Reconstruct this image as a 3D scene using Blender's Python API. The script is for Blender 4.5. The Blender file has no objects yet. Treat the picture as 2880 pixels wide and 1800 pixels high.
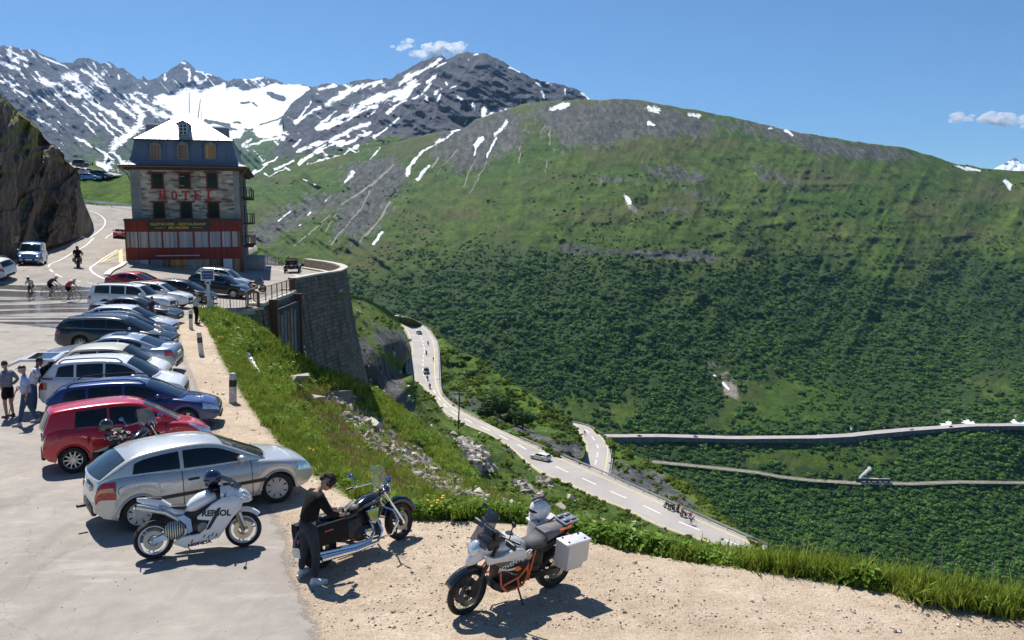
import bpy, bmesh, math, random
import numpy as np
from mathutils import Vector, Matrix, Euler
from mathutils.geometry import tessellate_polygon
random.seed(7); np.random.seed(7)
S = bpy.context.scene
COL = S.collection
# ------------------------------------------------------------ camera, sky, sun, exposure
FPX = 2352.0; PITCH = math.atan(290/FPX); CAMZ = 6.0
cd = bpy.data.cameras.new("camera"); cam = bpy.data.objects.new("camera", cd); COL.objects.link(cam)
cd.sensor_width = 36; cd.lens = 36*FPX/2880; cd.clip_start = .1; cd.clip_end = 60000
cam.location = (0, 0, CAMZ); cam.rotation_euler = (math.pi/2-PITCH, 0, 0)
S.camera = cam
SUN_EL = math.radians(57); SUN_DIR2 = (-.50, .866)          # horizontal direction towards the sun
W = bpy.data.worlds.new("World"); S.world = W; W.use_nodes = True
_n = W.node_tree.nodes; _l = W.node_tree.links
sky = _n.new('ShaderNodeTexSky'); sky.sky_type = 'NISHITA'; sky.sun_disc = False
sky.sun_elevation = SUN_EL; sky.sun_rotation = math.atan2(SUN_DIR2[0], SUN_DIR2[1])
sky.altitude = 2300; sky.air_density = 1.0; sky.dust_density = .15; sky.ozone_density = 3.2
_tint = _n.new('ShaderNodeMixRGB'); _tint.blend_type = 'MULTIPLY'; _tint.inputs[0].default_value = 1; _tint.inputs[2].default_value = (.66, .88, 1.0, 1)   # clear high mountain air, white balanced as in the photograph
_l.new(sky.outputs[0], _tint.inputs[1]); _l.new(_tint.outputs[0], _n['Background'].inputs[0]); _n['Background'].inputs[1].default_value = .074
sd = bpy.data.lights.new("sun", 'SUN'); sun = bpy.data.objects.new("sun", sd); COL.objects.link(sun)
sd.energy = 4.9; sd.angle = math.radians(.5); sd.color = (1, .955, .88)
_d = Vector((SUN_DIR2[0]*math.cos(SUN_EL), SUN_DIR2[1]*math.cos(SUN_EL), math.sin(SUN_EL)))
sun.rotation_euler = _d.to_track_quat('Z', 'Y').to_euler(); sun.location = (0, 0, 200)
S.view_settings.view_transform = 'Standard'; S.view_settings.look = 'None'
S.view_settings.exposure = 0.48; S.view_settings.gamma = 1
S.cycles.max_bounces = 6; S.cycles.volume_bounces = 2
S.cycles.use_denoising = True
# ------------------------------------------------------------ projection helpers (photograph is 2880 x 1800)
CP_, SP_ = math.cos(PITCH), math.sin(PITCH)
def rays(px, py):
    px = np.asarray(px, float); py = np.asarray(py, float)
    X = (px-1440)/FPX; Y = -(py-900)/FPX
    return np.stack([X, CP_+Y*SP_, -SP_+Y*CP_], -1)
def at(px, py, D):
    return rays(px, py)*np.asarray(D, float)[..., None]+np.array([0, 0, CAMZ])
def onz(px, py, z):
    r = rays(px, py); return r*((np.asarray(z, float)-CAMZ)/r[..., 2])[..., None]+np.array([0, 0, CAMZ])
def proj(P):
    P = np.asarray(P, float)-np.array([0, 0, CAMZ])
    D = P[..., 1]*CP_-P[..., 2]*SP_; U = P[..., 1]*SP_+P[..., 2]*CP_
    return 1440+FPX*P[..., 0]/D, 900-FPX*U/D, D
def tps(pts, vals, sc=1.0):
    P = np.array(pts, float)/sc; v = np.array(vals, float); n = len(P)
    def K(a, b):
        r2 = ((a[:, None]-b[None])**2).sum(-1); return r2*np.log(r2+1e-9)
    A = np.zeros((n+3, n+3)); A[:n, :n] = K(P, P)+np.eye(n)*1e-4; A[:n, n] = 1; A[:n, n+1:] = P; A[n:, :n] = A[:n, n:].T
    w = np.linalg.lstsq(A, np.concatenate([v, [0]*3]), rcond=None)[0]
    def f(q):
        q = np.asarray(q, float); sh = q.shape[:-1]; q = q.reshape(-1, 2)/sc; out = np.empty(len(q))
        for i in range(0, len(q), 20000):
            c = q[i:i+20000]; out[i:i+20000] = K(c, P)@w[:n]+w[n]+c@w[n+1:]
        return out.reshape(sh)
    return f
def _h(ix, iy, seed):
    n = (ix.astype(np.int64)*374761393+iy.astype(np.int64)*668265263+seed*1442695041) & 0xffffffff
    n = ((n ^ (n >> 13))*1274126177) & 0xffffffff
    return ((n ^ (n >> 16)) & 0xffff)/65535.0
def vnoise(x, y, seed=0):
    x = np.asarray(x, float); y = np.asarray(y, float); ix = np.floor(x); iy = np.floor(y); fx = x-ix; fy = y-iy
    fx = fx*fx*(3-2*fx); fy = fy*fy*(3-2*fy)
    a = _h(ix, iy, seed); b = _h(ix+1, iy, seed); c = _h(ix, iy+1, seed); d = _h(ix+1, iy+1, seed)
    return (a*(1-fx)+b*fx)*(1-fy)+(c*(1-fx)+d*fx)*fy
def fbm(x, y, o=5, seed=0, ridged=False):
    t = 0; a = .5; s = 0
    for k in range(o):
        n = vnoise(x*2**k+k*17.3, y*2**k-k*9.1, seed+k)
        if ridged: n = 1-abs(2*n-1)
        t = t+a*n; s += a; a *= .5
    return t/s
def segd(P, poly, closed=False):            # distance to polyline
    P = np.asarray(P, float); poly = np.asarray(poly, float)
    if closed: poly = np.vstack([poly, poly[:1]])
    best = np.full(P.shape[:-1], 1e18)
    for a, b in zip(poly[:-1], poly[1:]):
        ab = b-a; t = np.clip(((P-a)@ab)/max(ab@ab, 1e-9), 0, 1)
        d = ((P-a-t[..., None]*ab)**2).sum(-1); best = np.minimum(best, d)
    return np.sqrt(best)
def inside(P, poly):
    P = np.asarray(P, float); x = P[..., 0]; y = P[..., 1]; c = np.zeros(x.shape, bool); n = len(poly)
    for i in range(n):
        x0, y0 = poly[i]; x1, y1 = poly[(i+1) % n]
        if y0 == y1: continue
        c ^= ((y0 > y) != (y1 > y)) & (x < (x1-x0)*(y-y0)/(y1-y0)+x0)
    return c
def sdf(P, poly):
    d = segd(P, poly, True); return np.where(inside(P, poly), d, -d)
def resample(pts, n):
    p = np.array(pts, float); d = np.r_[0, np.cumsum(np.hypot(*np.diff(p[:, :2], axis=0).T))]
    t = np.linspace(0, d[-1], n); return np.stack([np.interp(t, d, p[:, k]) for k in range(p.shape[1])], -1)
# ------------------------------------------------------------ objects
def tag(o, label=None, cat=None, group=None, kind=None):
    if label: o['label'] = label
    if cat: o['category'] = cat
    if group: o['group'] = group
    if kind: o['kind'] = kind
    return o
def thing(name, label, cat, loc=(0, 0, 0), rot=0, group=None, scale=1):
    o = bpy.data.objects.new(name, None); COL.objects.link(o); o.location = loc
    o.rotation_euler = rot if isinstance(rot, tuple) else (0, 0, rot); o.scale = (scale,)*3
    o.empty_display_size = .1
    return tag(o, label, cat, group)
def mesh_obj(name, me, mat=None, parent=None, label=None):
    o = bpy.data.objects.new(name, me); COL.objects.link(o)
    if mat is not None:
        me.materials.clear()
        for m in (mat if isinstance(mat, (list, tuple)) else [mat]): me.materials.append(m)
    if parent is not None: o.parent = parent
    if label: o['label'] = label
    return o
def np_mesh(name, V, F, smooth=True, attrs=None):
    V = np.asarray(V, np.float32).reshape(-1, 3); F = np.asarray(F, np.int32)
    me = bpy.data.meshes.new(name); k = F.shape[1]
    me.vertices.add(len(V)); me.vertices.foreach_set('co', V.ravel())
    me.loops.add(F.size); me.loops.foreach_set('vertex_index', F.ravel())
    me.polygons.add(len(F)); me.polygons.foreach_set('loop_start', np.arange(0, F.size, k, dtype=np.int32))
    me.polygons.foreach_set('loop_total', np.full(len(F), k, np.int32))
    if smooth: me.polygons.foreach_set('use_smooth', np.ones(len(F), bool))
    for n, a in (attrs or {}).items():
        at_ = me.attributes.new(n, 'FLOAT', 'POINT'); at_.data.foreach_set('value', np.asarray(a, np.float32).ravel())
    me.update(calc_edges=True); return me
def grid_faces(nr, nc):
    i = np.arange(nr-1)[:, None]*nc+np.arange(nc-1)[None]
    return np.stack([i, i+1, i+nc+1, i+nc], -1).reshape(-1, 4)
class MB:                                   # mesh builder
    def __init__(s): s.v = []; s.f = []; s.M = None
    def add(s, vs, fs):
        n = len(s.v)
        for v in vs: s.v.append(tuple(s.M@Vector(v)) if s.M is not None else tuple(v))
        for f in fs: s.f.append(tuple(i+n for i in f))
        return s
    def box(s, x0, x1, y0, y1, z0, z1):
        s.add([(x, y, z) for x in (x0, x1) for y in (y0, y1) for z in (z0, z1)],
              [(0, 1, 3, 2), (4, 6, 7, 5), (0, 4, 5, 1), (2, 3, 7, 6), (0, 2, 6, 4), (1, 5, 7, 3)]); return s
    def rbox(s, c, d, r=.02, k=2, ry=0, rz=0, rx=0):   # rounded box: centre, full size
        hx, hy, hz = [a/2 for a in d]; r = min(r, hx, hy, hz)*.999; n = 2*(k+1)
        pts = []; fs = []
        M = Matrix.Translation(c)@Euler((rx, ry, rz)).to_matrix().to_4x4()
        axs = [-hx+r, hx-r], [-hy+r, hy-r], [-hz+r, hz-r]
        def ring(t): return [(-1, -math.cos(a), math.sin(a)) for a in ()]
        # spherical corner grid
        lat = [(-math.pi/2+j*math.pi/2/k, 0) for j in range(k+1)]+[(j*math.pi/2/k, 1) for j in range(k+1)]
        lon = []
        for q in range(4):
            for j in range(k+1): lon.append((q*math.pi/2+j*math.pi/2/k, q))
        sx = [1, -1, -1, 1]; sy = [1, 1, -1, -1]
        for la, sz in lat:
            for lo, q in lon:
                pts.append(M@Vector((sx[q]*(hx-r)+r*math.cos(la)*math.cos(lo), sy[q]*(hy-r)+r*math.cos(la)*math.sin(lo), (hz-r)*(1 if sz else -1)+r*math.sin(la))))
        m = len(lon)
        for i in range(len(lat)-1):
            for j in range(m): fs.append((i*m+j, i*m+(j+1) % m, (i+1)*m+(j+1) % m, (i+1)*m+j))
        fs.append(tuple(range(m))[::-1]); fs.append(tuple((len(lat)-1)*m+j for j in range(m)))
        return s.add(pts, fs)
    def tube(s, pts, r, n=8, cap=True, closed=False):
        pts = [Vector(p) for p in pts]; m = len(pts)
        rs = r if isinstance(r, (list, tuple)) else [r]*m
        up = Vector((0, 0, 1)); vs = []; fs = []; pn = None
        for i, p in enumerate(pts):
            if closed: t = pts[(i+1) % m]-pts[i-1]
            else: t = pts[min(i+1, m-1)]-pts[max(i-1, 0)]
            t = t.normalized() if t.length > 1e-9 else Vector((0, 0, 1))
            if pn is None:
                pn = t.cross(up)
                if pn.length < .05: pn = t.cross(Vector((1, 0, 0)))
            pn = (pn-t*pn.dot(t)); pn = pn.normalized() if pn.length > 1e-6 else t.orthogonal().normalized()
            b = t.cross(pn)
            for k in range(n):
                a = 2*math.pi*k/n; vs.append(p+(pn*math.cos(a)+b*math.sin(a))*rs[i])
        for i in range(m if closed else m-1):
            for k in range(n): fs.append((i*n+k, i*n+(k+1) % n, ((i+1) % m)*n+(k+1) % n, ((i+1) % m)*n+k))
        if cap and not closed: fs += [tuple(range(n))[::-1], tuple((m-1)*n+k for k in range(n))]
        return s.add(vs, fs)
    def lathe(s, prof, c=(0, 0, 0), axis='y', n=24, a0=0, a1=2*math.pi):   # prof: (r, along axis)
        vs = []; fs = []; full = abs(a1-a0-2*math.pi) < 1e-6; nn = n if full else n+1
        for k in range(nn):
            a = a0+(a1-a0)*k/n; ca, sa = math.cos(a), math.sin(a)
            for r, h in prof:
                p = (r*ca, h, r*sa) if axis == 'y' else ((r*ca, r*sa, h) if axis == 'z' else (h, r*ca, r*sa))
                vs.append((p[0]+c[0], p[1]+c[1], p[2]+c[2]))
        m = len(prof)
        for k in range(n):
            k2 = (k+1) % nn
            for j in range(m-1): fs.append((k*m+j, k*m+j+1, k2*m+j+1, k2*m+j))
        return s.add(vs, fs)
    def prism(s, poly, y0, y1, taper=0):     # polygon in x,z extruded along y; taper shrinks both outer caps toward centroid
        n = len(poly); cx = sum(p[0] for p in poly)/n; cz = sum(p[1] for p in poly)/n
        if taper:
            ym = (y0+y1)/2; h = (y1-y0)/2*.55
            L = [(y0, 1-taper), (ym-h, 1), (ym+h, 1), (y1, 1-taper)]
        else: L = [(y0, 1), (y1, 1)]
        vs = [(cx+(x-cx)*k, y, cz+(z-cz)*k) for y, k in L for x, z in poly]; fs = []
        for l in range(len(L)-1):
            for i in range(n): fs.append((l*n+i, l*n+(i+1) % n, (l+1)*n+(i+1) % n, (l+1)*n+i))
        try: tri = tessellate_polygon([[Vector((x, z, 0)) for x, z in poly]])
        except Exception: tri = [(0, i, i+1) for i in range(1, n-1)]
        for t in tri:
            fs.append(tuple(t)); fs.append(tuple((len(L)-1)*n+i for i in reversed(t)))
        return s.add(vs, fs)
    def ell(s, c, r, n=12, m=8, rot=None, z0=-1):
        vs = []; fs = []; R = Euler(rot).to_matrix() if rot else None
        for j in range(m+1):
            la = math.asin(z0) + (math.pi/2-math.asin(z0))*j/m
            for k in range(n):
                a = 2*math.pi*k/n; v = Vector((r[0]*math.cos(la)*math.cos(a), r[1]*math.cos(la)*math.sin(a), r[2]*math.sin(la)))
                if R: v = R@v
                vs.append((v.x+c[0], v.y+c[1], v.z+c[2]))
        for j in range(m):
            for k in range(n): fs.append((j*n+k, j*n+(k+1) % n, (j+1)*n+(k+1) % n, (j+1)*n+k))
        if z0 > -1: fs.append(tuple(range(n))[::-1])
        return s.add(vs, fs)
    def loft(s, secs, cap=True, closed=True):
        n = len(secs[0]); vs = [p for q in secs for p in q]; fs = []
        for i in range(len(secs)-1):
            for k in range(n if closed else n-1): fs.append((i*n+k, i*n+(k+1) % n, (i+1)*n+(k+1) % n, (i+1)*n+k))
        if cap and closed: fs += [tuple(range(n))[::-1], tuple((len(secs)-1)*n+k for k in range(n))]
        return s.add(vs, fs)
    def build(s, name, mat, parent=None, label=None, smooth=True, angle=35, fix=True):
        me = bpy.data.meshes.new(name); me.from_pydata(s.v, [], s.f)
        if fix:
            bm = bmesh.new(); bm.from_mesh(me); bmesh.ops.remove_doubles(bm, verts=bm.verts, dist=1e-5)
            bmesh.ops.recalc_face_normals(bm, faces=bm.faces); bm.to_mesh(me); bm.free()
        if smooth:
            me.polygons.foreach_set('use_smooth', [True]*len(me.polygons))
            try: me.set_sharp_from_angle(angle=math.radians(angle))
            except Exception: pass
        me.update(); return mesh_obj(name, me, mat, parent, label)
def copy_tree(o, parent=None):
    c = o.copy(); COL.objects.link(c)
    if parent is not None: c.parent = parent
    for ch in o.children: copy_tree(ch, c)
    return c
# ------------------------------------------------------------ materials
class NT:
    def __init__(s, name):
        s.m = bpy.data.materials.new(name); s.m.use_nodes = True; s.t = s.m.node_tree; s.b = s.t.nodes['Principled BSDF']
    def n(s, typ, **kw):
        nd = s.t.nodes.new('ShaderNode'+typ)
        for k, v in kw.items():
            if k.startswith('i_'):
                key = k[2:]; key = int(key) if key.isdigit() else key
                s.set(nd.inputs[key], v)
            else: setattr(nd, k, v)
        return nd
    def set(s, inp, v):
        if isinstance(v, bpy.types.NodeSocket): s.t.links.new(v, inp)
        elif isinstance(v, bpy.types.Node): s.t.links.new(v.outputs[0], inp)
        else:
            if isinstance(v, tuple) and len(v) == 3 and inp.type == 'RGBA': v = v+(1,)
            inp.default_value = v
    def P(s, **kw):
        for k, v in kw.items(): s.set(s.b.inputs[k.replace('_', ' ')], v)
        return s
    def co(s, scale=(1, 1, 1), rot=(0, 0, 0), kind='Object'):
        tc = s.n('TexCoord'); mp = s.n('Mapping'); s.t.links.new(tc.outputs[kind], mp.inputs[0])
        mp.inputs['Scale'].default_value = scale; mp.inputs['Rotation'].default_value = rot; return mp.outputs[0]
    def noise(s, co, scale=5, detail=4, rough=.55, out=0, dist=0):
        nd = s.n('TexNoise'); s.set(nd.inputs['Vector'], co); nd.inputs['Scale'].default_value = scale
        nd.inputs['Detail'].default_value = detail; nd.inputs['Roughness'].default_value = rough; nd.inputs['Distortion'].default_value = dist
        return nd.outputs[out]
    def vor(s, co, scale=5, feature='F1', out='Distance', rnd=1):
        nd = s.n('TexVoronoi', feature=feature); s.set(nd.inputs['Vector'], co); nd.inputs['Scale'].default_value = scale
        nd.inputs['Randomness'].default_value = rnd; return nd.outputs[out]
    def ramp(s, fac, stops, interp='LINEAR'):
        nd = s.n('ValToRGB'); nd.color_ramp.interpolation = interp; s.set(nd.inputs[0], fac)
        e = nd.color_ramp.elements
        while len(e) < len(stops): e.new(.5)
        for i, (p, c) in enumerate(stops):
            e[i].position = p; e[i].color = (c+(1,)) if isinstance(c, tuple) and len(c) == 3 else ((c, c, c, 1) if not isinstance(c, tuple) else c)
        return nd.outputs[0]
    def mr(s, v, a, b, c=0, d=1, smooth=False):
        nd = s.n('MapRange', clamp=True)
        if smooth: nd.interpolation_type = 'SMOOTHSTEP'
        s.set(nd.inputs[0], v)
        for i, q in enumerate((a, b, c, d)): s.set(nd.inputs[i+1], q)
        return nd.outputs[0]
    def math(s, op, a, b=0, c=None):
        nd = s.n('Math', operation=op); s.set(nd.inputs[0], a); s.set(nd.inputs[1], b)
        if c is not None: s.set(nd.inputs[2], c)
        return nd.outputs[0]
    def mix(s, fac, a, b, blend='MIX'):
        nd = s.n('MixRGB', blend_type=blend); s.set(nd.inputs[0], fac); s.set(nd.inputs[1], a); s.set(nd.inputs[2], b); return nd.outputs[0]
    def attr(s, name): return s.n('Attribute', attribute_name=name).outputs['Fac']
    def bump(s, h, strength=.4, dist=.02, nrm=None):
        nd = s.n('Bump'); nd.inputs['Strength'].default_value = strength; nd.inputs['Distance'].default_value = dist
        s.set(nd.inputs['Height'], h)
        if nrm is not None: s.set(nd.inputs['Normal'], nrm)
        return nd.outputs[0]
_mc = {}
def mat(name, col, rough=.5, metal=0, coat=0, var=.12, vs=6, bump=0, bs=60, spec=.5, trans=0, alpha=1):
    if name in _mc: return _mc[name]
    t = NT(name); co = t.co()
    c2 = tuple(min(1, x*(1-var)) for x in col); c3 = tuple(min(1, x*(1+var)) for x in col)
    nz = t.noise(co, vs, 5)
    t.P(Base_Color=t.ramp(nz, [(.3, c2), (.7, c3)]), Roughness=t.mr(t.noise(co, vs*2.3, 3), .3, .7, max(.02, rough*.85), min(1, rough*1.15)), Metallic=metal, Coat_Weight=coat)
    t.b.inputs['Coat Roughness'].default_value = .04; t.b.inputs['Specular IOR Level'].default_value = spec
    if trans: t.P(Transmission_Weight=trans)
    if alpha < 1: t.P(Alpha=alpha)
    if bump: t.P(Normal=t.bump(t.noise(co, bs, 4), bump, .01))
    _mc[name] = t.m; return t.m
def paint(name, col, metal=.0, rough=.28):
    if name in _mc: return _mc[name]
    t = NT(name); co = t.co()
    dust = t.noise(co, 2.2, 5, .6)
    dirt = t.mr(t.n('SeparateXYZ', i_0=co).outputs[2], .15, .6, .28, 0.0)
    c = t.mix(t.math('MULTIPLY', dirt, t.mr(dust, .3, .7, .3, 1)), col, (.30, .26, .20))
    t.P(Base_Color=c, Metallic=metal, Roughness=t.mr(dust, .3, .75, rough*.95, rough*1.1), Coat_Weight=.8)
    t.b.inputs['Coat Roughness'].default_value = .05
    _mc[name] = t.m; return t.m
# ------------------------------------------------------------ plateau height (metres), from points of the photo with their drop below the camera
_pc = [(100, 1790, 5.6), (900, 1790, 5.55), (1400, 1740, 5.5), (2100, 1790, 5.55), (2880, 1750, 5.6), (2000, 1600, 5.6), (1200, 1470, 5.65), (392, 1487, 5.6), (800, 1400, 5.6),
       (100, 1195, 6.1), (650, 1120, 6.15), (538, 913, 5.8), (300, 882, 5.6), (400, 985, 5.8), (620, 835, 5.95), (250, 1060, 5.85), (100, 835, 5.6), (0, 800, 5.0), (85, 752, 4.05), (200, 740, 4.2), (330, 672, 2.6), (300, 730, 4.2), (215, 676, 2.9),
       (360, 640, 1.6), (680, 790, 6.0), (800, 765, 6.0), (960, 768, 6.0), (740, 745, 5.95), (860, 744, 5.95), (390, 816, 5.3), (600, 862, 6.0)]
_w = [tuple(onz(a, b, CAMZ-h)) for a, b, h in _pc]
_w += [tuple(at(300, 583, 150)), tuple(at(250, 575, 150)), tuple(at(370, 583, 140)), (-120, 120, 3.5), (-60, 60, 1.2), (-60, 30, .2), (30, 5, .4), (-12, 5, .4), (-95, 185, 7), (-20, 130, 0)]
_pf = tps([p[:2] for p in _w], [p[2] for p in _w], 50.)
def PZ(x, y):
    q = np.stack(np.broadcast_arrays(np.asarray(x, float), np.asarray(y, float)), -1); return _pf(q)
def ground(px, py):
    D = np.geomspace(4, 260, 900); P = at(px, py, D); d = P[:, 2]-PZ(P[:, 0], P[:, 1]); i = int(np.argmax(d < 0)) if (d < 0).any() else int(np.argmin(d))
    if i == 0: i = 1
    t = d[i-1]/(d[i-1]-d[i]) if d[i-1] != d[i] else 0; p = P[i-1]*(1-t)+P[i]*t
    return Vector((float(p[0]), float(p[1]), float(PZ(p[0], p[1]))))
EDGE_PX = [(560, 880), (600, 925), (640, 1015), (700, 1110), (770, 1200), (850, 1287), (930, 1345), (1010, 1400), (1100, 1447), (1200, 1455), (1330, 1448), (1440, 1452), (1540, 1480), (1640, 1502), (1760, 1538), (1900, 1565), (2100, 1595), (2300, 1625), (2500, 1660), (2880, 1728), (3050, 1758)]
_ew = [ground(a, b) for a, b in EDGE_PX]
_ey = [(-8+0*0, 2.0)] if 0 else []
EX = sorted([(p.y, p.x) for p in _ew if p.y < 47]+[(4, 13.5), (10.5, 11.), (50, -17.6), (55.5, -19.2), (57.6, -17.9), (68, -17.7), (73.5, -17.0), (77.5, -15.9), (83.5, -16.4), (88.5, -18), (93.5, -20.4), (99.5, -24.2), (104, -29.5), (107, -34), (112, -37), (125, -38), (150, -55), (185, -72)])
_EY = np.array([p[0] for p in EX]); _EX = np.array([p[1] for p in EX])
def edge_x(y): return np.interp(y, _EY, _EX)
# ------------------------------------------------------------ materials of the land
def m_ground():
    t = NT('gravel_and_asphalt'); co = t.co()
    n1 = t.noise(co, .35, 6, .6); n2 = t.noise(co, 3, 6, .62); n3 = t.noise(co, 22, 5, .7); n4 = t.noise(co, 90, 3, .7)
    a = t.attr('asph'); w = t.attr('wet'); g = t.attr('grassy')
    am = t.mr(t.math('ADD', a, t.math('ADD', t.mr(n2, 0, 1, -.55, .55), t.mr(n3, 0, 1, -.28, .28))), -.12, .16)
    gr = t.ramp(t.math('ADD', t.math('MULTIPLY', n1, .5), t.math('MULTIPLY', n2, .5)), [(.34, (.30, .20, .125)), (.47, (.46, .34, .235)), (.6, (.62, .50, .375))])
    gr = t.mix(t.mr(t.noise(t.co((.5, 2.2, 1), (0, 0, .35)), .9, 4, .6), .5, .68, 0, .5), gr, (.36, .24, .15)); gr = t.mix(t.mr(n3, .42, .60, 0, .85), gr, t.mix(.5, gr, (.14, .09, .05)))
    gr = t.mix(t.mr(n4, .45, .62, 0, .7), gr, (.74, .64, .50)); gr = t.mix(t.mr(n4, .30, .42, .75, 0), gr, (.17, .12, .08))
    peb = t.vor(co, 26, out='Distance'); pc = t.vor(co, 26, out='Color')
    gr = t.mix(t.math('MULTIPLY', t.mr(peb, .16, .24, 1, 0), t.mr(t.n('SeparateColor', i_0=pc).outputs[0], .72, .78)), gr, t.mix(t.n('SeparateColor', i_0=pc).outputs[1], (.20, .17, .15), (.62, .58, .53)))
    as_ = t.ramp(t.math('ADD', t.math('MULTIPLY', n1, .55), t.math('MULTIPLY', n2, .45)), [(.35, (.235, .208, .185)), (.5, (.30, .268, .236)), (.64, (.37, .328, .285))])
    as_ = t.mix(t.mr(n4, .35, .7, 0, .5), as_, t.mix(.5, as_, (.44, .41, .38)))
    as_ = t.mix(t.mr(n3, .60, .70, 0, .45), as_, (.17, .155, .145)); as_ = t.mix(t.mr(n4, .32, .42, .5, 0), as_, (.15, .14, .13)); as_ = t.mix(t.mr(t.noise(t.co((1, .25, 1), (0, 0, .5)), .8, 4, .65), .52, .64, 0, .5), as_, (.20, .18, .165)); as_ = t.mix(t.mr(t.vor(co, .55), .08, .17, .6, 0), as_, (.12, .11, .105)); as_ = t.mix(t.mr(t.noise(t.co((.4, 1.6, 1), (0, 0, -.3)), 1.1, 5, .7), .55, .68, 0, .45), as_, (.50, .46, .42))
    wd = t.n('VectorMath', operation='ADD', i_0=co); t.set(wd.inputs[1], t.noise(co, .9, 4, .6, out=1)); cr = t.vor(wd.outputs[0], .23, 'DISTANCE_TO_EDGE')
    as_ = t.mix(t.mr(cr, .0, .006, .24, 0), as_, (.10, .09, .085))
    c = t.mix(am, gr, as_)
    wn = t.noise(t.co((.05, .75, 1)), 1.0, 5, .6)
    wm = t.math('MULTIPLY', t.mr(w, 0, .25), t.mr(wn, .39, .50))
    wm = t.math('MULTIPLY', wm, am)
    c = t.mix(wm, c, t.mix(.2, (.035, .036, .04), as_))
    gm = t.mr(t.math('ADD', g, t.mr(n3, 0, 1, -.5, .5)), 0, .2)
    c = t.mix(t.math('MULTIPLY', gm, t.math('SUBTRACT', 1, am)), c, t.ramp(n3, [(.3, (.07, .095, .02)), (.7, (.17, .2, .06))]))
    h = t.math('ADD', t.math('MULTIPLY', n3, .6), t.math('ADD', t.math('MULTIPLY', n4, .25), t.math('MULTIPLY', n2, 1.2)))
    hh = t.math('MULTIPLY', h, t.mr(am, 0, 1, 1, .15))
    t.P(Base_Color=c, Roughness=t.mr(wm, 0, 1, .92, .16), Normal=t.bump(hh, .8, .06)); return t.m
def m_land(name, fine=1.0, far=False, tint=1.0, rkt=(1, 1, 1)):
    """attributes: snow, rock, dark (bush floor), bare, warm"""
    t = NT(name); co = t.co(); f = fine
    n0 = t.noise(co, .006*f, 5, .55); n1 = t.noise(co, .03*f, 6, .62); n2 = t.noise(co, .16*f, 6, .65); n3 = t.noise(co, .9*f, 4, .7)
    ns = t.noise(t.co((1, .22, .22)), .10*f, 6, .65); nb = t.noise(co, .0035*f, 4, .5)
    n4 = t.noise(co, 3.0*f, 3, .7)
    gmix = t.math('ADD', t.mr(n4, 0, 1, -.15, .15), t.math('ADD', t.math('MULTIPLY', n1, .32), t.math('ADD', t.math('MULTIPLY', n2, .24), t.math('ADD', t.math('MULTIPLY', n3, .2), t.math('MULTIPLY', ns, .24)))))
    k = tint
    gr = t.ramp(gmix, [(.38, (.020*k, .040*k, .010*k)), (.46, (.050*k, .092*k, .014*k)), (.53, (.092*k, .145*k, .018*k)), (.60, (.15*k, .19*k, .026*k)), (.68, (.22*k, .22*k, .06*k))])
    gr = t.mix(t.math('MULTIPLY', t.attr('warm'), t.mr(n2, .35, .6)), gr, t.ramp(n3, [(.3, (.06, .05, .022)), (.5, (.12, .10, .045)), (.7, (.24, .19, .10))]))
    gr = t.mix(t.mr(nb, .45, .62, 0, .45), gr, t.mix(1, gr, (.5, .85, .6), 'MULTIPLY'))
    rmix = t.math('ADD', t.math('MULTIPLY', n2, .3), t.math('ADD', t.math('MULTIPLY', n3, .3), t.math('MULTIPLY', ns, .4)))
    rk = t.ramp(rmix, [(.38, (.028, .028, .032)), (.47, (.085, .086, .092)), (.55, (.17, .17, .17)), (.66, (.36, .355, .34))])
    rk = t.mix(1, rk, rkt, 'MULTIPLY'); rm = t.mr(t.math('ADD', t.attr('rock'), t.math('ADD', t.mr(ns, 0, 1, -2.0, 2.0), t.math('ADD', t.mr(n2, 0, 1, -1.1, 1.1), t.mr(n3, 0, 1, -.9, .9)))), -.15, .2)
    c = t.mix(rm, gr, rk)
    bm_ = t.mr(t.math('ADD', t.attr('bare'), t.math('ADD', t.mr(n3, 0, 1, -1, 1), t.mr(n2, 0, 1, -.6, .6))), -.05, .2)
    c = t.mix(bm_, c, t.ramp(n3, [(.3, (.17, .135, .10)), (.5, (.33, .28, .225)), (.7, (.60, .56, .50))]))
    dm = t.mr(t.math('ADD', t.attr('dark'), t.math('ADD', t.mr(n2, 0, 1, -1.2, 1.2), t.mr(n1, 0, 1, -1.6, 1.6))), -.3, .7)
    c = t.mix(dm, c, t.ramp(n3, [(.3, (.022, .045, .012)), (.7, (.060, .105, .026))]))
    sm = t.mr(t.math('ADD', t.attr('snow'), t.math('ADD', t.mr(ns, 0, 1, -1.6, 1.6), t.math('ADD', t.mr(n1, 0, 1, -1.5, 1.5), t.math('ADD', t.mr(n2, 0, 1, -1.3, 1.3), t.mr(n3, 0, 1, -.8, .8))))), -.02, .07)
    c = t.mix(sm, c, t.ramp(n1, [(.3, (.78, .80, .84)), (.7, (.90, .91, .93))]))
    h = t.math('ADD', t.math('MULTIPLY', n2, 1.0), t.math('ADD', t.math('MULTIPLY', n3, .5), t.math('MULTIPLY', n4, .18)))
    hs = t.math('MULTIPLY', h, t.mr(sm, 0, 1, 1, .15))
    t.P(Base_Color=c, Roughness=.9, Normal=t.bump(hs, .8, 4.5/f)); t.b.inputs['Specular IOR Level'].default_value = .15
    return t.m
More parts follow.
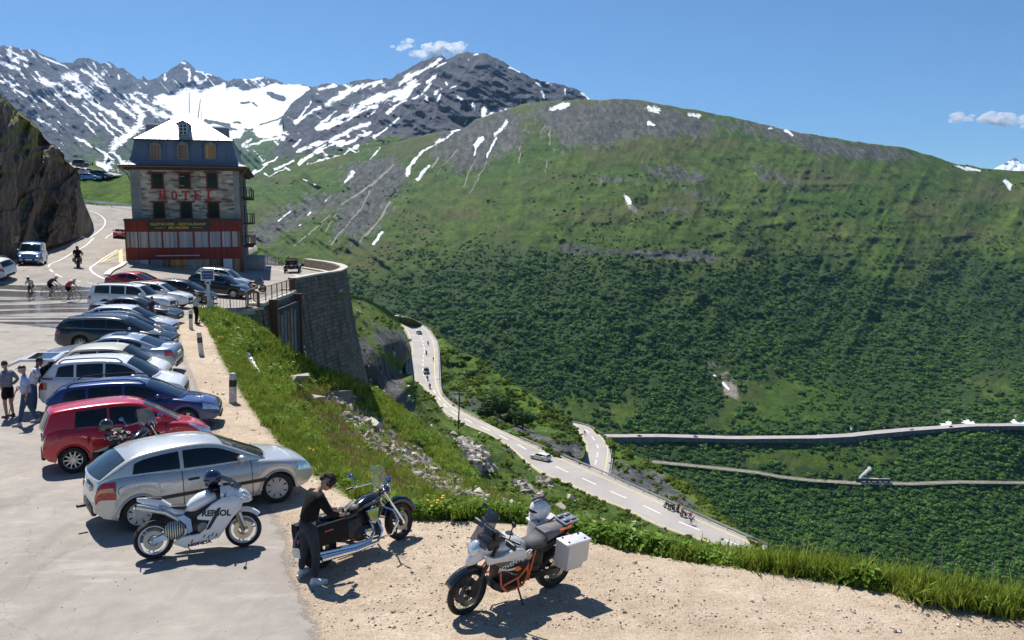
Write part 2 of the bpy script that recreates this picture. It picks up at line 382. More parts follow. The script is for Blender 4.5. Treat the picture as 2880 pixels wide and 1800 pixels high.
# ------------------------------------------------------------ relief sheets: land seen in the photo, at its own distance
def curve_u(pts, n): return resample(pts, n)
def sheet(name, top, bot, ctrl, nu, nv, relief, mtl, masks=None, skirt=(60, 60), label=None, vpow=1.0, jag=0, seed=0, matchx=False, kind='structure', botz=None, topz=None):
    T = np.array(top, float); B = np.array(bot, float)
    if matchx:
        xs = np.linspace(T[0, 0], T[-1, 0], nu); T = np.stack([xs, np.interp(xs, T[:, 0], T[:, 1])], -1)
        xs = np.linspace(B[0, 0], B[-1, 0], nu); B = np.stack([xs, np.interp(xs, B[:, 0], B[:, 1])], -1)
    else: T = curve_u(T, nu); B = curve_u(B, nu)
    if jag:
        d = (fbm(np.arange(nu)*.09, np.zeros(nu), 5, seed, True)-.62)*jag
        T[:, 1] -= d*2
    v = np.linspace(0, 1, nv)**vpow
    G = T[None]*(1-v[:, None, None])+B[None]*v[:, None, None]
    f = ctrl if callable(ctrl) else tps([c[:2] for c in ctrl], [math.log(c[2]) for c in ctrl], 500.)
    D = np.exp(f(G))
    if relief is not None: D = D*(1+relief(G[..., 0], G[..., 1], v[:, None]*np.ones((1, nu))))
    if botz is not None:
        w = np.clip((v-.80)/.2, 0, 1)[:, None]; Db = proj(onz(G[-1, :, 0], G[-1, :, 1], np.full(nu, botz)))[2]; D = D*(1-w)+np.maximum(D, Db)*w; D[-1] = Db
    if topz is not None:
        w = np.clip((.12-v)/.12, 0, 1)[:, None]; m_ = (G[0, :, 0] > topz[1]); Db = np.where(m_, proj(onz(G[0, :, 0], G[0, :, 1], np.full(nu, topz[0])))[2], D[0]); D = D*(1-w)+Db*w
    P = at(G[..., 0], G[..., 1], D)
    att = masks(G[..., 0], G[..., 1], v[:, None]*np.ones((1, nu))) if masks else {}
    for k in ('snow', 'rock', 'dark', 'bare', 'warm'):
        if k not in att: att[k] = np.full(G.shape[:2], 0. if k == 'warm' else -2.)
    rows = [P]; 
    if skirt[0]:
        a = at(G[:1, :, 0], G[:1, :, 1], D[:1]+skirt[0]*.6); a[..., 2] -= skirt[0]; rows.insert(0, a)
        att = {k: np.vstack([w[:1], w]) for k, w in att.items()}
    if skirt[1]:
        a = P[-1:].copy(); a[..., 2] -= skirt[1]; rows.append(a)
        att = {k: np.vstack([w, w[-1:]]) for k, w in att.items()}
    Q = np.vstack(rows)
    me = np_mesh(name, Q, grid_faces(Q.shape[0], Q.shape[1])[:, ::-1], True, att)
    o = mesh_obj(name, me, mtl); tag(o, label, None, None, kind)
    return dict(o=o, P=P, G=G, D=D, att=att, f=f)
def smax(field, new): return np.maximum(field, new)
def streaks(px, py, lst, z=1., ox=0, oy=0, wob=3.):
    """each: width, then points; returns 1 at the spine to <0 outside"""
    wx = px+(vnoise(px/14, py/14, 5)-.5)*wob*2; wy = py+(vnoise(px/14, py/14, 9)-.5)*wob*2
    q = np.stack([wx, wy], -1); out = np.full(px.shape, -3.); vm = .35+1.35*fbm(px/24, py/24, 4, 15) if wob else 1.
    for s in lst:
        w = s[0]/z*.78; p = np.array(s[1:], float)/z+np.array([ox, oy])
        if len(p) == 1: p = np.vstack([p, p+.5])
        x0, y0 = p.min(0)-3*w-8; x1, y1 = p.max(0)+3*w+8
        m = (px > x0) & (px < x1) & (py > y0) & (py < y1)
        if m.any(): out[m] = np.maximum(out[m], 1-segd(q[m], p)/(w*vm[m]))
    return out
def polys(px, py, lst, z=1., ox=0, oy=0, soft=10., wob=5.):
    wx = px+(fbm(px/22, py/22, 3, 5)-.5)*wob*2; wy = py+(fbm(px/22, py/22, 3, 9)-.5)*wob*2
    q = np.stack([wx, wy], -1); out = np.full(px.shape, -3.)
    for s in lst:
        p = np.array(s, float)/z+np.array([ox, oy]); x0, y0 = p.min(0)-3*soft; x1, y1 = p.max(0)+3*soft
        m = (px > x0) & (px < x1) & (py > y0) & (py < y1)
        if m.any(): out[m] = np.maximum(out[m], np.clip(sdf(q[m], p)/soft, -3, 1.5))
    return out
ZA = dict(z=2.5208, ox=0, oy=80); ZB = dict(z=2.42, ox=700, oy=80); ZC = dict(z=1.779, ox=1600, oy=250); Z1 = dict(z=2.0157, ox=1000, oy=800)
def zz(pts, Z): return [(x/Z['z']+Z['ox'], y/Z['z']+Z['oy']) for x, y in pts]
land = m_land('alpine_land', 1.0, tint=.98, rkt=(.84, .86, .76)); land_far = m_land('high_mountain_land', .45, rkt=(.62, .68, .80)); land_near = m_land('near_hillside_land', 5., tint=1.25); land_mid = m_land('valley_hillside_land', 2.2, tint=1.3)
# ---- S0 far snow mountains
_t0 = [(-90, 112)]+zz([(-60, 112), (0, 120), (90, 130), (170, 150), (230, 145), (310, 190), (380, 215), (440, 250), (520, 235), (560, 212), (620, 212), (680, 230), (700, 245), (770, 232), (820, 270), (880, 285), (930, 320), (970, 360), (1000, 360), (1015, 335), (1045, 370), (1090, 360), (1130, 330), (1180, 310), (1240, 265), (1300, 228), (1340, 245), (1390, 295), (1500, 330), (1560, 350), (1600, 370), (1680, 355), (1770, 360), (1840, 345), (1900, 345), (1960, 360), (2010, 390), (2110, 400), (2190, 405), (2240, 425), (2420, 470), (2600, 520)], ZA)
_b0 = [(-90, 640), (400, 650), (1030, 640)]
SN0 = [(18, (60, 150), (80, 215), (120, 240)), (10, (80, 160), (190, 230)), (12, (170, 250), (195, 265)), (15, (0, 245), (60, 260), (130, 295)), (7, (310, 205), (400, 240), (480, 285)), (13, (0, 370), (130, 440), (260, 515)), (14, (270, 490), (320, 520), (370, 560)), (8, (225, 620), (385, 705)),
       (26, (300, 370), (400, 410), (480, 450), (600, 490)), (15, (600, 490), (700, 560), (830, 640), (920, 740)), (30, (460, 345), (540, 340), (560, 400)), (34, (540, 400), (600, 440), (640, 500)), (13, (580, 290), (650, 340), (700, 400), (770, 440)), (12, (660, 240), (680, 280)), (12, (725, 325)), (9, (390, 460), (500, 550), (600, 620), (680, 675)),
       (8, (590, 540), (700, 650), (800, 740), (850, 800)), (9, (700, 600), (800, 700), (900, 770)), (14, (820, 530), (900, 580), (960, 640)), (9, (840, 470), (950, 560), (1000, 600)), (22, (940, 480), (1010, 540), (1090, 580)), (30, (960, 560), (1010, 610), (990, 680), (940, 740), (850, 800), (790, 870)), (14, (800, 590), (870, 680), (940, 740)),
       (8, (610, 675), (660, 725)), (10, (535, 770), (640, 830), (760, 890), (810, 940)), (20, (790, 870), (830, 900), (870, 945)), (28, (700, 960), (750, 985), (790, 960)), (14, (760, 890), (740, 960)), (22, (1100, 600), (1250, 640)), (14, (1090, 520), (1180, 560), (1320, 600)), (11, (1285, 235), (1310, 250)), (12, (1315, 290), (1345, 290), (1335, 360)), (9, (1165, 325), (1175, 365)),
       (14, (1380, 340), (1400, 390), (1460, 360)), (5, (1390, 300), (1500, 335)), (9, (1780, 360), (1870, 345)), (11, (960, 455), (1030, 480)), (8, (840, 330), (850, 350)), (7, (0, 320), (20, 345)), (8, (1740, 840), (1860, 800), (2020, 760)), (8, (1760, 1040), (1895, 965)), (12, (1720, 830), (1780, 780))]
SN0P = [[(1085, 480), (1150, 455), (1200, 470), (1280, 450), (1310, 420), (1380, 410), (1420, 440), (1500, 415), (1560, 400), (1590, 375), (1600, 425), (1660, 415), (1720, 440), (1830, 425), (1900, 400), (1960, 385), (2010, 395), (2110, 402), (2195, 408), (2205, 440), (2150, 470), (2090, 520), (2040, 590), (1990, 640), (1980, 680), (2060, 680), (2040, 720), (1980, 760), (1900, 780), (1830, 770), (1800, 740), (1740, 730), (1700, 780), (1640, 790), (1560, 740), (1440, 700), (1330, 660), (1250, 640), (1200, 560), (1120, 510)]]
RKH = [(14, (1710, 530), (1790, 525), (1820, 545)), (20, (1900, 460), (1960, 480), (2010, 500)), (8, (1660, 670), (1710, 665)), (8, (1640, 710), (1680, 715)), (8, (1730, 715), (1790, 715)), (16, (1450, 650), (1540, 670), (1620, 690)), (7, (1840, 680), (1960, 650), (2040, 610))]
def mk0(px, py, v):
    s = np.maximum(streaks(px, py, SN0, **ZA), polys(px, py, SN0P, soft=7., **ZA)*2.2)
    s = np.where(streaks(px, py, RKH, **ZA) > -.1, -1.2, s)
    a = fbm((px+py*.9)/60, (px-py*.9)/9, 4, 31); s = np.maximum(s, (a-.68)*7-.3+np.clip((300-py)/400, -1, .2))
    rock = np.clip((470-py-px*.15+(fbm(px/40, py/40, 3, 3)-.5)*160)/90, -1.5, 1.6)
    dark = np.where((px > 300) & (px < 420) & (py > 390), .1, -2)
    return dict(snow=np.clip(s, -2, 3), rock=rock, dark=dark)
def rl0(px, py, v):
    e = np.clip(v*8, .0, 1)*.75+.25
    bw = np.clip(polys(px, py, SN0P, soft=20., **ZA)+.6, 0, 1); return e*(1-.85*bw)*(-.07*(fbm(px/150+py/260, py/95, 6, 1, True)-.5)-.035*(fbm((px+py)/70, (px-py)/22, 5, 2, True)-.5))
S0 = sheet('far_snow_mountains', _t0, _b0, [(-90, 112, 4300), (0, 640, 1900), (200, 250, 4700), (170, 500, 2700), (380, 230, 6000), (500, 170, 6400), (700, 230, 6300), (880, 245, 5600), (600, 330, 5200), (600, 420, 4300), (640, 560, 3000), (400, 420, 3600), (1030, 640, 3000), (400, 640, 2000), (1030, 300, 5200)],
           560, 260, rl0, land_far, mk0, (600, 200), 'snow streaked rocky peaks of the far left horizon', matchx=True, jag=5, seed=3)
# ---- S1 middle grey peak
_t1 = zz([(-420, 1420), (-150, 1150), (0, 1010), (130, 880), (210, 780), (225, 700), (270, 640), (225, 600), (300, 500), (430, 405), (530, 365), (630, 380), (750, 350), (850, 345), (960, 340), (1050, 290), (1150, 235), (1200, 215), (1310, 178), (1350, 210), (1400, 185), (1450, 165), (1490, 155), (1560, 175), (1620, 165), (1680, 195), (1740, 220), (1790, 265), (1850, 290), (1920, 330), (1990, 362), (2080, 372), (2180, 400), (2240, 410), (2280, 440), (2330, 485), (2500, 560)], ZB)
_b1 = [(520, 800), (700, 800), (1000, 800), (1300, 700), (1740, 560)]
SN1 = [(15, (1310, 205), (1200, 280), (1100, 320), (1020, 380)), (7, (1340, 230), (1260, 275)), (30, (1120, 370), (1050, 440), (930, 450), (850, 475)), (34, (930, 470), (800, 500), (700, 570)), (20, (700, 570), (600, 620), (480, 680)), (17, (1110, 400), (1060, 470), (1000, 490)), (15, (880, 520), (760, 570), (640, 640), (540, 670)), (11, (940, 570), (1000, 530), (1070, 485)),
       (15, (820, 640), (700, 690), (600, 740), (450, 790), (340, 835)), (7, (1020, 610), (960, 660)), (9, (940, 680), (850, 735)), (13, (830, 705), (720, 760), (600, 800)), (13, (580, 745), (430, 860), (340, 915)), (13, (740, 800), (640, 860), (520, 900), (400, 925)), (10, (600, 560), (500, 640), (460, 680)), (10, (420, 500), (330, 630)), (18, (640, 440), (750, 400), (900, 360)), (22, (530, 515), (650, 450), (740, 410)),
       (12, (480, 410), (600, 390)), (12, (490, 530), (380, 600), (310, 640)), (7, (300, 900), (170, 965)), (5, (250, 950), (140, 1005)), (10, (125, 930), (0, 1005)), (12, (10, 800), (130, 750), (240, 740)), (8, (350, 760), (300, 800)), (16, (1420, 475), (1440, 485)), (11, (1300, 450), (1280, 490)), (10, (1210, 460), (1220, 480)), (8, (1400, 430)), (10, (1520, 515), (1530, 545)), (17, (1600, 555), (1595, 605)), (12, (1590, 605), (1680, 570), (1780, 545)),
       (8, (1490, 615), (1460, 655)), (9, (1280, 320), (1210, 370)), (10, (1240, 380), (1180, 430)), (9, (1310, 410), (1260, 445)), (10, (1190, 450), (1120, 480)), (6, (1410, 385), (1370, 405)), (10, (1950, 365), (1985, 390)), (10, (1995, 425), (2010, 480)), (8, (1770, 265), (1840, 290)), (6, (2020, 375), (2060, 380)), (5, (2150, 410), (2150, 450)), (9, (2260, 440), (2310, 480)), (6, (1540, 175), (1560, 180)), (5, (1490, 210)), (6, (1340, 370), (1350, 385)),
       (10, (330, 840), (430, 800)), (8, (200, 880), (100, 930)), (9, (640, 760), (560, 790), (470, 850)), (7, (860, 560), (800, 600)), (8, (440, 560), (340, 620))]
def mk1(px, py, v):
    zx = (px-700)*2.42; zy = (py-80)*2.42
    s = streaks(px, py, SN1, **ZB)
    a = fbm((zx+zy*1.6)/230, (zx*.62-zy)/22+40, 4, 33); s = np.maximum(s, (a-.7)*8-.2+np.where((zx < 1000) & (zx > 100), 0, -1.4))
    rock = 1.1-np.clip((zy-(760-(zx-400)*.12))/90, 0, 3)
    grass = polys(px, py, [[(820, 760), (1000, 720), (1060, 700), (1000, 800), (700, 900), (400, 1000), (100, 1100), (-200, 1200), (-200, 1000), (300, 930), (640, 850)]], **ZB)
    rock = np.where(grass > 0, -.6, rock)
    return dict(snow=np.clip(s, -2, 2), rock=np.clip(rock, -1.5, 1.5), dark=np.where(zx < 300, -.3+0*zx, -2))
def rl1(px, py, v):
    zx = (px-700)*2.42; zy = (py-80)*2.42; e = np.clip(v*8, 0, 1)*.7+.3
    return e*(-.09*(fbm((zx+zy*1.4)/420, (zx*.62-zy)/120+9, 5, 11, True)-.5)-.07*(fbm(zx/170, zy/110, 5, 12, True)-.5))
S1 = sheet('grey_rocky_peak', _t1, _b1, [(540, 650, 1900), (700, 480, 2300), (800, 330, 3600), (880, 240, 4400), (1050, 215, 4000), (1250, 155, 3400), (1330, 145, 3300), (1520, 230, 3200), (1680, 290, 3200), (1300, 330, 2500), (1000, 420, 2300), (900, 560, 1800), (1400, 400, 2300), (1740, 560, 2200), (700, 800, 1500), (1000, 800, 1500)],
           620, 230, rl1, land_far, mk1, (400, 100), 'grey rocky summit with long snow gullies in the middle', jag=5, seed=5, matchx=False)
# ---- far white pyramid at the right
_tp = [(2700, 500), (2750, 484), (2790, 478), (2815, 465), (2835, 455), (2848, 447), (2856, 443), (2866, 452), (2876, 460), (2900, 470), (2950, 480), (3020, 500)]
def mkp(px, py, v): return dict(snow=np.where(((py > 461+(vnoise(px/6, py/6, 3)-.5)*10) | (vnoise(px/8, py/5, 8) > .6)), 1.2, -1.), rock=np.full(px.shape, 1.2))
sheet('distant_snow_pyramid', _tp, [(2700, 560), (3020, 560)], [(2700, 500, 11000), (2856, 443, 12500), (3020, 500, 12000), (2700, 560, 9500), (3020, 560, 9500)], 90, 40, lambda px, py, v: -.05*(fbm(px/30, py/20, 4, 4, True)-.5), land_far, mkp, (500, 0), 'small white pyramid peak at the right horizon', matchx=True, jag=1)
# ---- S2 the great green mountainside and the valley floor below it
_t2 = [(470, 700), (560, 600)]+[(640, 545), (700, 515), (780, 490), (870, 462), (950, 440), (1072, 410), (1200, 378), (1300, 362), (1340, 335), (1400, 315), (1480, 290), (1560, 283), (1650, 281), (1700, 281), (1757, 277), (1800, 280), (1870, 295), (1960, 310), (2100, 338), (2220, 367), (2400, 397), (2540, 415), (2600, 432), (2690, 460), (2780, 475), (2880, 482), (3080, 480)]
_b2 = [(470, 1700), (3080, 1790)]
ROADF = [(1660, 1231), (1727, 1231), (1860, 1230), (2000, 1234), (2060, 1236), (2180, 1235), (2300, 1234), (2400, 1229), (2460, 1222), (2560, 1213), (2660, 1206), (2740, 1200), (2880, 1199), (3060, 1197)]   # near edge of the far road
RAIL = [(1700, 1272), (1810, 1295), (1920, 1306), (2040, 1318), (2130, 1328), (2200, 1341), (2280, 1350), (2400, 1357), (2560, 1360), (2700, 1355), (2880, 1357), (3060, 1360)]
SN2B = [(12, (1385, 715), (1280, 780), (1190, 830), (1130, 890)), (13, (1130, 890), (1090, 940), (1075, 1000)), (13, (1225, 940), (1190, 975), (1150, 1025)), (14, (1760, 630), (1720, 680), (1680, 720)), (9, (1690, 745), (1660, 790), (1620, 880)), (17, (1590, 745), (1550, 790)), (10, (1550, 790), (1535, 865)), (6, (895, 815), (820, 890)), (14, (710, 980), (690, 1010), (655, 1048)), (6, (555, 1140), (510, 1190)), (20, (2060, 550), (2110, 535), (2180, 520)), (12, (905, 1385), (880, 1420), (850, 1465)), (4, (285, 1245), (200, 1310)), (6, (420, 1255), (400, 1275)), (6, (355, 1335), (345, 1345)), (8, (1440, 690), (1380, 700))]
SN2C = [(17, (400, 95), (440, 105)), (8, (400, 165), (425, 182)), (9, (595, 128), (655, 135)), (10, (1085, 212), (1115, 230)), (15, (285, 538), (300, 560)), (7, (1930, 380), (1985, 398), (2060, 408)), (11, (2182, 458), (2195, 475), (2208, 497)), (6, (1005, 200), (1015, 203)), (5, (725, 1430), (735, 1436)), (6, (770, 1470), (800, 1500)), (4, (820, 1455), (815, 1440)), (4, (760, 1440), (765, 1445))]
RK2B = [[(1330, 650), (1480, 640), (1750, 570), (1900, 590), (1870, 700), (1840, 800), (1780, 850), (1700, 860), (1560, 960), (1430, 960), (1360, 900), (1250, 820)], [(1950, 510), (2420, 490), (2420, 780), (2300, 760), (2150, 780), (2000, 680)], [(650, 960), (900, 880), (1050, 930), (1080, 1050), (960, 1160), (900, 1250), (760, 1260), (640, 1190), (700, 1060)], [(560, 1150), (760, 1230), (900, 1260), (860, 1340), (700, 1430), (560, 1400), (620, 1280)], [(300, 1200), (560, 1100), (640, 1150), (420, 1290), (200, 1390), (0, 1480), (-60, 1440), (100, 1330)]]
RK2C = [[(0, 60), (300, 50), (560, 110), (760, 150), (700, 240), (480, 260), (300, 250), (200, 280), (60, 260), (-100, 200)], [(640, 150), (900, 160), (1200, 220), (1500, 270), (1700, 310), (1750, 360), (1500, 370), (1240, 340), (1000, 250), (800, 220)], [(340, 385), (480, 370), (600, 400), (700, 440), (640, 480), (420, 440)], [(90, 430), (260, 430), (430, 460), (300, 480), (120, 460)], [(520, 470), (640, 500), (760, 560), (740, 590), (600, 540)], [(870, 340), (1000, 400), (1180, 480), (1120, 500), (960, 450)], [(400, 590), (520, 580), (680, 630), (560, 640)], [(880, 520), (1100, 580), (1040, 600), (900, 560)]]
CLIFF2C = [[(-60, 770), (0, 765), (200, 798), (420, 800), (640, 800), (760, 840), (700, 870), (480, 855), (200, 845), (0, 815), (-60, 815)]]
STR2 = [(5, (2020, 650), (1990, 720)), (5, (1850, 800), (1840, 920)), (4, (1620, 900), (1560, 1030), (1500, 1120)), (4, (1540, 900), (1490, 980), (1460, 1090)), (4, (1420, 820), (1340, 920), (1280, 1000)), (7, (1290, 880), (1240, 950)), (9, (960, 1180), (900, 1280), (830, 1370), (760, 1450)), (6, (820, 1110), (760, 1230)), (6, (760, 1230), (640, 1370), (560, 1470)), (5, (600, 1260), (520, 1380)), (5, (580, 1240), (420, 1390), (300, 1480)), (8, (990, 930), (800, 1090), (630, 1200)), (7, (2050, 680), (2045, 790)), (4, (2030, 900), (2010, 1000))]
BARE2C = [[(690, 1340), (760, 1380), (850, 1470), (850, 1560), (760, 1530), (700, 1430)], [(400, 1430), (480, 1470), (460, 1500), (390, 1470)], [(395, 1120), (425, 1170), (410, 1180)], [(270, 560), (340, 590), (350, 630), (300, 600)], [(1600, 560+900), (1650, 1500), (1600, 1520)]]
FTOP = [(560, 900), (700, 860), (850, 820), (960, 770), (1050, 745), (1150, 730), (1250, 700), (1350, 690), (1450, 685), (1550, 690), (1600, 690), (1700, 705), (1850, 705), (2000, 720), (2090, 735), (2060, 640), (2130, 630), (2200, 690), (2270, 675), (2350, 700), (2440, 740), (2510, 775), (2560, 778), (2600, 745), (2640, 685), (2720, 705), (2790, 705), (2840, 735), (2890, 765), (3080, 800)]
FOR = FTOP+[(3080, 1900), (500, 1900)]
CLEAR = [[(2110, 1050), (2350, 1080), (2420, 1190), (2200, 1195), (2010, 1190), (2030, 1110)], [(1560, 1110), (1800, 1130), (1760, 1190), (1600, 1190), (1480, 1150)], [(2010, 1250), (2200, 1240), (2540, 1280), (2500, 1310), (2300, 1330), (2120, 1300)], [(2390, 700), (2480, 760), (2560, 785), (2500, 790), (2430, 775)], [(2620, 1050), (2800, 1120), (2880, 1170), (2880, 1100), (2760, 1060)], [(1915, 820), (1950, 840), (1990, 880), (2080, 910), (2000, 890), (1930, 850)], [(2660, 835), (2710, 845), (2670, 850)]]
def fmask(px, py):
    q = np.stack([px, py], -1); s = np.clip(sdf(q, FOR)/60, -3, 1.6)
    c = polys(px, py, CLEAR, soft=34., wob=50)
    return np.minimum(s, -c*1.3+.1)+(fbm(px/70, py/34, 5, 61)-.47)*4.2
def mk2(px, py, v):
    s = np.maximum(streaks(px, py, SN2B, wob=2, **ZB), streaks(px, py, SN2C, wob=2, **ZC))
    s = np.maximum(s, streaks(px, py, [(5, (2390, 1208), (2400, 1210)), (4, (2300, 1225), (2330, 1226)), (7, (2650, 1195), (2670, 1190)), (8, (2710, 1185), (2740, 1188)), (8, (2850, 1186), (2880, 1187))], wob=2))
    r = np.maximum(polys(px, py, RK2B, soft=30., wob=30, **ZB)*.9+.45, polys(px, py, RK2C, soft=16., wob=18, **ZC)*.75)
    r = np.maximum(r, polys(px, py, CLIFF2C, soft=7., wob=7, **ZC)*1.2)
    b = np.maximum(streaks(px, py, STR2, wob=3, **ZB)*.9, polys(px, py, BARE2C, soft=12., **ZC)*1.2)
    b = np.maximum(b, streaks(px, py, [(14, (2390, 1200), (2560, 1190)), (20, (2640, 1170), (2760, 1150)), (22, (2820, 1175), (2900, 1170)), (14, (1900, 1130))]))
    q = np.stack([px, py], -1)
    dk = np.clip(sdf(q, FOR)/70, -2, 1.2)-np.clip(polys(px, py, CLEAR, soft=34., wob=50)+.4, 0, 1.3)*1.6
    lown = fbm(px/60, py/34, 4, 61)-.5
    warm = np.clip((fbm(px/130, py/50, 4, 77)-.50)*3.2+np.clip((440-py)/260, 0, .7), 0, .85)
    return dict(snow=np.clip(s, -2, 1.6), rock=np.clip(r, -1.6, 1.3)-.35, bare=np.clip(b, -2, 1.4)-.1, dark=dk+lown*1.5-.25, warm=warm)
def rl2(px, py, v):
    e = np.clip(v*14, 0, 1)*.8+.2
    zx = (px-700)*2.42; zy = (py-80)*2.42
    lf = np.clip((1500-px)/700, 0, 1)
    a = -.045*(fbm((zx+zy*.9)/300, (zx*.8-zy)/90, 5, 21, True)-.5)*lf
    b = -.030*(fbm((px+py*.55)/130, (px*.45-py)/420, 4, 22, True)-.5)*(1-lf*.6)
    c = -.017*(fbm(px/60, py/36, 5, 23, True)-.5)
    r = np.clip(polys(px, py, RK2C, soft=16., **ZC)+.5, 0, 1)*.012+np.clip(polys(px, py, CLIFF2C, soft=8., **ZC)+.5, 0, 1)*.012
    low = np.clip((1150-py)/200, .12, 1)
    return e*(a+b+c)*low
C2 = [(470, 700, 1300), (640, 545, 1900), (950, 440, 2100), (1300, 362, 2050), (1650, 281, 2000), (2000, 315, 1950), (2400, 397, 1900), (2880, 482, 2000), (3080, 480, 2000), (800, 700, 1350), (1300, 600, 1500), (1800, 560, 1420), (2400, 640, 1450), (2900, 700, 1550),
      (700, 900, 1050), (1300, 850, 1120), (1800, 850, 1120), (2400, 900, 1180), (2900, 950, 1250), (1200, 1230, 850), (1700, 1228, 860), (2300, 1228, 860), (2880, 1190, 880), (1700, 1285, 820), (2300, 1300, 820), (2880, 1310, 835), (1750, 1400, 760), (2300, 1380, 790), (2880, 1385, 800), (1900, 1550, 690), (2400, 1550, 700), (2900, 1600, 690), (2500, 1780, 620), (3080, 1790, 620), (1400, 1700, 600), (470, 1700, 620), (470, 1200, 830)]
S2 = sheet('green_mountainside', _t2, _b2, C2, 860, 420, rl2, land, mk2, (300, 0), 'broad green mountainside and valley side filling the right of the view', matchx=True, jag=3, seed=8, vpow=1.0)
def on2(px, py): return float(np.exp(S2['f'](np.array([px, py], float))))
# ------------------------------------------------------------ plateau sheet: gravel verge, asphalt lot and pass road in one surface
ASPH_PX = [(905, 1830), (893, 1760), (862, 1700), (835, 1640), (812, 1560), (795, 1480), (740, 1400), (660, 1300), (600, 1200), (560, 1100), (520, 1010), (505, 950), (500, 912), (540, 895), (596, 876)]
_as = [ground(a, b)[:2] for a, b in ASPH_PX]+[(-18, 58), (-17, 70), (-15, 80), (-14, 100), (-28, 140), (-300, 300), (-300, -50), (-2.5, -50)]
def plateau():
    ys = np.r_[np.linspace(-6, 3, 8)[:-1], 3*1.0+np.cumsum(np.r_[0, .06+.00000*np.arange(90)]), ]
    ys = [-6, -2, 1, 3]; y = 4.
    while y < 195: ys.append(y); y += max(.07, y*.0085)
    ys = np.array(ys); n = 190; t = np.linspace(0, 1, n)**.8
    xr = edge_x(ys); xl = -.72*ys-9
    X = xl[:, None]*(1-t)+xr[:, None]*t; Y = ys[:, None]*np.ones((1, n))
    Z = PZ(X, Y)
    de = (xr[:, None]-X)
    Z = Z+(fbm(X*.9, Y*.9, 4, 3)-.5)*.05*np.clip(1-de/14, 0, 1)*np.clip(1.5-Y/60, 0, 1)
    q = np.stack([X, Y], -1)
    asph = np.clip(sdf(q, _as)/.55, -2, 2)
    wet = polys(*proj(np.stack([X, Y, Z], -1))[:2], [[(-100, 800), (150, 792), (330, 812), (330, 860), (250, 900), (260, 930), (120, 925), (-100, 905)]], soft=26., wob=2)
    gr = np.maximum(np.clip(1-de/.5, -1, 1)*.6, -1)*np.where(Y < 50, 1, -1)-.15
    F = grid_faces(len(ys), n)
    # a skirt going down at the right edge
    V = np.stack([X, Y, Z], -1); V2 = V[:, -1:].copy(); V2[..., 2] -= np.where(ys < 50, 1.2, 1.0)[:, None]; V2[..., 0] += .25
    V = np.concatenate([V, V2], 1); ap = lambda a, f: np.concatenate([a, np.full((len(ys), 1), f)], 1)
    me = np_mesh('ground', V, grid_faces(len(ys), n+1), True, {'asph': ap(asph, -2), 'wet': ap(np.clip(wet, -1, 1), -1), 'grassy': ap(gr, 1.)})
    return tag(mesh_obj('ground', me, m_ground()), 'pale gravel verge beside grey asphalt car park and pass road', None, None, 'structure')
GROUND = plateau()
# ------------------------------------------------------------ lower pass roads
ZR1, ZR2 = -44., -64.
R1L = zz([(195, 180), (240, 205), (290, 262), (310, 330), (320, 375), (303, 420), (298, 470), (300, 510), (335, 545), (380, 575), (440, 630), (470, 680), (500, 722), (600, 785), (750, 845), (880, 925), (960, 1005), (1040, 1065), (1200, 1130), (1350, 1208), (1500, 1260), (1620, 1325), (1720, 1370), (1860, 1420), (2000, 1465), (2177, 1520), (2330, 1590)], Z1)
R1R = zz([(215, 170), (300, 195), (360, 222), (415, 260), (452, 318), (463, 380), (464, 450), (466, 520), (468, 585), (480, 625), (510, 662), (560, 700), (620, 733), (700, 775), (800, 826), (920, 878), (1060, 938), (1170, 985), (1280, 1030), (1430, 1095), (1600, 1172), (1800, 1262), (2000, 1352), (2177, 1432), (2330, 1500)], Z1)
R2L = zz([(1215, 785), (1245, 808), (1270, 832), (1290, 880), (1308, 920), (1300, 965), (1290, 1000), (1262, 1060), (1240, 1120)], Z1)
R2R = zz([(1225, 785), (1290, 800), (1340, 818), (1385, 850), (1420, 885), (1440, 918), (1444, 960), (1436, 1020), (1424, 1085), (1410, 1140)], Z1)
def wpts(pxs, z): return np.array([onz(a, b, z) for a, b in pxs])
def march(L, R, step=3.):
    """pair the two kerbs of a road by equal fraction with smoothing"""
    n = max(8, int(np.hypot(*np.diff(L[:, :2], axis=0).T).sum()/step)); return resample(L, n), resample(R, n)
def pair_road(L, R, n):
    Ld = resample(L, n*6); Rr = resample(R, n*6); C = resample((resample(L, 400)+resample(R, 400))/2, n)
    T = np.gradient(C, axis=0); T /= np.linalg.norm(T, axis=1)[:, None]
    a = []; b = []
    for c, t in zip(C, T):
        a.append(Ld[np.argmin(np.abs((Ld-c)@t)*1.0+np.linalg.norm(Ld-c, axis=1)*.35)]); b.append(Rr[np.argmin(np.abs((Rr-c)@t)+np.linalg.norm(Rr-c, axis=1)*.35)])
    a = np.array(a); b = np.array(b)
    def sm(p):
        for _ in range(2): p[1:-1] = (p[:-2]+2*p[1:-1]+p[2:])/4
        return p
    return sm(a), sm(b)
def m_road():
    t = NT('pale_worn_asphalt'); co = t.co(); n = t.noise(co, .12, 5, .6); n2 = t.noise(co, 2.5, 5, .7)
    c = t.ramp(t.math('ADD', t.math('MULTIPLY', n, .6), t.math('MULTIPLY', n2, .4)), [(.36, (.30, .28, .27)), (.64, (.42, .39, .37))])
    t.P(Base_Color=c, Roughness=.9, Normal=t.bump(n2, .3, .03)); return t.m
ROADM = m_road(); WHITE = mat('white_road_paint', (.78, .76, .72), .7, vs=3); YELL = mat('yellow_road_paint', (.72, .56, .20), .7, vs=3)
def ribbon(mb, A, B, up=0.):
    v = []; 
    for a, b in zip(A, B): v += [(a[0], a[1], a[2]+up), (b[0], b[1], b[2]+up)]
    mb.add(v, [(2*i, 2*i+1, 2*i+3, 2*i+2) for i in range(len(A)-1)])
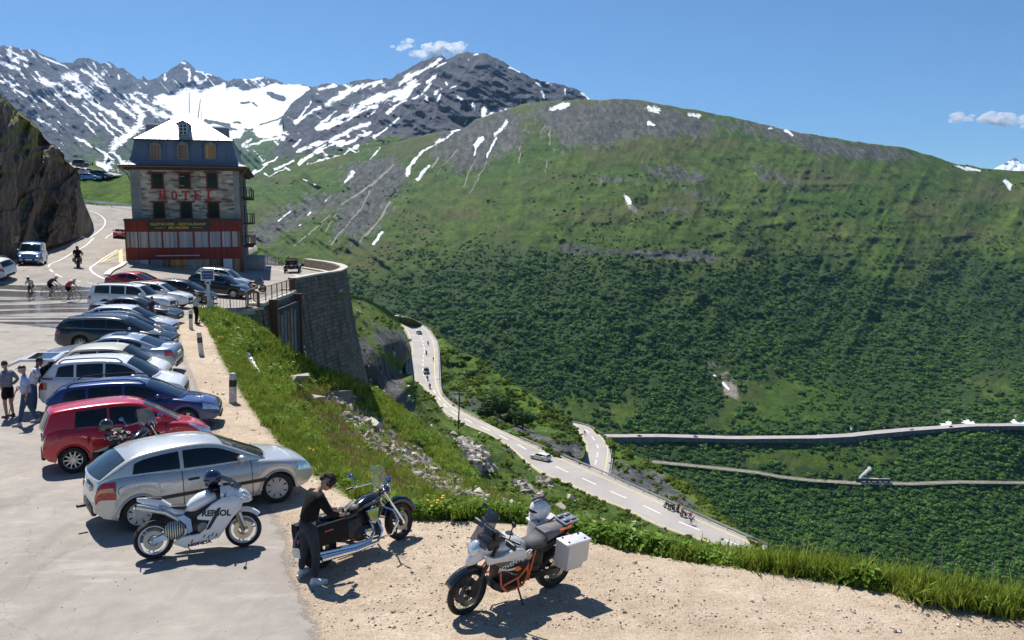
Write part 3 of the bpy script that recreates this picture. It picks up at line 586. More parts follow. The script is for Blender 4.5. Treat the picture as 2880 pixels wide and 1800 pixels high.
def lines_on(name, L, R, fr, w, mtl, dash=None, up=.006, label=None, par=None):
    """stripe at fraction fr between kerbs"""
    mb = MB(); C = L*(1-fr)+R*fr; C = resample(C, max(20, int(np.linalg.norm(np.diff(C, axis=0), axis=1).sum()/1.5)))
    T = np.gradient(C, axis=0); T /= np.linalg.norm(T, axis=1)[:, None]; N_ = np.stack([T[:, 1], -T[:, 0], 0*T[:, 0]], -1)*w/2
    s = np.r_[0, np.cumsum(np.linalg.norm(np.diff(C, axis=0), axis=1))]; i = 0
    while i < len(C)-1:
        if dash and (s[i] % (dash[0]+dash[1])) > dash[0]: i += 1; continue
        j = i
        while j < len(C)-1 and (not dash or (s[j] % (dash[0]+dash[1])) <= dash[0]): j += 1
        if j > i: ribbon(mb, C[i:j+1]-N_[i:j+1], C[i:j+1]+N_[i:j+1], up)
        i = j+1 if dash else j
    o = mb.build(name, mtl, par, smooth=False); 
    if par is None: tag(o, label, None, None, 'structure')
    return o
L1, R1 = pair_road(wpts(R1L, ZR1), wpts(R1R, ZR1), 140); L2, R2 = pair_road(wpts(R2L, ZR2), wpts(R2R, ZR2), 60)
def lower_road(name, L, R, label):
    mb = MB(); n = len(L); d = (R-L); d /= np.linalg.norm(d, axis=1)[:, None]
    ribbon(mb, L-d*.9, R+d*.9)
    dn = np.array([0, 0, 5.]); ribbon(mb, R+d*.9, R+d*1.6-dn)
    o = mb.build(name, ROADM, smooth=False); return tag(o, label, None, None, 'structure')
lower_road('lower_road', L1, R1, 'pale pass road winding down below the car park')
lower_road('hairpin_road', L2, R2, 'short curve of the hairpin road further below')
for nm, L, R in (('lower_road_lines', L1, R1), ('hairpin_road_lines', L2, R2)):
    lines_on(nm, L, R, .5, .28, WHITE, (4.5, 4.5), .03, 'white dashed centre line')
    lines_on(nm, L, R, .05, .2, YELL, None, .03, 'thin edge line'); lines_on(nm, L, R, .9, .22, YELL, None, .03, 'thin edge line')
_i = int(len(L1)*.245); 
# ------------------------------------------------------------ hillsides round the lower roads
def rl_small(a, fx, fy, seed, ridged=True, v0=.05):
    return lambda px, py, v: -a*(fbm(px/fx, py/fy, 5, seed, ridged)-.5)*np.clip(v/v0, 0, 1)*np.clip((1-v)/.05, 0, 1)
def mkrock(plist, Z=Z1, soft=14., barel=None, warm=.0, base=-.75):
    def f(px, py, v):
        r = polys(px, py, plist, soft=soft, wob=10, **Z) if plist else np.full(px.shape, -2.)
        b = polys(px, py, barel, soft=12., wob=10, **Z) if barel else np.full(px.shape, -2.)
        return dict(rock=np.maximum(np.clip(r, -2, 1.3), base+(fbm(px/16, py/10, 3, 9)-.5)*.8), bare=np.clip(b, -2, 1.2), dark=np.clip((fbm(px/30, py/18, 3, 19)-.62)*5, -2, .3)-.3, warm=np.full(px.shape, warm))
    return f
# S4: spur between the road and the hairpin
_t4 = zz([(205, 170), (330, 196), (400, 235), (470, 285), (560, 355), (700, 425), (850, 535), (960, 598), (1100, 690), (1215, 790), (1262, 835), (1285, 885), (1306, 925), (1300, 960), (1285, 990), (1262, 1020)], Z1)
_b4 = zz([(205, 176), (300, 203), (362, 228), (415, 262), (453, 320), (466, 400), (468, 520), (474, 590), (500, 650), (560, 702), (700, 778), (800, 830), (920, 884), (1060, 944), (1170, 992), (1255, 1028)], Z1)
_c4 = [(1112, 892, 410), (1180, 908, 385), (1235, 940, 360), (1330, 1005, 330), (1430, 1072, 305), (1530, 1135, 285), (1610, 1200, 270), (1640, 1240, 255), (1650, 1265, 240), (1620, 1310, 215)]
for p in (_b4[0], _b4[2], _b4[4], _b4[6], _b4[8], _b4[10], _b4[12], _b4[14], _b4[15]): _c4.append((p[0], p[1], float(proj(onz(p[0], p[1], ZR1-1.5))[2])))
_c4 += [(1330, 1110, 268), (1420, 1180, 246), (1500, 1215, 236), (1580, 1240, 228), (1270, 1060, 290)]
RK4 = [[(470, 560), (540, 640), (640, 640), (760, 700), (900, 770), (1000, 830), (1080, 850), (1040, 900), (900, 820), (700, 720), (560, 680)], [(1060, 850), (1150, 870), (1220, 890), (1290, 880), (1310, 925), (1290, 980), (1240, 1010), (1140, 960), (1060, 900)], [(560, 640), (700, 640), (860, 690), (900, 720), (760, 700)]]
S4 = sheet('grassy_spur', _t4, _b4, _c4, 260, 70, rl_small(.035, 40, 22, 41), land_mid, mkrock(RK4), (12, 12), 'grassy spur with a rocky foot between the two lower roads', jag=2, seed=2, botz=ZR1-.3)
# S5: slope right of the hairpin, falling to the valley
_t5 = zz([(1340, 800), (1385, 832), (1450, 880), (1500, 912), (1640, 1000), (1750, 1060), (1900, 1150), (2000, 1232), (2060, 1290), (2110, 1345), (2177, 1405), (2300, 1480)], Z1)
_b5 = zz([(1340, 815), (1392, 850), (1441, 910), (1446, 970), (1430, 1092), (1520, 1138), (1600, 1176), (1700, 1220), (1800, 1266), (2000, 1356), (2177, 1436), (2300, 1492)], Z1)
_c5 = [(1665, 1197, 300), (1715, 1240, 268), (1745, 1255, 262), (1815, 1297, 238), (1870, 1327, 226), (1945, 1372, 200), (2000, 1415, 178), (2050, 1470, 155), (2090, 1500, 140), (2141, 1535, 124)]
for p in (_b5[0], _b5[2], _b5[3]): _c5.append((p[0], p[1], float(proj(onz(p[0], p[1], ZR2))[2])))
_c5 += [(1711, 1340, 226)]
for p in _b5[5:]: _c5.append((p[0], p[1], float(proj(onz(p[0], p[1], ZR1-1.5))[2])+1))
_c5 += [(1745, 1320, 224), (1800, 1350, 205), (1860, 1390, 186), (1920, 1420, 172)]
RK5 = [[(1440, 1000), (1520, 1010), (1600, 1030), (1700, 1060), (1830, 1180), (1800, 1240), (1700, 1200), (1560, 1150), (1430, 1090)], [(1830, 1180), (1930, 1260), (1960, 1310), (1860, 1270), (1800, 1240)]]
S5 = sheet('valley_edge_slope', _t5, _b5, _c5, 260, 60, rl_small(.03, 34, 20, 43), land_mid, mkrock(RK5), (25, 10), 'grass slope with a dark rock face beside the hairpin road', jag=2, seed=4)
# S6: grassy terrace with a dark cliff under it, between the wall and the road
_t6 = zz([(-30, 66), (40, 78), (90, 98), (160, 128), (210, 165), (245, 205), (285, 262), (312, 330), (322, 372), (303, 425), (299, 515), (380, 577), (440, 632), (500, 724), (600, 787), (750, 847), (880, 927), (960, 1007), (1040, 1067), (1200, 1132), (1350, 1210), (1500, 1262), (1620, 1327), (1720, 1372), (1860, 1422), (2000, 1467), (2177, 1522), (2300, 1580)], Z1)
_b6 = [(975, 1100), (1000, 1120), (1040, 1130), (1080, 1160), (1120, 1200), (1180, 1250), (1240, 1300), (1300, 1360), (1340, 1440), (1420, 1510), (1520, 1560), (1620, 1600), (1720, 1640), (1850, 1680), (2000, 1710), (2150, 1740)]
_c6 = [(985, 833, 190), (1040, 848, 230), (1080, 863, 290), (1122, 900, 385)]
for p in _t6[6:]: _c6.append((p[0], p[1], float(proj(onz(p[0], p[1], ZR1+.8))[2])-.5))
_c6 += [(1010, 900, 140), (1030, 945, 128), (1080, 1030, 128), (1147, 1128, 126), (1060, 1130, 108), (1180, 1180, 126), (1250, 1230, 128), (1320, 1290, 130), (1300, 1350, 118), (1200, 1265, 116), (1100, 1180, 110), (1100, 1000, 165), (1120, 950, 215), (1150, 1060, 185), (1400, 1330, 138), (1500, 1400, 132), (1650, 1480, 118), (1850, 1560, 104), (2150, 1620, 88), (1340, 1400, 112), (1520, 1490, 100), (975, 1100, 98), (1360, 1240, 160), (1420, 1510, 70), (1620, 1600, 62), (1850, 1680, 54), (2150, 1740, 48)]
RK6 = [[(20, 300), (56, 290), (160, 420), (250, 520), (300, 640), (340, 720), (400, 830), (520, 900), (570, 940), (660, 980), (680, 1060), (600, 1060), (400, 960), (250, 820), (0, 700)], [(100, 240), (200, 250), (290, 300), (310, 370), (270, 440), (200, 400), (110, 330)], [(900, 930), (890, 960), (860, 940), (850, 915)]]
BR6 = [[(560, 870), (640, 880), (740, 950), (790, 1040), (760, 1080), (690, 1060), (640, 960)], [(900, 1120), (960, 1110), (1000, 1160), (960, 1180)], [(1020, 1100), (1100, 1110), (1100, 1150), (1040, 1140)], [(1020, 1180), (1080, 1190), (1060, 1220), (1010, 1210)]]
_mk6 = mkrock(RK6, barel=BR6)
S6 = sheet('road_bank', _t6, _b6, _c6, 380, 150, rl_small(.02, 34, 24, 45), land_mid, _mk6, (6, 10), 'grassy bank and dark cliff band above the lower road', jag=0, seed=6, topz=(ZR1+.1, 1120))
# S7: steep meadow falling from the gravel edge
_b7 = [(596, 872), (680, 905), (760, 955), (830, 1005), (900, 1035), (960, 1060), (1022, 1078), (1085, 1122), (1150, 1168), (1215, 1216), (1270, 1262), (1325, 1322), (1385, 1380), (1480, 1428), (1600, 1472), (1720, 1512), (1860, 1545), (2050, 1572), (2250, 1600), (2460, 1638), (2880, 1706), (3050, 1735)]
_e7 = np.array([[p.x, p.y, p.z] for p in _ew])
_c7 = [(a, b, float(proj(np.array(w))[2])) for (a, b), w in zip(EDGE_PX, _e7)]
_c7 += [(596, 872, 53), (680, 905, 54.5), (760, 955, 58), (830, 1005, 63.5), (900, 1035, 69), (960, 1060, 75), (1022, 1078, 83), (1085, 1122, 95), (1150, 1168, 104), (1215, 1216, 110), (1270, 1262, 113), (1325, 1322, 114), (1385, 1380, 90), (1480, 1428, 40), (1600, 1472, 26), (1720, 1512, 22), (1860, 1545, 19.5), (2050, 1572, 18), (2250, 1600, 17), (2460, 1638, 16), (2880, 1706, 14.6), (3050, 1735, 14), (800, 1100, 50), (900, 1180, 52), (1000, 1250, 52), (1100, 1320, 50), (1200, 1380, 46), (700, 1010, 48), (850, 1030, 66)]
BR7 = [[(930, 1085), (985, 1100), (1060, 1165), (1110, 1220), (1240, 1310), (1330, 1370), (1470, 1425), (1440, 1450), (1330, 1425), (1200, 1380), (1080, 1290), (1010, 1240), (960, 1190), (900, 1120)]]
def mk7(px, py, v):
    b = polys(px, py, BR7, soft=24., wob=16)*.55
    n = fbm(px/26, py/15, 4, 55)
    w = np.clip(polys(px, py, [[(880, 1080), (960, 1110), (1200, 1300), (1300, 1400), (1100, 1420), (960, 1330), (900, 1230), (820, 1130)], [(1340, 1340), (1500, 1400), (1440, 1440), (1350, 1400)]], soft=40., wob=20)*.6+.45, 0, 1)
    return dict(bare=np.clip(np.where(b > -.6, b+(n-.55)*3.0, -1.6), -2, 1.3)+.05, warm=w, rock=np.full(px.shape, -1.7), dark=(fbm(px/20, py/12, 3, 71)-.66)*4)
S7 = sheet('meadow_slope', EDGE_PX, _b7, _c7, 460, 130, rl_small(.02, 60, 34, 47, True, .1), land_near, mk7, (0, 8), 'steep grass and scree slope falling from the gravel edge', jag=0, seed=6)
# S8: rock cliff on the left
_t8 = [(-120, 170), (-60, 225), (0, 266), (18, 280), (40, 302), (60, 318), (83, 334), (100, 352), (117, 373), (122, 385), (140, 402), (160, 412), (180, 433), (182, 449), (205, 468), (218, 480), (224, 497), (226, 520), (229, 542), (236, 566), (243, 583), (252, 604), (262, 628), (264, 640)]
_b8 = [(-120, 800), (-60, 775), (6, 742), (60, 724), (119, 704), (170, 688), (217, 671), (240, 662), (264, 645)]
_c8 = []
for a, b in _b8: g = ground(a, b); _c8.append((a, float(proj(np.array(g))[2])+.3))
_c8 = np.array(_c8); print('CLIFF', _c8.round(1).tolist())
_bb8 = np.array(_b8, float)
def d8(q):
    q = np.asarray(q, float); f = np.interp(q[..., 0], _c8[:, 0], _c8[:, 1]); yb_ = np.interp(q[..., 0], _bb8[:, 0], _bb8[:, 1])
    return np.log(f*(1+.045*np.clip((yb_-q[..., 1])/400, 0, 1.5))+np.clip((yb_-q[..., 1])/60, 0, 1)*.5)
_c8f = d8
def rl8(px, py, v):
    e = np.clip((1-v)/.03, 0, 1)*np.clip(v/.02, .3, 1)
    a = fbm(px/60+py/200, py/120, 5, 51, True)-.5; b = vnoise(px/34+py/90, py/46, 53); st = np.floor((py+px*.5+vnoise(px/50, py/50, 2)*60)/52)
    c = vnoise(st*3.1, px/70, 57)-.5
    return -(a*.055+(b-.5)*.028+c*.02)*e
def mk8(px, py, v):
    r = 1.0-polys(px, py, [[(-120, 170), (0, 262), (60, 310), (125, 385), (90, 395), (40, 330), (0, 300), (-120, 220)], [(0, 455), (60, 430), (100, 415), (140, 425), (125, 450), (60, 440), (30, 450), (0, 475)], [(180, 440), (225, 490), (222, 500), (190, 470)], [(40, 560), (70, 560), (80, 580), (50, 590)], [(90, 400), (180, 450), (200, 480), (120, 430)]], soft=8., wob=22)*1.1
    return dict(rock=np.clip(r, -1.4, 1.2)-(fbm(px/40, py/16, 4, 5)-.37)*4.6*np.clip((640-py)/220, .2, 1), dark=np.full(px.shape, -2))
def m_cliff():
    t = NT('dark_granite_cliff'); co = t.co(); n1 = t.noise(co, .5, 6, .65); n2 = t.noise(co, 2.6, 5, .7); n3 = t.noise(t.co((1, 1, .25)), 1.3, 5, .6)
    rk = t.ramp(t.math('ADD', t.math('MULTIPLY', n1, .45), t.math('ADD', t.math('MULTIPLY', n2, .25), t.math('MULTIPLY', n3, .3))), [(.36, (.030, .022, .014)), (.48, (.11, .082, .055)), (.57, (.24, .19, .14)), (.70, (.50, .44, .37))])
    rm = t.mr(t.math('ADD', t.attr('rock'), t.mr(n2, 0, 1, -.8, .8)), 0, .2)
    c = t.mix(rm, t.ramp(n2, [(.35, (.07, .085, .014)), (.65, (.24, .25, .05))]), rk)
    v = t.vor(t.co((.5, .5, .28)), 1.0, 'DISTANCE_TO_EDGE')
    h = t.math('ADD', t.math('MULTIPLY', n1, 1.2), t.math('ADD', t.math('MULTIPLY', n2, .4), t.mr(v, 0, .15, 0, .5)))
    t.P(Base_Color=c, Roughness=.9, Normal=t.bump(h, 1., .7)); return t.m
CLIFFM = m_cliff()
S8 = sheet('rock_cliff', _t8, _b8, d8, 240, 240, rl8, CLIFFM, mk8, (20, 2), 'dark granite cliff with mossy ledges at the left edge', jag=0, seed=9)
def box_graffiti():
    mb = MB(); f = S8['f']
    def P(x, y): d = float(np.exp(f(np.array([x, y], float))))-2.5; return Vector(at(x, y, d))
    sc = 32/225.
    for st in ([(52, 545), (40, 545), (40, 620), (54, 620), (54, 545)], [(61, 625), (61, 540), (74, 545), (75, 575), (62, 585), (76, 620)]):
        pts = [(x-40, y-545) for x, y in st]
        w = [P(40+x*.36, 666+y*.2) for x, y in pts]
        mb.tube(w, .038, 5)
    return mb
_g = box_graffiti().build('painted_letters', mat('ochre_wall_paint', (.55, .42, .22), .8))
tag(_g, 'ochre letters painted low on the dark rock face', 'painted letters')
# S9: green slope behind the bend and the upper parking terrace
_t9 = [(190, 470), (226, 478), (262, 462), (284, 470), (300, 482), (312, 494), (345, 496), (400, 498)]
_b9 = [(190, 600), (232, 574), (262, 577), (290, 580), (320, 583), (345, 585), (372, 588), (400, 590)]
S9 = sheet('green_bank', _t9, _b9, [(190, 470, 176), (262, 462, 200), (300, 482, 190), (400, 498, 182), (190, 600, 150), (262, 577, 152), (372, 588, 144), (225, 505, 172), (370, 503, 172), (250, 503, 172)], 90, 60, rl_small(.012, 22, 12, 49), land_near, mkrock(None, base=-1.6), (5, 5), 'bright green bank behind the bend of the upper road', jag=1.0, seed=1)
_mb = MB(); _A = [at(x, y, d) for x, y, d in ((196, 508, 172), (225, 512, 172), (262, 506, 173), (305, 497, 175), (345, 493, 176))]; _B = [at(x, y, d) for x, y, d in ((196, 458, 205), (215, 463, 206), (240, 466, 206), (258, 474, 205), (272, 480, 200))]
ribbon(_mb, np.array(_A), np.array(_B), .15); tag(_mb.build('upper_terrace', ROADM, smooth=False), 'small pale parking terrace high on the left', None, None, 'structure')
# S10: mound behind the terrace, right of the hotel
_t10 = [(640, 690), (700, 694), (715, 690), (735, 697), (752, 705), (768, 715), (778, 728), (784, 745)]
_b10 = [(640, 800), (690, 760), (700, 762), (715, 762), (735, 761), (752, 761), (768, 760), (786, 760)]
S10 = sheet('rocky_mound', _t10, _b10, [(640, 690, 150), (735, 697, 148), (784, 745, 140), (640, 800, 132), (735, 761, 128), (786, 760, 128)], 60, 40, rl_small(.02, 16, 12, 53), land_near, mkrock([[(742, 700), (784, 735), (786, 760), (740, 752), (735, 720)]], Z=dict(z=1., ox=0, oy=0), soft=6., base=-1.2), (5, 12), 'small rocky grass mound behind the terrace', jag=1)
# ------------------------------------------------------------ far road, retaining wall, railway
def far_strip():
    A = []; B = []
    for x, y in resample(ROADF, 90):
        d = on2(x, y)-13; p = at(x, y, d); A.append(p)
    A = np.array(A); T = np.gradient(A, axis=0); T[:, 2] = 0; T /= np.linalg.norm(T, axis=1)[:, None]; N_ = np.stack([-T[:, 1], T[:, 0], 0*T[:, 0]], -1)
    B = A+N_*13.5
    mb = MB(); ribbon(mb, A, B); tag(mb.build('valley_road', ROADM, smooth=False), 'thin pale road crossing the far valley side', None, None, 'structure')
    mb = MB(); n = len(A); h = 3.6+2.2*np.clip(np.sin(np.arange(n)*.16+.5), 0, 1)*np.where(np.arange(n) < n*.62, 1, .2)
    v = []; 
    for a, k, nn in zip(A, h, N_): v += [tuple(a-nn*.5+(0, 0, .55)), tuple(a-nn*.5+(0, 0, -k)), tuple(a-nn*.02+(0, 0, .55))]
    f = []
    for i in range(n-1): f += [(3*i, 3*i+1, 3*i+4, 3*i+3), (3*i, 3*i+3, 3*i+5, 3*i+2)]
    mb.add(v, f); w = mb.build('retaining_wall', mat('dark_weathered_masonry', (.10, .10, .105), .9, var=.5, vs=.25), smooth=False)
    tag(w, 'long dark retaining wall under the far valley road', 'retaining wall')
    return A, N_, T
FA, FN, FT = far_strip()
def rail_strip():
    A = np.array([at(x, y, on2(x, y)-7) for x, y in resample(RAIL, 90)]); T = np.gradient(A, axis=0); T[:, 2] = 0; T /= np.linalg.norm(T, axis=1)[:, None]; N_ = np.stack([-T[:, 1], T[:, 0], 0*T[:, 0]], -1)
    mb = MB(); ribbon(mb, A, A+N_*4.2); ribbon(mb, A, A-N_*1.5+np.array([0, 0, -1.2])); tag(mb.build('railway_bed', mat('railway_ballast', (.36, .33, .24), .9, var=.3, vs=.3), smooth=False), 'thin railway bed through the bushes', None, None, 'structure')
    mb = MB()
    for k in (1.6, 2.6):
        C = A+N_*k; C[:, 2] += .15
        mb.tube([Vector(p) for p in C], .12, 4)
    tag(mb.build('railway_rails', mat('rail_steel', (.5, .45, .38), .4, .8)), 'pair of rails on the railway bed', None, None, 'structure')
    return A, N_, T
RA, RN, RT = rail_strip()

# ------------------------------------------------------------ markings of the upper road
def paint_line(pxs, w, mtl, name, label, dash=None, up=.012):
    P = np.array([tuple(ground(a, b)) for a, b in pxs]); n = max(6, int(np.hypot(*np.diff(P[:, :2], axis=0).T).sum()/.6)); C = resample(P, n)
    for _ in range(40): C[1:-1] = (C[:-2]+2*C[1:-1]+C[2:])/4
    C[:, 2] = PZ(C[:, 0], C[:, 1])+up; T = np.gradient(C, axis=0); T /= np.linalg.norm(T, axis=1)[:, None]; N_ = np.stack([T[:, 1], -T[:, 0], 0*T[:, 0]], -1)*w/2; s = np.r_[0, np.cumsum(np.linalg.norm(np.diff(C, axis=0), axis=1))]; mb = MB(); i = 0
    while i < n-1:
        if dash and (s[i] % sum(dash)) > dash[0]: i += 1; continue
        j = i
        while j < n-1 and (not dash or (s[j] % sum(dash)) <= dash[0]): j += 1
        if j > i: ribbon(mb, C[i:j+1]-N_[i:j+1], C[i:j+1]+N_[i:j+1])
        i = j+1 if dash else j
    return tag(mb.build(name, mtl, smooth=False), label, None, None, 'structure')
paint_line([(-40, 770), (6, 752), (60, 735), (119, 716), (170, 699), (217, 683), (250, 668), (275, 652), (296, 634), (302, 622), (296, 610), (275, 600), (252, 592)], .15, WHITE, 'road_edge_line', 'white edge line along the foot of the cliff')
paint_line([(151, 738), (198, 713), (248, 689), (300, 664), (335, 646)], .15, WHITE, 'road_centre_line', 'solid white line in the middle of the upper road')
paint_line([(151, 738), (133, 750), (126, 762), (136, 774), (158, 783), (200, 792), (260, 798)], .16, WHITE, 'road_centre_line', 'short curved dashes where the road meets the car park', (1.2, .9))
paint_line([(330, 703), (300, 720), (278, 733), (258, 748), (248, 762), (254, 774), (276, 782), (300, 787)], .17, WHITE, 'road_edge_line', 'curved white line round the marked corner beside the hotel')
paint_line([(345, 700), (310, 720), (284, 738)], .2, YELL, 'yellow_hatching', 'yellow line of the no parking area'); paint_line([(337, 704), (337, 722), (338, 738)], .5, YELL, 'yellow_hatching', 'broad yellow bar of the no parking area'); paint_line([(284, 738), (315, 728), (355, 716)], .2, YELL, 'yellow_hatching', 'yellow diagonal of the no parking area'); paint_line([(275, 741), (310, 742), (340, 740)], .2, YELL, 'yellow_hatching', 'lower yellow line of the no parking area')
paint_line([(750, 755), (790, 757), (822, 770), (870, 790)], .15, WHITE, 'road_edge_line', 'thin white line on the terrace road'); paint_line([(300, 775), (322, 757), (352, 738)], .5, mat('pale_kerb_stone', (.6, .58, .54), .8), 'kerb', 'pale kerb leading to the hotel wall', up=.1)
# ------------------------------------------------------------ shared materials of built things
def m_masonry(name, mortar, c1, c2, su=1., sv=1., row=.42, bw=.9, stain=.5):
    t = NT(name); u = t.attr('u'); v = t.attr('v'); cb = t.n('CombineXYZ', i_0=u, i_1=v, i_2=0.)
    wob = t.n('VectorMath', operation='ADD'); nz = t.n('TexNoise'); t.set(nz.inputs['Vector'], cb); nz.inputs['Scale'].default_value = 1.3; nz.inputs['Detail'].default_value = 3
    sc = t.n('VectorMath', operation='SCALE'); t.set(sc.inputs[0], nz.outputs['Color']); sc.inputs['Scale'].default_value = .34
    t.set(wob.inputs[0], cb); t.set(wob.inputs[1], sc)
    br = t.n('TexBrick', offset=.5, squash=.8, squash_frequency=3); t.set(br.inputs['Vector'], wob.outputs[0]); t.set(br.inputs['Color1'], (0, 0, 0)); t.set(br.inputs['Color2'], (1, 1, 1)); t.set(br.inputs['Mortar'], (.5, .5, .5))
    br.inputs['Scale'].default_value = 1; br.inputs['Mortar Size'].default_value = .022; br.inputs['Brick Width'].default_value = bw; br.inputs['Row Height'].default_value = row; br.inputs['Bias'].default_value = 0
    n2 = t.noise(cb, 5, 5, .65); n3 = t.noise(cb, .5, 4, .6); st = t.noise(t.n('CombineXYZ', i_0=t.math('MULTIPLY', u, 1.6), i_1=t.math('MULTIPLY', v, .12)), 1, 4)
    c = t.mix(t.n('SeparateColor', i_0=br.outputs['Color']).outputs[0], c1, c2)
    c = t.mix(t.mr(n2, .35, .65, 0, .5), c, t.mix(.5, c, (.5, .48, .42)))
    c = t.mix(t.mr(br.outputs['Fac'], 0, 1, 0, .8), c, mortar)
    c = t.mix(t.math('MULTIPLY', t.mr(st, .5, .68), stain), c, (.035, .032, .03))
    c = t.mix(t.mr(n3, .55, .7, 0, .35), c, (.11, .12, .05))
    h = t.math('ADD', t.mr(br.outputs['Fac'], 0, 1, 1, 0), t.math('MULTIPLY', n2, .6))
    t.P(Base_Color=c, Roughness=.9, Normal=t.bump(h, .9, .08)); return t.m
WALLM = m_masonry('coursed_granite_masonry', (.06, .045, .03), (.075, .055, .036), (.23, .17, .115), row=.36, bw=.7, stain=.75)  # dark copy of the stone, the wall's shade put into its colour
CONC = mat('pale_concrete', (.50, .46, .40), .85, vs=2, var=.2)
IRON = mat('rust_brown_iron', (.12, .055, .035), .6, vs=8, var=.3)
STEEL = mat('galvanised_steel', (.55, .56, .58), .45, .6, vs=3)
DARKM = mat('dark_opening', (.012, .012, .013), .8); BLACKP = mat('black_plastic', (.022, .022, .024), .45); RUBBER = mat('tyre_rubber', (.018, .018, .018), .8, bump=.3)
CHROME = mat('chrome', (.82, .82, .84), .09, 1, var=.03); 
# ------------------------------------------------------------ stone retaining wall under the terrace
def smooth_path(P, n, it=2):
    P = resample(P, n)
    for _ in range(it): P[1:-1] = (P[:-2]+2*P[1:-1]+P[2:])/4
    return P
_wy = np.r_[68., 70, 73.5, 77.5, 80.5, 83.5, 86, 88.5, 91, 93.5, 96.5, 99.5]; _wp = smooth_path(np.stack([edge_x(_wy), _wy], -1), 60, 6)
def sweep_wall(path, ztop, zbot, flare, nz=16, pn=None):
    T = np.gradient(path, axis=0); T /= np.linalg.norm(T, axis=1)[:, None]; N_ = np.stack([T[:, 1], -T[:, 0]], -1)
    u = np.r_[0, np.cumsum(np.hypot(*np.diff(path, axis=0).T))]; rows = []; U = []; Vv = []
    for k in range(nz):
        s = k/(nz-1); z = ztop*(1-s)+zbot*s; off = flare*(s**1.3)
        rows.append(np.column_stack([path+N_*off, np.full(len(path), 0)+z])); U.append(u); Vv.append(np.full(len(path), 0)+z)
    return np.array(rows), np.array(U), np.array(Vv), N_
rw = thing('retaining_wall', 'tall curved dark stone wall carrying the terrace beside the hotel', 'stone wall', (-17, 68, 0))
def att_part(name, P, U, V, mtl, par, label=None, flip=False):
    P = P-np.array(par.location) if par else P
    F = grid_faces(P.shape[0], P.shape[1]); F = F[:, ::-1] if flip else F
    o = mesh_obj(name, np_mesh(name, P, F, True, {'u': U, 'v': V}), mtl, par, label); 
    o.data.polygons.foreach_set('use_smooth', [False]*len(o.data.polygons)); return o
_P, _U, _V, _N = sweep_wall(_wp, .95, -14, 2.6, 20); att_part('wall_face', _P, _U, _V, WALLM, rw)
_ip = _wp-_N*.5; _q = np.array([np.column_stack([_ip, np.full(60, .95)]), np.column_stack([_ip, np.full(60, .0)])]); att_part('parapet_inner_face', _q, np.array([_U[0]]*2), np.array([np.full(60, .95), np.zeros(60)]), m_masonry('painted_sunlit_parapet', (.30, .27, .22), (.30, .27, .23), (.46, .42, .36), row=.3, bw=.5, stain=.2), rw)  # inner face: paler copy of the wall stone, sunlight put into its colour
_o2 = _wp+_N*.12; _i2 = _wp-_N*.6
_q = np.array([np.column_stack([_i2, np.full(60, .93)]), np.column_stack([_i2, np.full(60, 1.08)]), np.column_stack([_o2, np.full(60, 1.08)]), np.column_stack([_o2, np.full(60, .93)])]); att_part('coping', _q, np.array([_U[0]]*4), np.array([_U[0]]*4), CONC, rw)
_q = np.array([np.column_stack([_i2, np.full(60, .05)]), np.column_stack([_i2-_N*.0, np.full(60, .14)]), np.column_stack([_i2-_N*.6, np.full(60, .14)]), np.column_stack([_i2-_N*.6, np.full(60, .0)])]); att_part('kerb_stone', _q, np.array([_U[0]]*4), np.array([_U[0]]*4), CONC, rw)
# front wall under the viewing platforms, from the sign to the corner of the parapet
pw = thing('platform_wall', 'lower shaded masonry wall under the railed viewing platforms', 'stone wall', (-18, 57, 0))
_c = [(-21.5, 53.5), (-19.4, 55.6), (-18.2, 57.2), (-17.5, 58.3)]; _pp = smooth_path(np.array(_c), 24, 2); _P, _U, _V, _ = sweep_wall(_pp, -.35, -9, .6, 10); att_part('wall_face', _P, _U, _V, WALLM, pw)
_c = [(-17.5, 58.3), (-17.6, 61), (-17.6, 64.5), (-17.68, 68)]; _pp2 = smooth_path(np.array(_c), 24, 2); _P, _U, _V, _ = sweep_wall(_pp2, -.1, -12, 1.8, 12); att_part('upper_wall_face', _P, _U, _V, WALLM, pw)
def slab(path, w, z, th, mtl, name, par):
    T = np.gradient(path, axis=0); T /= np.linalg.norm(T, axis=1)[:, None]; N_ = np.stack([T[:, 1], -T[:, 0]], -1); mb = MB(); m = len(path); zz_ = z if hasattr(z, '__len__') else [z]*m
    secs = [[tuple(np.r_[path[i]+N_[i]*.12, zz_[i]])]+[tuple(np.r_[path[i]+N_[i]*.12, zz_[i]-th])]+[tuple(np.r_[path[i]-N_[i]*w, zz_[i]-th])]+[tuple(np.r_[path[i]-N_[i]*w, zz_[i]])] for i in range(m)]
    mb.loft(secs); mb.v = [tuple(Vector(v)-par.location) for v in mb.v]; return mb.build(name, mtl, par, smooth=False)
slab(_pp, 1.2, -.28, .16, CONC, 'deck_edge', pw); slab(_pp2, 1.0, .0, .22, CONC, 'deck_edge', pw)
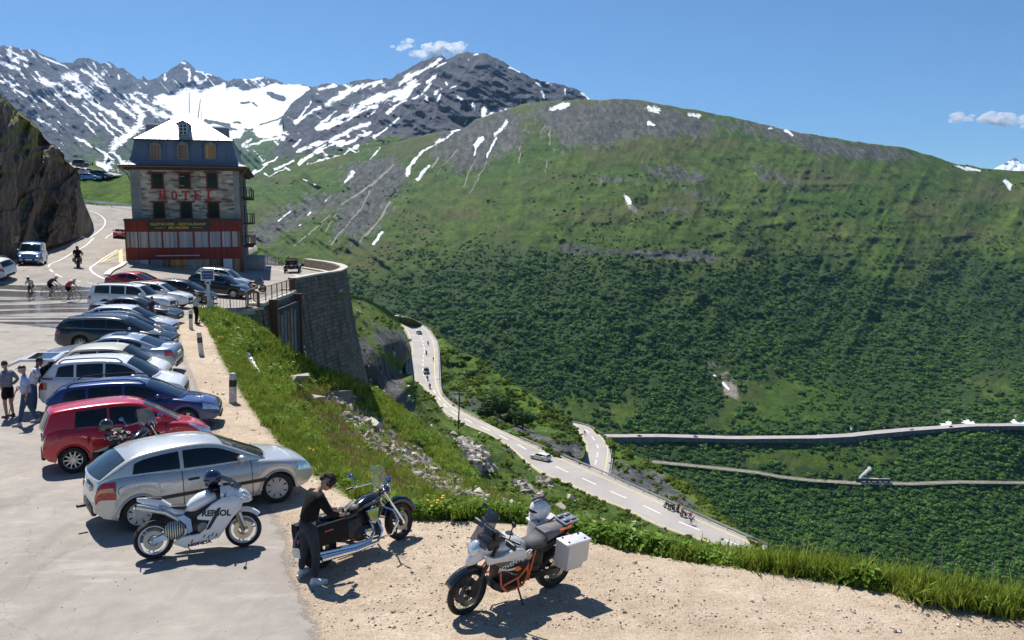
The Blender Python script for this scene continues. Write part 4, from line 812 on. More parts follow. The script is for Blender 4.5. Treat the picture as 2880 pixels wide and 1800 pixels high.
# dark iron cabin hung under the ramp
cb = thing('hanging_store_box', 'dark box like opening in the wall below the ramp with pale pipes', 'wall opening', (-17.3, 63.5, -4))
MB().box(-.9, .25, -3.4, 3.2, -3.4, 3.3).build('frame', mat('tarred_boards', (.05, .045, .042), .85, vs=3, var=.5), cb)
for k in range(6): MB().box(.25, .29, -3.2+k*.9, -3.2+k*.9+.55, -.6+.1*(k % 3), 3.0-.2*(k % 2)).build('board', mat('weathered_grey_boards' if k % 3 else 'rusted_sheet', (.20, .19, .18) if k % 3 else (.26, .12, .05), .8, vs=2, var=.5), cb)
for dz in (0, -.32): MB().tube([(.42, -3.2, -3.1+dz), (.42, 3.4, -1.2+dz)], .05, 6).build('pipe', CONC, cb)
MB().box(-.2, .42, -3.75, -3.35, -4.6, 4.1).build('iron_post', IRON, cb); MB().box(-.2, .42, 3.25, 3.5, -4.2, 3.9).build('iron_post', IRON, cb)
# ------------------------------------------------------------ railings
def railing(path, z, h, label, name='railing', n_post=6, bars=10, mtl=IRON, group=None):
    P = np.array([(p[0], p[1], (z[i] if hasattr(z, '__len__') else z)) for i, p in enumerate(path)]); o = thing(name, label, 'railing', tuple(P[0]), group=group); P = P-P[0]
    Q = resample(P, n_post); 
    for r_, zz_ in ((.028, h), (.02, .12)):
        MB().tube([(q[0], q[1], q[2]+zz_) for q in Q], r_, 6).build('rail', mtl, o)
    for q in Q: MB().box(q[0]-.03, q[0]+.03, q[1]-.03, q[1]+.03, q[2]-.12, q[2]+h).build('post', mtl, o)
    for i, b in enumerate(resample(P, (n_post-1)*bars+1)):
        if i % bars: MB().tube([(b[0], b[1], b[2]+.12), (b[0], b[1], b[2]+h)], .011, 4).build('bar', mtl, o, fix=False)
    return o
railing([(-20.6, 54.2), (-19.4, 55.5), (-18.15, 57.1), (-17.7, 58.1)], -.26, 1.05, 'brown iron railing of the lower platform beside the blue sign', n_post=5, bars=5)
railing([(-17.7, 58.3), (-17.6, 61), (-17.6, 64.5), (-17.68, 67.9)], [0, 0, 0, 0], 1.05, 'brown iron railing along the ramp up to the stone parapet', n_post=8, bars=6)
railing([(-17.8, 58.2), (-19.3, 61.5)], [-.2, .05], 1.0, 'short brown stair railing between the two platforms', n_post=3, bars=4)
railing([(-24.3, 99.6), (-27, 101.8), (-29.5, 104), (-34, 106.5)], 0., 1.05, 'distant thin railing at the back edge of the terrace', n_post=10, bars=4)
def guard_rail(P, label, h=.78, gap=4., group='steel guard rails along the roads', side=0):
    P = np.asarray(P, float); o = thing('guard_rail', label, 'guard rail', tuple(P[0]), group=group); Q = P-P[0]; L = np.linalg.norm(np.diff(Q, axis=0), axis=1).sum(); Q = resample(Q, max(3, int(L/2)))
    mb = MB(); T = np.gradient(Q, axis=0); T[:, 2] = 0; T /= np.linalg.norm(T, axis=1)[:, None]; N_ = np.stack([-T[:, 1], T[:, 0], 0*T[:, 0]], -1)
    prof = [(0, h-.34), (.06, h-.29), (.0, h-.19), (.06, h-.08), (0, h-.02), (-.05, h-.02), (-.05, h-.34)]
    mb.loft([[tuple(Q[i]+N_[i]*a+np.array([0, 0, b])) for a, b in prof] for i in range(len(Q))]); mb.build('beam', STEEL, o)
    for q in resample(Q, min(90, max(3, int(L/gap)))): MB().box(q[0]-.07, q[0]+.07, q[1]-.07, q[1]+.07, q[2]-.5, q[2]+h-.1).build('post', STEEL, o, smooth=False)
    return o
def off(L, R, d): D = R-L; D /= np.linalg.norm(D, axis=1)[:, None]; return R+D*d
_R = off(L1, R1, .45); n = len(_R)
def cut(P, x0, x1): px, py, D = proj(P); m = (px > x0) & (px < x1); return P[m]
def cuty(P, y0, y1): px, py, D = proj(P); m = (py > y0) & (py < y1); return P[m]
guard_rail(cuty(_R, 885, 1186), 'long steel guard rail on the outer side of the lower road by the dark car')
guard_rail(cut(_R, 1456, 2200), 'long steel guard rail along the lower road beside the white car')
guard_rail(cuty(off(R1, L1, .45), 1008, 1062), 'short white guard rail on the inner side of the lower road')
guard_rail(off(L2, R2, .4), 'curved guard rail round the outside of the hairpin road')
guard_rail([ground(a, b) for a, b in ((242, 575), (262, 577), (290, 580), (320, 583), (352, 587), (372, 589))], 'grey guard rail below the green bank left of the hotel', gap=3)
# ------------------------------------------------------------ hotel
HX, HY, HR = -38.3, 85.0, math.atan2(.267, .964); HW, HL = 10.35, 20.
hotel = thing('hotel', 'tall narrow stone hotel with red timber front and pale metal mansard roof', 'hotel', (HX, HY, 0), HR)
_hu = np.array([math.cos(HR), math.sin(HR), 0]); _hv = np.array([-math.sin(HR), math.cos(HR), 0])
def hf(zx, zy, y=0.):                        # zoomed pixel of the facade -> local x, z on the plane at depth y
    px, py = 300+zx/2.909, 280+zy/2.909; r = rays(px, py); o = np.array([HX, HY, 0])+_hv*y; t = ((o-np.array([0, 0, CAMZ]))@_hv)/(r@_hv)
    p = r*t+np.array([0, 0, CAMZ])-np.array([HX, HY, 0]); return float(p@_hu), float(p[2])
def m_rubble():
    t = NT('rubble_stone_facade'); co = t.co((1.0, 1.0, 2.9)); v = t.vor(co, 1.25, 'DISTANCE_TO_EDGE'); vc = t.vor(co, 1.25, out='Color'); n = t.noise(t.co(), 3, 5, .7); nn = t.noise(t.co(), .4, 3)
    c = t.ramp(t.n('SeparateColor', i_0=vc).outputs[0], [(.1, (.28, .20, .14)), (.5, (.52, .41, .30)), (.85, (.76, .64, .50))])
    c = t.mix(t.mr(n, .3, .7, 0, .5), c, (.42, .39, .35)); 
    vv = t.vor(t.co((.8, .8, 3.8)), 1.5, out='Color'); c = t.mix(t.mr(t.n('SeparateColor', i_0=vv).outputs[1], .84, .87, 0, .8), c, (.07, .055, .045))
    c = t.mix(t.mr(v, .0, .05, .5, 0), c, (.46, .42, .37)); c = t.mix(t.mr(nn, .5, .7, 0, .35), c, (.30, .24, .17))
    t.P(Base_Color=c, Roughness=.9, Normal=t.bump(v, .6, .08)); return t.m
RUB = m_rubble()
def m_metal(name, col, seam=.6, rough=.35, metal=.5, ax=0):
    t = NT(name); co = t.co(); sx = t.n('SeparateXYZ', i_0=co).outputs[ax]; w = t.math('FRACT', t.math('DIVIDE', sx, seam)); n = t.noise(t.co((1, 1, .4)), 1.1, 5, .6)
    c = t.ramp(n, [(.3, tuple(x*.78 for x in col)), (.7, tuple(min(1, x*1.15) for x in col))]); c = t.mix(t.mr(w, 0, .06, .7, 0), c, tuple(x*.4 for x in col))
    t.P(Base_Color=c, Roughness=t.mr(n, .3, .7, rough*.8, rough*1.3), Metallic=metal, Normal=t.bump(t.mr(w, 0, .08, 1, 0), .5, .04)); return t.m
ROOFM = m_metal('bright_metal_roof_sheets', (.80, .80, .80), .6, .42, .35); MANS = m_metal('blue_grey_metal_cladding', (.17, .19, .235), 1.15, .45, .2)
def m_planks(name, col, w=.16, ax=0, var=.35):
    t = NT(name); co = t.co(); sx = t.n('SeparateXYZ', i_0=co).outputs[ax]; q = t.math('DIVIDE', sx, w); fl = t.math('FLOOR', q); wn = t.n('TexWhiteNoise', noise_dimensions='1D'); t.set(wn.inputs['W'], fl)
    n = t.noise(t.co((6, 6, .5) if ax == 0 else (.5, .5, 6)), 1.5, 5, .6); k = t.math('ADD', t.math('MULTIPLY', wn.outputs[0], .5), t.math('MULTIPLY', n, .5))
    c = t.ramp(k, [(.25, tuple(x*(1-var) for x in col)), (.75, tuple(min(1, x*(1+var)) for x in col))]); c = t.mix(t.mr(t.math('FRACT', q), 0, .09, .75, 0), c, tuple(x*.2 for x in col))
    t.P(Base_Color=c, Roughness=.8, Normal=t.bump(t.mr(t.math('FRACT', q), 0, .1, 0, 1), .4, .02)); return t.m
REDB = m_planks('faded_red_boards', (.20, .030, .020), .14, var=.25); GREYP = m_planks('grey_painted_boards', (.36, .36, .37), .2, var=.28); ORB = m_planks('orange_brown_boards', (.50, .27, .10), .17); BRB = m_planks('brown_boards', (.26, .16, .10), .17); GREENP = m_planks('dark_green_shutters', (.012, .035, .02), .3, 2); LIGHTP = mat('pale_panel', (.52, .54, .58), .6, vs=1)
REDP = mat('dull_red_paint', (.20, .035, .025), .7); EAVE = mat('dark_brown_eaves_timber', (.075, .045, .03), .8, var=.4); PLAST = mat('grey_render', (.30, .29, .28), .85, vs=.8, var=.25)
ze = hf(600, 560)[1]; zs = hf(600, 975)[1]
w_ = MB().box(0, HW, 0, HL, -3, ze).build('wall', RUB, hotel, smooth=False)
# quoins, rendered strip at the left
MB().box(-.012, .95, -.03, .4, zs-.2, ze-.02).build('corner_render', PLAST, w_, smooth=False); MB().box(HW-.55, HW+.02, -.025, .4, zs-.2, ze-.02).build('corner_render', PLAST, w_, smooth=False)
MB().box(HW+.005, HW+.03, .45, HL, -2, ze-.02).build('side_cover', mat('dark_side_cover', (.16, .15, .14), .9, vs=.6, var=.4), w_, smooth=False)  # right side wall covered in one darker tone than the front
ec = MB(); ec.box(-.95, HW+.95, -.75, HL+.7, ze, ze+.22); ec.box(-.6, HW+.6, -.4, HL+.4, ze-.22, ze+.01); ec.build('eaves', EAVE, hotel, smooth=False)
mb = MB(); mb.tube([(-1.0, -.82, ze+.1), (HW+1.0, -.82, ze+.1)], .09, 8); mb.tube([(-1.0, -.82, ze+.1), (-1.0, HL, ze+.1)], .09, 8); mb.tube([(HW+1.0, -.82, ze+.1), (HW+1.0, HL, ze+.1)], .09, 8)
mb.tube([(HW+.95, -.7, ze), (HW+.35, -.25, ze-.6), (HW+.2, -.14, ze-1.0), (HW+.2, -.14, 0)], .06, 8); mb.tube([(-.95, -.6, ze), (-.25, .3, ze-.7), (-.12, .4, ze-1.2)], .06, 8); mb.build('gutter', mat('copper_gutter', (.20, .12, .08), .5, .6), hotel)
zm = hf(600, 332, .5)[1]
def rect(i, z): return [(i, i, z), (HW-i, i, z), (HW-i, HL-i, z), (i, HL-i, z)]
mb = MB(); mb.loft([rect(-.9, ze+.22), rect(-.35, ze+.42), rect(.0, ze+.75), rect(.22, ze+1.4), rect(.5, zm)], cap=False); mb.build('mansard', MANS, hotel, smooth=False)
zp = hf(650, 100, 5.)[1]; mb = MB(); mb.add(rect(.36, zm)+[(HW/2, 5.0, zp), (HW/2, HL-5., zp)], [(0, 1, 4), (1, 2, 5, 4), (2, 3, 5), (3, 0, 4, 5), (0, 3, 2, 1)]); rf = mb.build('roof', ROOFM, hotel, smooth=False)
mb = MB(); mb.box(.3, HW-.3, .26, .36, zm-.06, zm+.05)
for k in range(10): x = .9+k*.95; mb.box(x, x+.04, .42, .5, zm+.03, zm+.32)
for h in (.16, .28): mb.tube([(.8, .5, zm+h), (HW-.8, .5, zm+h)], .018, 4)
mb.build('snow_guard', EAVE, rf, smooth=False)
def dormer(x0, x1, z0, z1, yf, yb, face, name='dormer', glass=False, par=None):
    xm = (x0+x1)/2; h = .34*(x1-x0); mb = MB(); mb.box(x0-.12, x1+.12, yf, yb, z0-.1, z1); mb.add([(x0-.12, yf, z1), (x1+.12, yf, z1), (xm, yf, z1+h), (x0-.12, yb, z1), (x1+.12, yb, z1), (xm, yb, z1+h)], [(0, 1, 2), (3, 5, 4)])
    d = mb.build(name, PLAST if not glass else MANS, par or hotel, smooth=False)
    mb = MB()
    for s in (0, 1):
        a = (x0-.3, z1-.07) if not s else (x1+.3, z1-.07); b = (xm, z1+h+.04); mb.add([(a[0], yf-.16, a[1]), (b[0], yf-.16, b[1]), (b[0], yb, b[1]), (a[0], yb, a[1]), (a[0], yf-.16, a[1]+.07), (b[0], yf-.16, b[1]+.07), (b[0], yb, b[1]+.07), (a[0], yb, a[1]+.07)], [(0, 1, 2, 3), (4, 7, 6, 5), (0, 4, 5, 1), (3, 2, 6, 7), (0, 3, 7, 4), (1, 5, 6, 2)])
    mb.build('gable_roof', MANS, d, smooth=False)
    MB().box(x0, x1, yf-.03, yf+.02, z0, z1-.05).build('boarding' if not glass else 'pane', face, d, smooth=False)
    if glass:
        mb = MB(); mb.box(xm-.03, xm+.03, yf-.06, yf-.035, z0, z1-.05)
        for q in (.0, .33, .66, 1): zq = z0+(z1-.05-z0)*q; mb.box(x0, x1, yf-.055, yf-.033, zq-.025, zq+.025)
        mb.box(x0-.05, x0+.03, yf-.06, yf-.034, z0, z1); mb.box(x1-.03, x1+.05, yf-.06, yf-.034, z0, z1); mb.build('glazing_bars', mat('white_window_paint', (.75, .75, .74), .5), d, smooth=False)
    return d
for (a, b, m_) in ((363, 436, BRB), (585, 660, BRB), (810, 886, ORB)):
    x0, z1 = hf(a, 368, .1); x1, z0 = hf(b, 482, .1); dormer(x0, x1, z0, z1, -.02, 1.6, m_)
x0, z1 = hf(592, 196, .9); x1, z0 = hf(658, 288, .9); dormer(x0, x1, z0, z1, .9, 3.6, mat('dark_window_glass', (.03, .035, .045), .1), 'upper_dormer', True)
def side_dormer(xa, xb, y0, y1, z0, z1):
    d = MB().box(xa, xb, y0, y1, z0, z1).build('side_dormer', MANS, hotel, smooth=False); MB().box(min(xa, xb)-.3, max(xa, xb)+.3, y0-.25, y1+.25, z1+.002, z1+.14).build('dormer_roof', ROOFM, d, smooth=False)
a, zt = hf(318, 205, 4.5); b, zb_ = hf(420, 250, 4.5); side_dormer(a, b+1., 4.5, 7.0, zb_-1.2, zt); a, zt = hf(870, 232, 4.5); b, zb_ = hf(995, 290, 4.5); side_dormer(a-1., b, 4.5, 7.0, zb_-1.2, zt)
def win(zx0, zx1, zy0, zy1, mtl=GREENP, label=None):
    x0, z1 = hf(zx0, zy0); x1, z0 = hf(zx1, zy1); f = MB(); f.box(x0-.13, x0, -.09, .05, z0, z1); f.box(x1, x1+.13, -.09, .05, z0, z1); f.box(x0-.4, x1+.4, -.1, .05, z1, z1+.15); f.box(x0-.2, x1+.2, -.14, .05, z0-.13, z0); fr = f.build('window', REDP, hotel, smooth=False)
    MB().box(x0, x1, -.05, .02, z0, z1).build('shutter', mtl, fr, smooth=False); return fr
for a, b in ((372, 460), (597, 682), (822, 903)): fr = win(a, b, 603, 722)
for a, b in ((388, 472), (610, 694), (833, 916)): win(a, b, 842, 962)
mb = MB()
for yy in (628, 705): xa, z_ = hf(598, yy); mb.box(xa, xa+.42, -.12, -.06, z_-.025, z_+.025)
mb.build('white_bars', LIGHTP, hotel, smooth=False)
# HOTEL in slab serif letters
def slab_letter(ch):
    t = .25; s = .12; B = []
    if ch == 'H': B = [(.12, .12+t, 0, 1), (.69, .69+t, 0, 1), (.12, .88, .44, .57), (0, .43, 0, s), (0, .43, 1-s, 1), (.57, 1, 0, s), (.57, 1, 1-s, 1)]
    if ch == 'T': B = [(.405, .595, 0, 1), (0, 1, 1-.13, 1), (0, .1, .72, 1), (.9, 1, .72, 1), (.25, .75, 0, s)]
    if ch == 'E': B = [(.1, .1+t, 0, 1), (0, .95, 0, .12), (0, .95, .88, 1), (.1, .62, .44, .57), (.86, .95, 0, .3), (.86, .95, .7, 1), (.55, .62, .34, .66)]
    if ch == 'L': B = [(.12, .12+t, 0, 1), (0, 1, 0, .12), (0, .45, 1-s, 1), (.9, 1, 0, .32)]
    return B
mb = MB()
for ch, a, b, y1 in (('H', 420, 490, 820), ('O', 526, 580, 822), ('T', 612, 682, 822), ('E', 714, 776, 818), ('L', 816, 882, 815)):
    x0, z1 = hf(a, y1-75, -.06); x1, z0 = hf(b, y1, -.06)
    if ch == 'O':
        cx, cz = (x0+x1)/2, (z0+z1)/2; ro = ((x1-x0)/2, (z1-z0)/2); v = []; f = []; n = 20
        for k in range(n):
            A = 2*math.pi*k/n
            for q in (1, .62): 
                for y in (-.1, -.02): v.append((cx+ro[0]*(q if q == 1 else .5)*math.cos(A), y, cz+ro[1]*(q if q == 1 else .74)*math.sin(A)))
        for k in range(n): j = (k+1) % n; f += [(4*k, 4*j, 4*j+2, 4*k+2), (4*k, 4*k+1, 4*j+1, 4*j), (4*k+2, 4*j+2, 4*j+3, 4*k+3)]
        mb.add(v, f)
    else:
        for q, (u0, u1, v0, v1) in enumerate(slab_letter(ch)): e = .002*q; mb.box(x0+(x1-x0)*u0, x0+(x1-x0)*u1, -.1-e, -.02, z0+(z1-z0)*v0, z0+(z1-z0)*v1)
mb.build('hotel_lettering', mat('red_letter_paint', (.48, .03, .02), .7), hotel, smooth=False)
# convex timber extension with board band, sign and ground floor
def ext(x0, x1, n, z0, z1, bow0=1.1, bow1=2.2, dy=0.):
    r = []
    for k in range(n+1):
        s = k/n; x = x0+(x1-x0)*s; r.append((x, yb(x)+dy))
    return r
XL, XR = hf(142, 1000, -1.2)[0], hf(1100, 1000, -1.2)[0]
def yb(x): s = (x-XL)/(XR-XL)*2-1; return -1.15-1.25*(1-s*s)
def curved(name, x0, x1, z0, z1, mtl, par, dy=0., th=.08, n=None, label=None):
    n = n or max(1, int((x1-x0)/.5)); mb = MB(); secs = []
    for k in range(n+1):
        x = x0+(x1-x0)*k/n; y = yb(x)+dy; secs.append([(x, y, z0), (x, y, z1), (x, y+th, z1), (x, y+th, z0)])
    mb.loft(secs); return mb.build(name, mtl, par, label, smooth=False)
zA, zB_, zC_, zD_ = hf(620, 997, -2)[1], hf(620, 1082, -2.3)[1], hf(620, 1210, -2.3)[1], hf(620, 1308, -2.3)[1]
core = MB(); pl = [(XL+.1, .0)]+[(XL+(XR-XL)*k/16, yb(XL+(XR-XL)*k/16)+.1) for k in range(17)]+[(XR-.1, .0)]
core.add([(x, y, z) for z in (-3, zA) for x, y in pl], [tuple(range(len(pl)))[::-1], tuple(range(len(pl), 2*len(pl)))]+[(i, (i+1) % len(pl), (i+1) % len(pl)+len(pl), i+len(pl)) for i in range(len(pl))]); extn = core.build('restaurant_front', mat('dark_timber', (.06, .04, .035), .8), hotel, smooth=False)
curved('red_boarding', XL, XR, zB_, zA, REDB, extn); curved('red_boarding', XL, XR, zD_, zC_, REDB, extn); curved('flat_roof_edge', XL-.05, XR+.05, zA+.003, zA+.28, EAVE, extn, -.08, .5)
MB().box(XL-.02, XL+.06, -1.1, -.02, zD_, zA).build('red_boarding', REDB, extn, smooth=False)
_pn = [(152, 180), (187, 248), (258, 338), (350, 452), (468, 582), (597, 708), (726, 832), (848, 932), (946, 1014), (1026, 1068), (1074, 1092)]
for i, (a, b) in enumerate(_pn):
    xa, xb = hf(a, 1140, -1.9)[0], hf(b, 1140, -1.9)[0]; curved('window_boarding', max(xa, XL+.05), min(xb, XR-.03), zC_, zB_, GREYP if i < 10 else BRB, extn, -.01, .06, 3)
for i in range(len(_pn)-1): xa, xb = hf(_pn[i][1], 1140, -1.9)[0], hf(_pn[i+1][0], 1140, -1.9)[0]; curved('red_mullion', xa+.004, xb-.004, zC_, zB_, REDP, extn, -.05, .1, 1)
def txt(s, size, mtl, par, M, name='lettering', ext_=.01, bold=0., sx=1.):
    cu = bpy.data.curves.new(name, 'FONT'); cu.body = s; cu.size = size; cu.extrude = ext_; cu.align_x = 'CENTER'; cu.align_y = 'CENTER'; cu.offset = bold; cu.resolution_u = 3
    o = bpy.data.objects.new(name, cu); COL.objects.link(o); dg = bpy.context.evaluated_depsgraph_get(); me = bpy.data.meshes.new_from_object(o.evaluated_get(dg)); bpy.data.objects.remove(o); bpy.data.curves.remove(cu)
    me.transform(Matrix.Diagonal((sx, 1, 1, 1))); me.transform(M); return mesh_obj(name, me, mtl, par)
xa, zt = hf(325, 1000, -2.45); xb, zb_ = hf(848, 1066, -2.45); sg = curved('name_board', xa, xb, zb_, zt, mat('dark_green_board', (.02, .035, .02), .6), extn, -.1, .05, 8)
GOLD = mat('golden_lettering', (.62, .42, .10), .6); RX = Matrix.Rotation(math.pi/2, 4, 'X'); xc = (xa+xb)/2; hh = (zt-zb_)
txt('GLETSCHER - RESTAURANT', hh*.46, GOLD, sg, Matrix.Translation((xc, yb(xc)-.2, zb_+hh*.70))@RX, 'board_lettering', .02, .006, 1.12)
txt('BELVEDERE', hh*.42, GOLD, sg, Matrix.Translation((xc, yb(xc)-.2, zb_+hh*.26))@RX, 'board_lettering', .02, .006, 1.1)
for s in (-1, 1): MB().box(xc+s*1.75-.5, xc+s*1.75+.5, yb(xc)-.2, yb(xc)-.15, zb_+hh*.24, zb_+hh*.29).build('gold_rule', GOLD, sg, smooth=False)
xa, z_ = hf(408, 1279, -2.5); xb = hf(762, 1279, -2.5)[0]; MB().box(xa, xb, yb((xa+xb)/2)-.22, yb((xa+xb)/2)-.02, z_-.03, z_+.05).build('lamp_rail', LIGHTP, extn, smooth=False)
_gf = [(168, 265, PLAST), (268, 345, LIGHTP), (357, 462, mat('mid_grey_panel', (.22, .23, .25), .7)), (466, 524, BRB), (529, 662, ORB), (665, 737, PLAST), (740, 846, m_planks('brown_grey_boards', (.30, .24, .19), .2)), (856, 930, mat('dark_window_glass', (.03, .035, .045), .1)), (957, 1028, LIGHTP), (1031, 1092, BRB)]
for a, b, m_ in _gf: xa, xb = hf(a, 1390, -2)[0], hf(b, 1390, -2)[0]; curved('ground_floor_panel' , max(xa, XL+.1), min(xb, XR-.02), .35, zD_-.02, m_, extn, .0, .08, 2)
curved('plinth', XL+.02, XR, -1.5, .34, PLAST, extn, -.06, .2)
mb = MB(); xa, xb = hf(466, 1410, -3)[0], hf(700, 1410, -3)[0]
for z_ in (.5, 1.15): mb.tube([(xa, -3.0, z_), (xb, -3.0, z_)], .025, 5)
for k in range(4): x = xa+(xb-xa)*k/3; mb.tube([(x, -3, -.6), (x, -3, 1.15)], .025, 5)
mb.build('entrance_railing', IRON, hotel)
for z_ in (2.9, 5.35, 8.1):
    for y0 in (2.2, 9.5):
        b = MB().box(HW, HW+1.15, y0, y0+3.4, z_-.16, z_).build('balcony', EAVE, hotel, smooth=False); mb = MB()
        for k in range(13): mb.box(HW+1.08, HW+1.12, y0+k*.28, y0+k*.28+.05, z_, z_+.95)
        for k in range(4): mb.box(HW+.1+k*.28, HW+.15+k*.28, y0, y0+.05, z_, z_+.95)
        mb.box(HW, HW+1.15, y0-.03, y0+.06, z_+.95, z_+1.02); mb.box(HW+1.05, HW+1.15, y0+.065, y0+3.4, z_+.95, z_+1.02); mb.build('balustrade', EAVE, b, smooth=False)
        MB().box(HW+.03, HW+.1, y0+.8, y0+2.4, z_+.05, z_+2.0).build('shutter', GREENP, hotel, smooth=False)
MB().box(HW-.6, HW+2.2, 3., 12, -2, 1.5).build('side_annex', PLAST, hotel, smooth=False)
for (zx, zt_, zx2, nm) in ((675, -60, 674, 'mast'), (768, -5, 740, 'leaning_mast')):
    x1, z1 = hf(zx, zt_, 6.5); x0, z0 = hf(zx2, 118 if nm == 'mast' else 148, 6.5); MB().tube([(x0, 6.5, z0-.5), (x1, 6.5, z1)], [.05, .03], 5).build(nm, mat('dark_mast_metal', (.07, .07, .08), .5, .5), rf)
x0, z0 = hf(778, 165, 6.5); x1, z1 = hf(772, 60, 6.5); MB().tube([(x0, 6.5, z0), (x1, 6.5, z1)], .02, 4).build('wire', STEEL, rf)
# ------------------------------------------------------------ sign, bollards, poles
def road_sign():
    p = ground(589, 882); o = thing('information_sign', 'blue sign with white frame on a pale post at the end of the verge', 'sign', p, math.radians(8)); h = 2.05
    MB().box(-.09, .09, -.05, .05, -.4, h+.1).build('post', mat('pale_painted_timber', (.55, .57, .60), .6), o, smooth=False)
    b = MB(); b.box(-.40, .40, -.09, -.052, h, h+.66); pn = b.build('panel', mat('white_sign_frame', (.74, .75, .76), .5), o, smooth=False)
    MB().box(-.33, .33, -.1, -.088, h+.07, h+.59).build('blue_face', mat('deep_blue_sign', (.02, .05, .19), .4), pn, smooth=False)
    for i, s in enumerate(('Belvedere', 'Rhonegletscher')): txt(s, .14 if i == 0 else .1, LIGHTP, pn, Matrix.Translation((0, -.104, h+.42-i*.19))@RX, 'lettering', .002)
    q = MB(); q.box(-.17, .17, -.08, -.051, h-.24, h-.04); sp = q.build('small_plate', mat('white_sign_frame', (.74, .75, .76), .5), o, smooth=False); MB().box(-.12, .12, -.088, -.079, h-.2, h-.08).build('blue_face', mat('deep_blue_sign', (.02, .05, .19), .4), sp, smooth=False)
    q = MB(); q.tube([(.06, 0, 1.1), (.62, -.5, -.25)], .035, 5); q.tube([(.06, 0, 1.1), (.25, .1, -.3)], .03, 5); q.build('brace', STEEL, o)
road_sign()
def m_bol():
    return mat('chipped_white_concrete', (.60, .57, .52), .8, vs=9, var=.3, bump=.5)
for i, (px, py, lab) in enumerate(((655, 1133, 'nearest black and white marker post on the gravel verge, beside the blue estate car'), (567, 999, 'middle black and white marker post on the verge, between the two others'), (537, 925, 'farthest black and white marker post, at the feet of the man in the grey jacket'))):
    p = ground(px, py); o = thing('marker_post', lab, 'marker post', p, (0.02*(i-1), math.radians((2, -4, 1)[i]), math.radians(20*i)), 'marker posts along the gravel verge')
    MB().loft([[(s*x, s*y, z) for x, y in ((.105, .07), (-.07, .105), (-.105, -.07), (.07, -.105))] for z, s in ((-.1, 1.05), (.5, .98), (.97, .92), (1.0, .8))]).build('post', m_bol(), o, smooth=False)
    MB().loft([[(s*x, s*y, z) for x, y in ((.109, .073), (-.073, .109), (-.109, -.073), (.073, -.109))] for z, s in ((.55, .985), (.78, .965))]).build('black_band', BLACKP, o, smooth=False)
    q = MB(); q.box(-.03, .03, -.1, -.085, .60, .73); q.build('reflector', mat('dark_reflector', (.10, .06, .03), .3), o)
def onsheet(Sd, px, py, dd=0.): return Vector([float(a) for a in at(px, py, float(np.exp(Sd['f'](np.array([px, py], float))))+dd)])
def pole(p, h, lab, lean=0.):
    o = thing('utility_pole', lab, 'utility pole', p, (0, lean, 0)); MB().tube([(0, 0, -1), (0, 0, h)], [.16, .10], 8).build('mast', mat('tarred_pole_wood', (.05, .035, .03), .8), o)
    if h > 6:
        mb = MB(); mb.box(-1.6, 1.6, -.05, .05, h-.35, h-.25)
        for k in range(9): mb.tube([(-1.5+k*.375, 0, h-.3), (-1.6+k*.4, 0, h+.25)], .03, 4)
        mb.build('crossarm', STEEL, o)
_pp_ = onsheet(S6, 1289, 1208, -1); _sc = 2352/proj(np.array(_pp_))[2]; pole(_pp_, 110/_sc, 'tall dark utility pole with a spiked crossarm beside the lower road', .04)
_pp_ = onsheet(S5, 1727, 1300, -.5); _sc = 2352/proj(np.array(_pp_))[2]; pole(_pp_, 40/_sc, 'short dark pole at the edge of the hairpin road')
# ------------------------------------------------------------ cars
def m_glass():
    t = NT('tinted_car_glass'); co = t.co(); n = t.noise(co, 1.1, 3, .5)
    t.P(Base_Color=t.ramp(n, [(.45, (.004, .005, .006)), (.62, (.022, .03, .034))]), Roughness=.03); t.b.inputs['Specular IOR Level'].default_value = .55; return t.m
CGLASS = m_glass(); LAMPC = mat('clear_lamp_glass', (.72, .76, .80), .08, .55, 1, vs=14, var=.3); LAMPR = mat('red_lamp_glass', (.42, .012, .012), .12, 0, 1, vs=18, var=.5); LAMPO = mat('orange_lamp_glass', (.75, .28, .10), .15, 0, 1)
ALLOY = mat('silver_alloy', (.58, .58, .60), .3, .85, var=.05); ALLOYD = mat('grey_alloy', (.28, .28, .30), .3, .8); PLATE = mat('number_plate', (.72, .72, .70), .4); DISC = mat('brake_disc_steel', (.35, .34, .33), .3, .9); SEAM = mat('panel_gap', (.015, .015, .016), .8); SEATF = mat('dark_seat_fabric', (.03, .03, .035), .9)
def chaikin(p, it=2):
    p = np.array(p, float)
    for _ in range(it):
        q = p[:-1]*.75+p[1:]*.25; r = p[:-1]*.25+p[1:]*.75; n = np.empty((2*len(q), 2)); n[0::2] = q; n[1::2] = r; p = np.vstack([p[:1], n, p[-1:]])
    return p
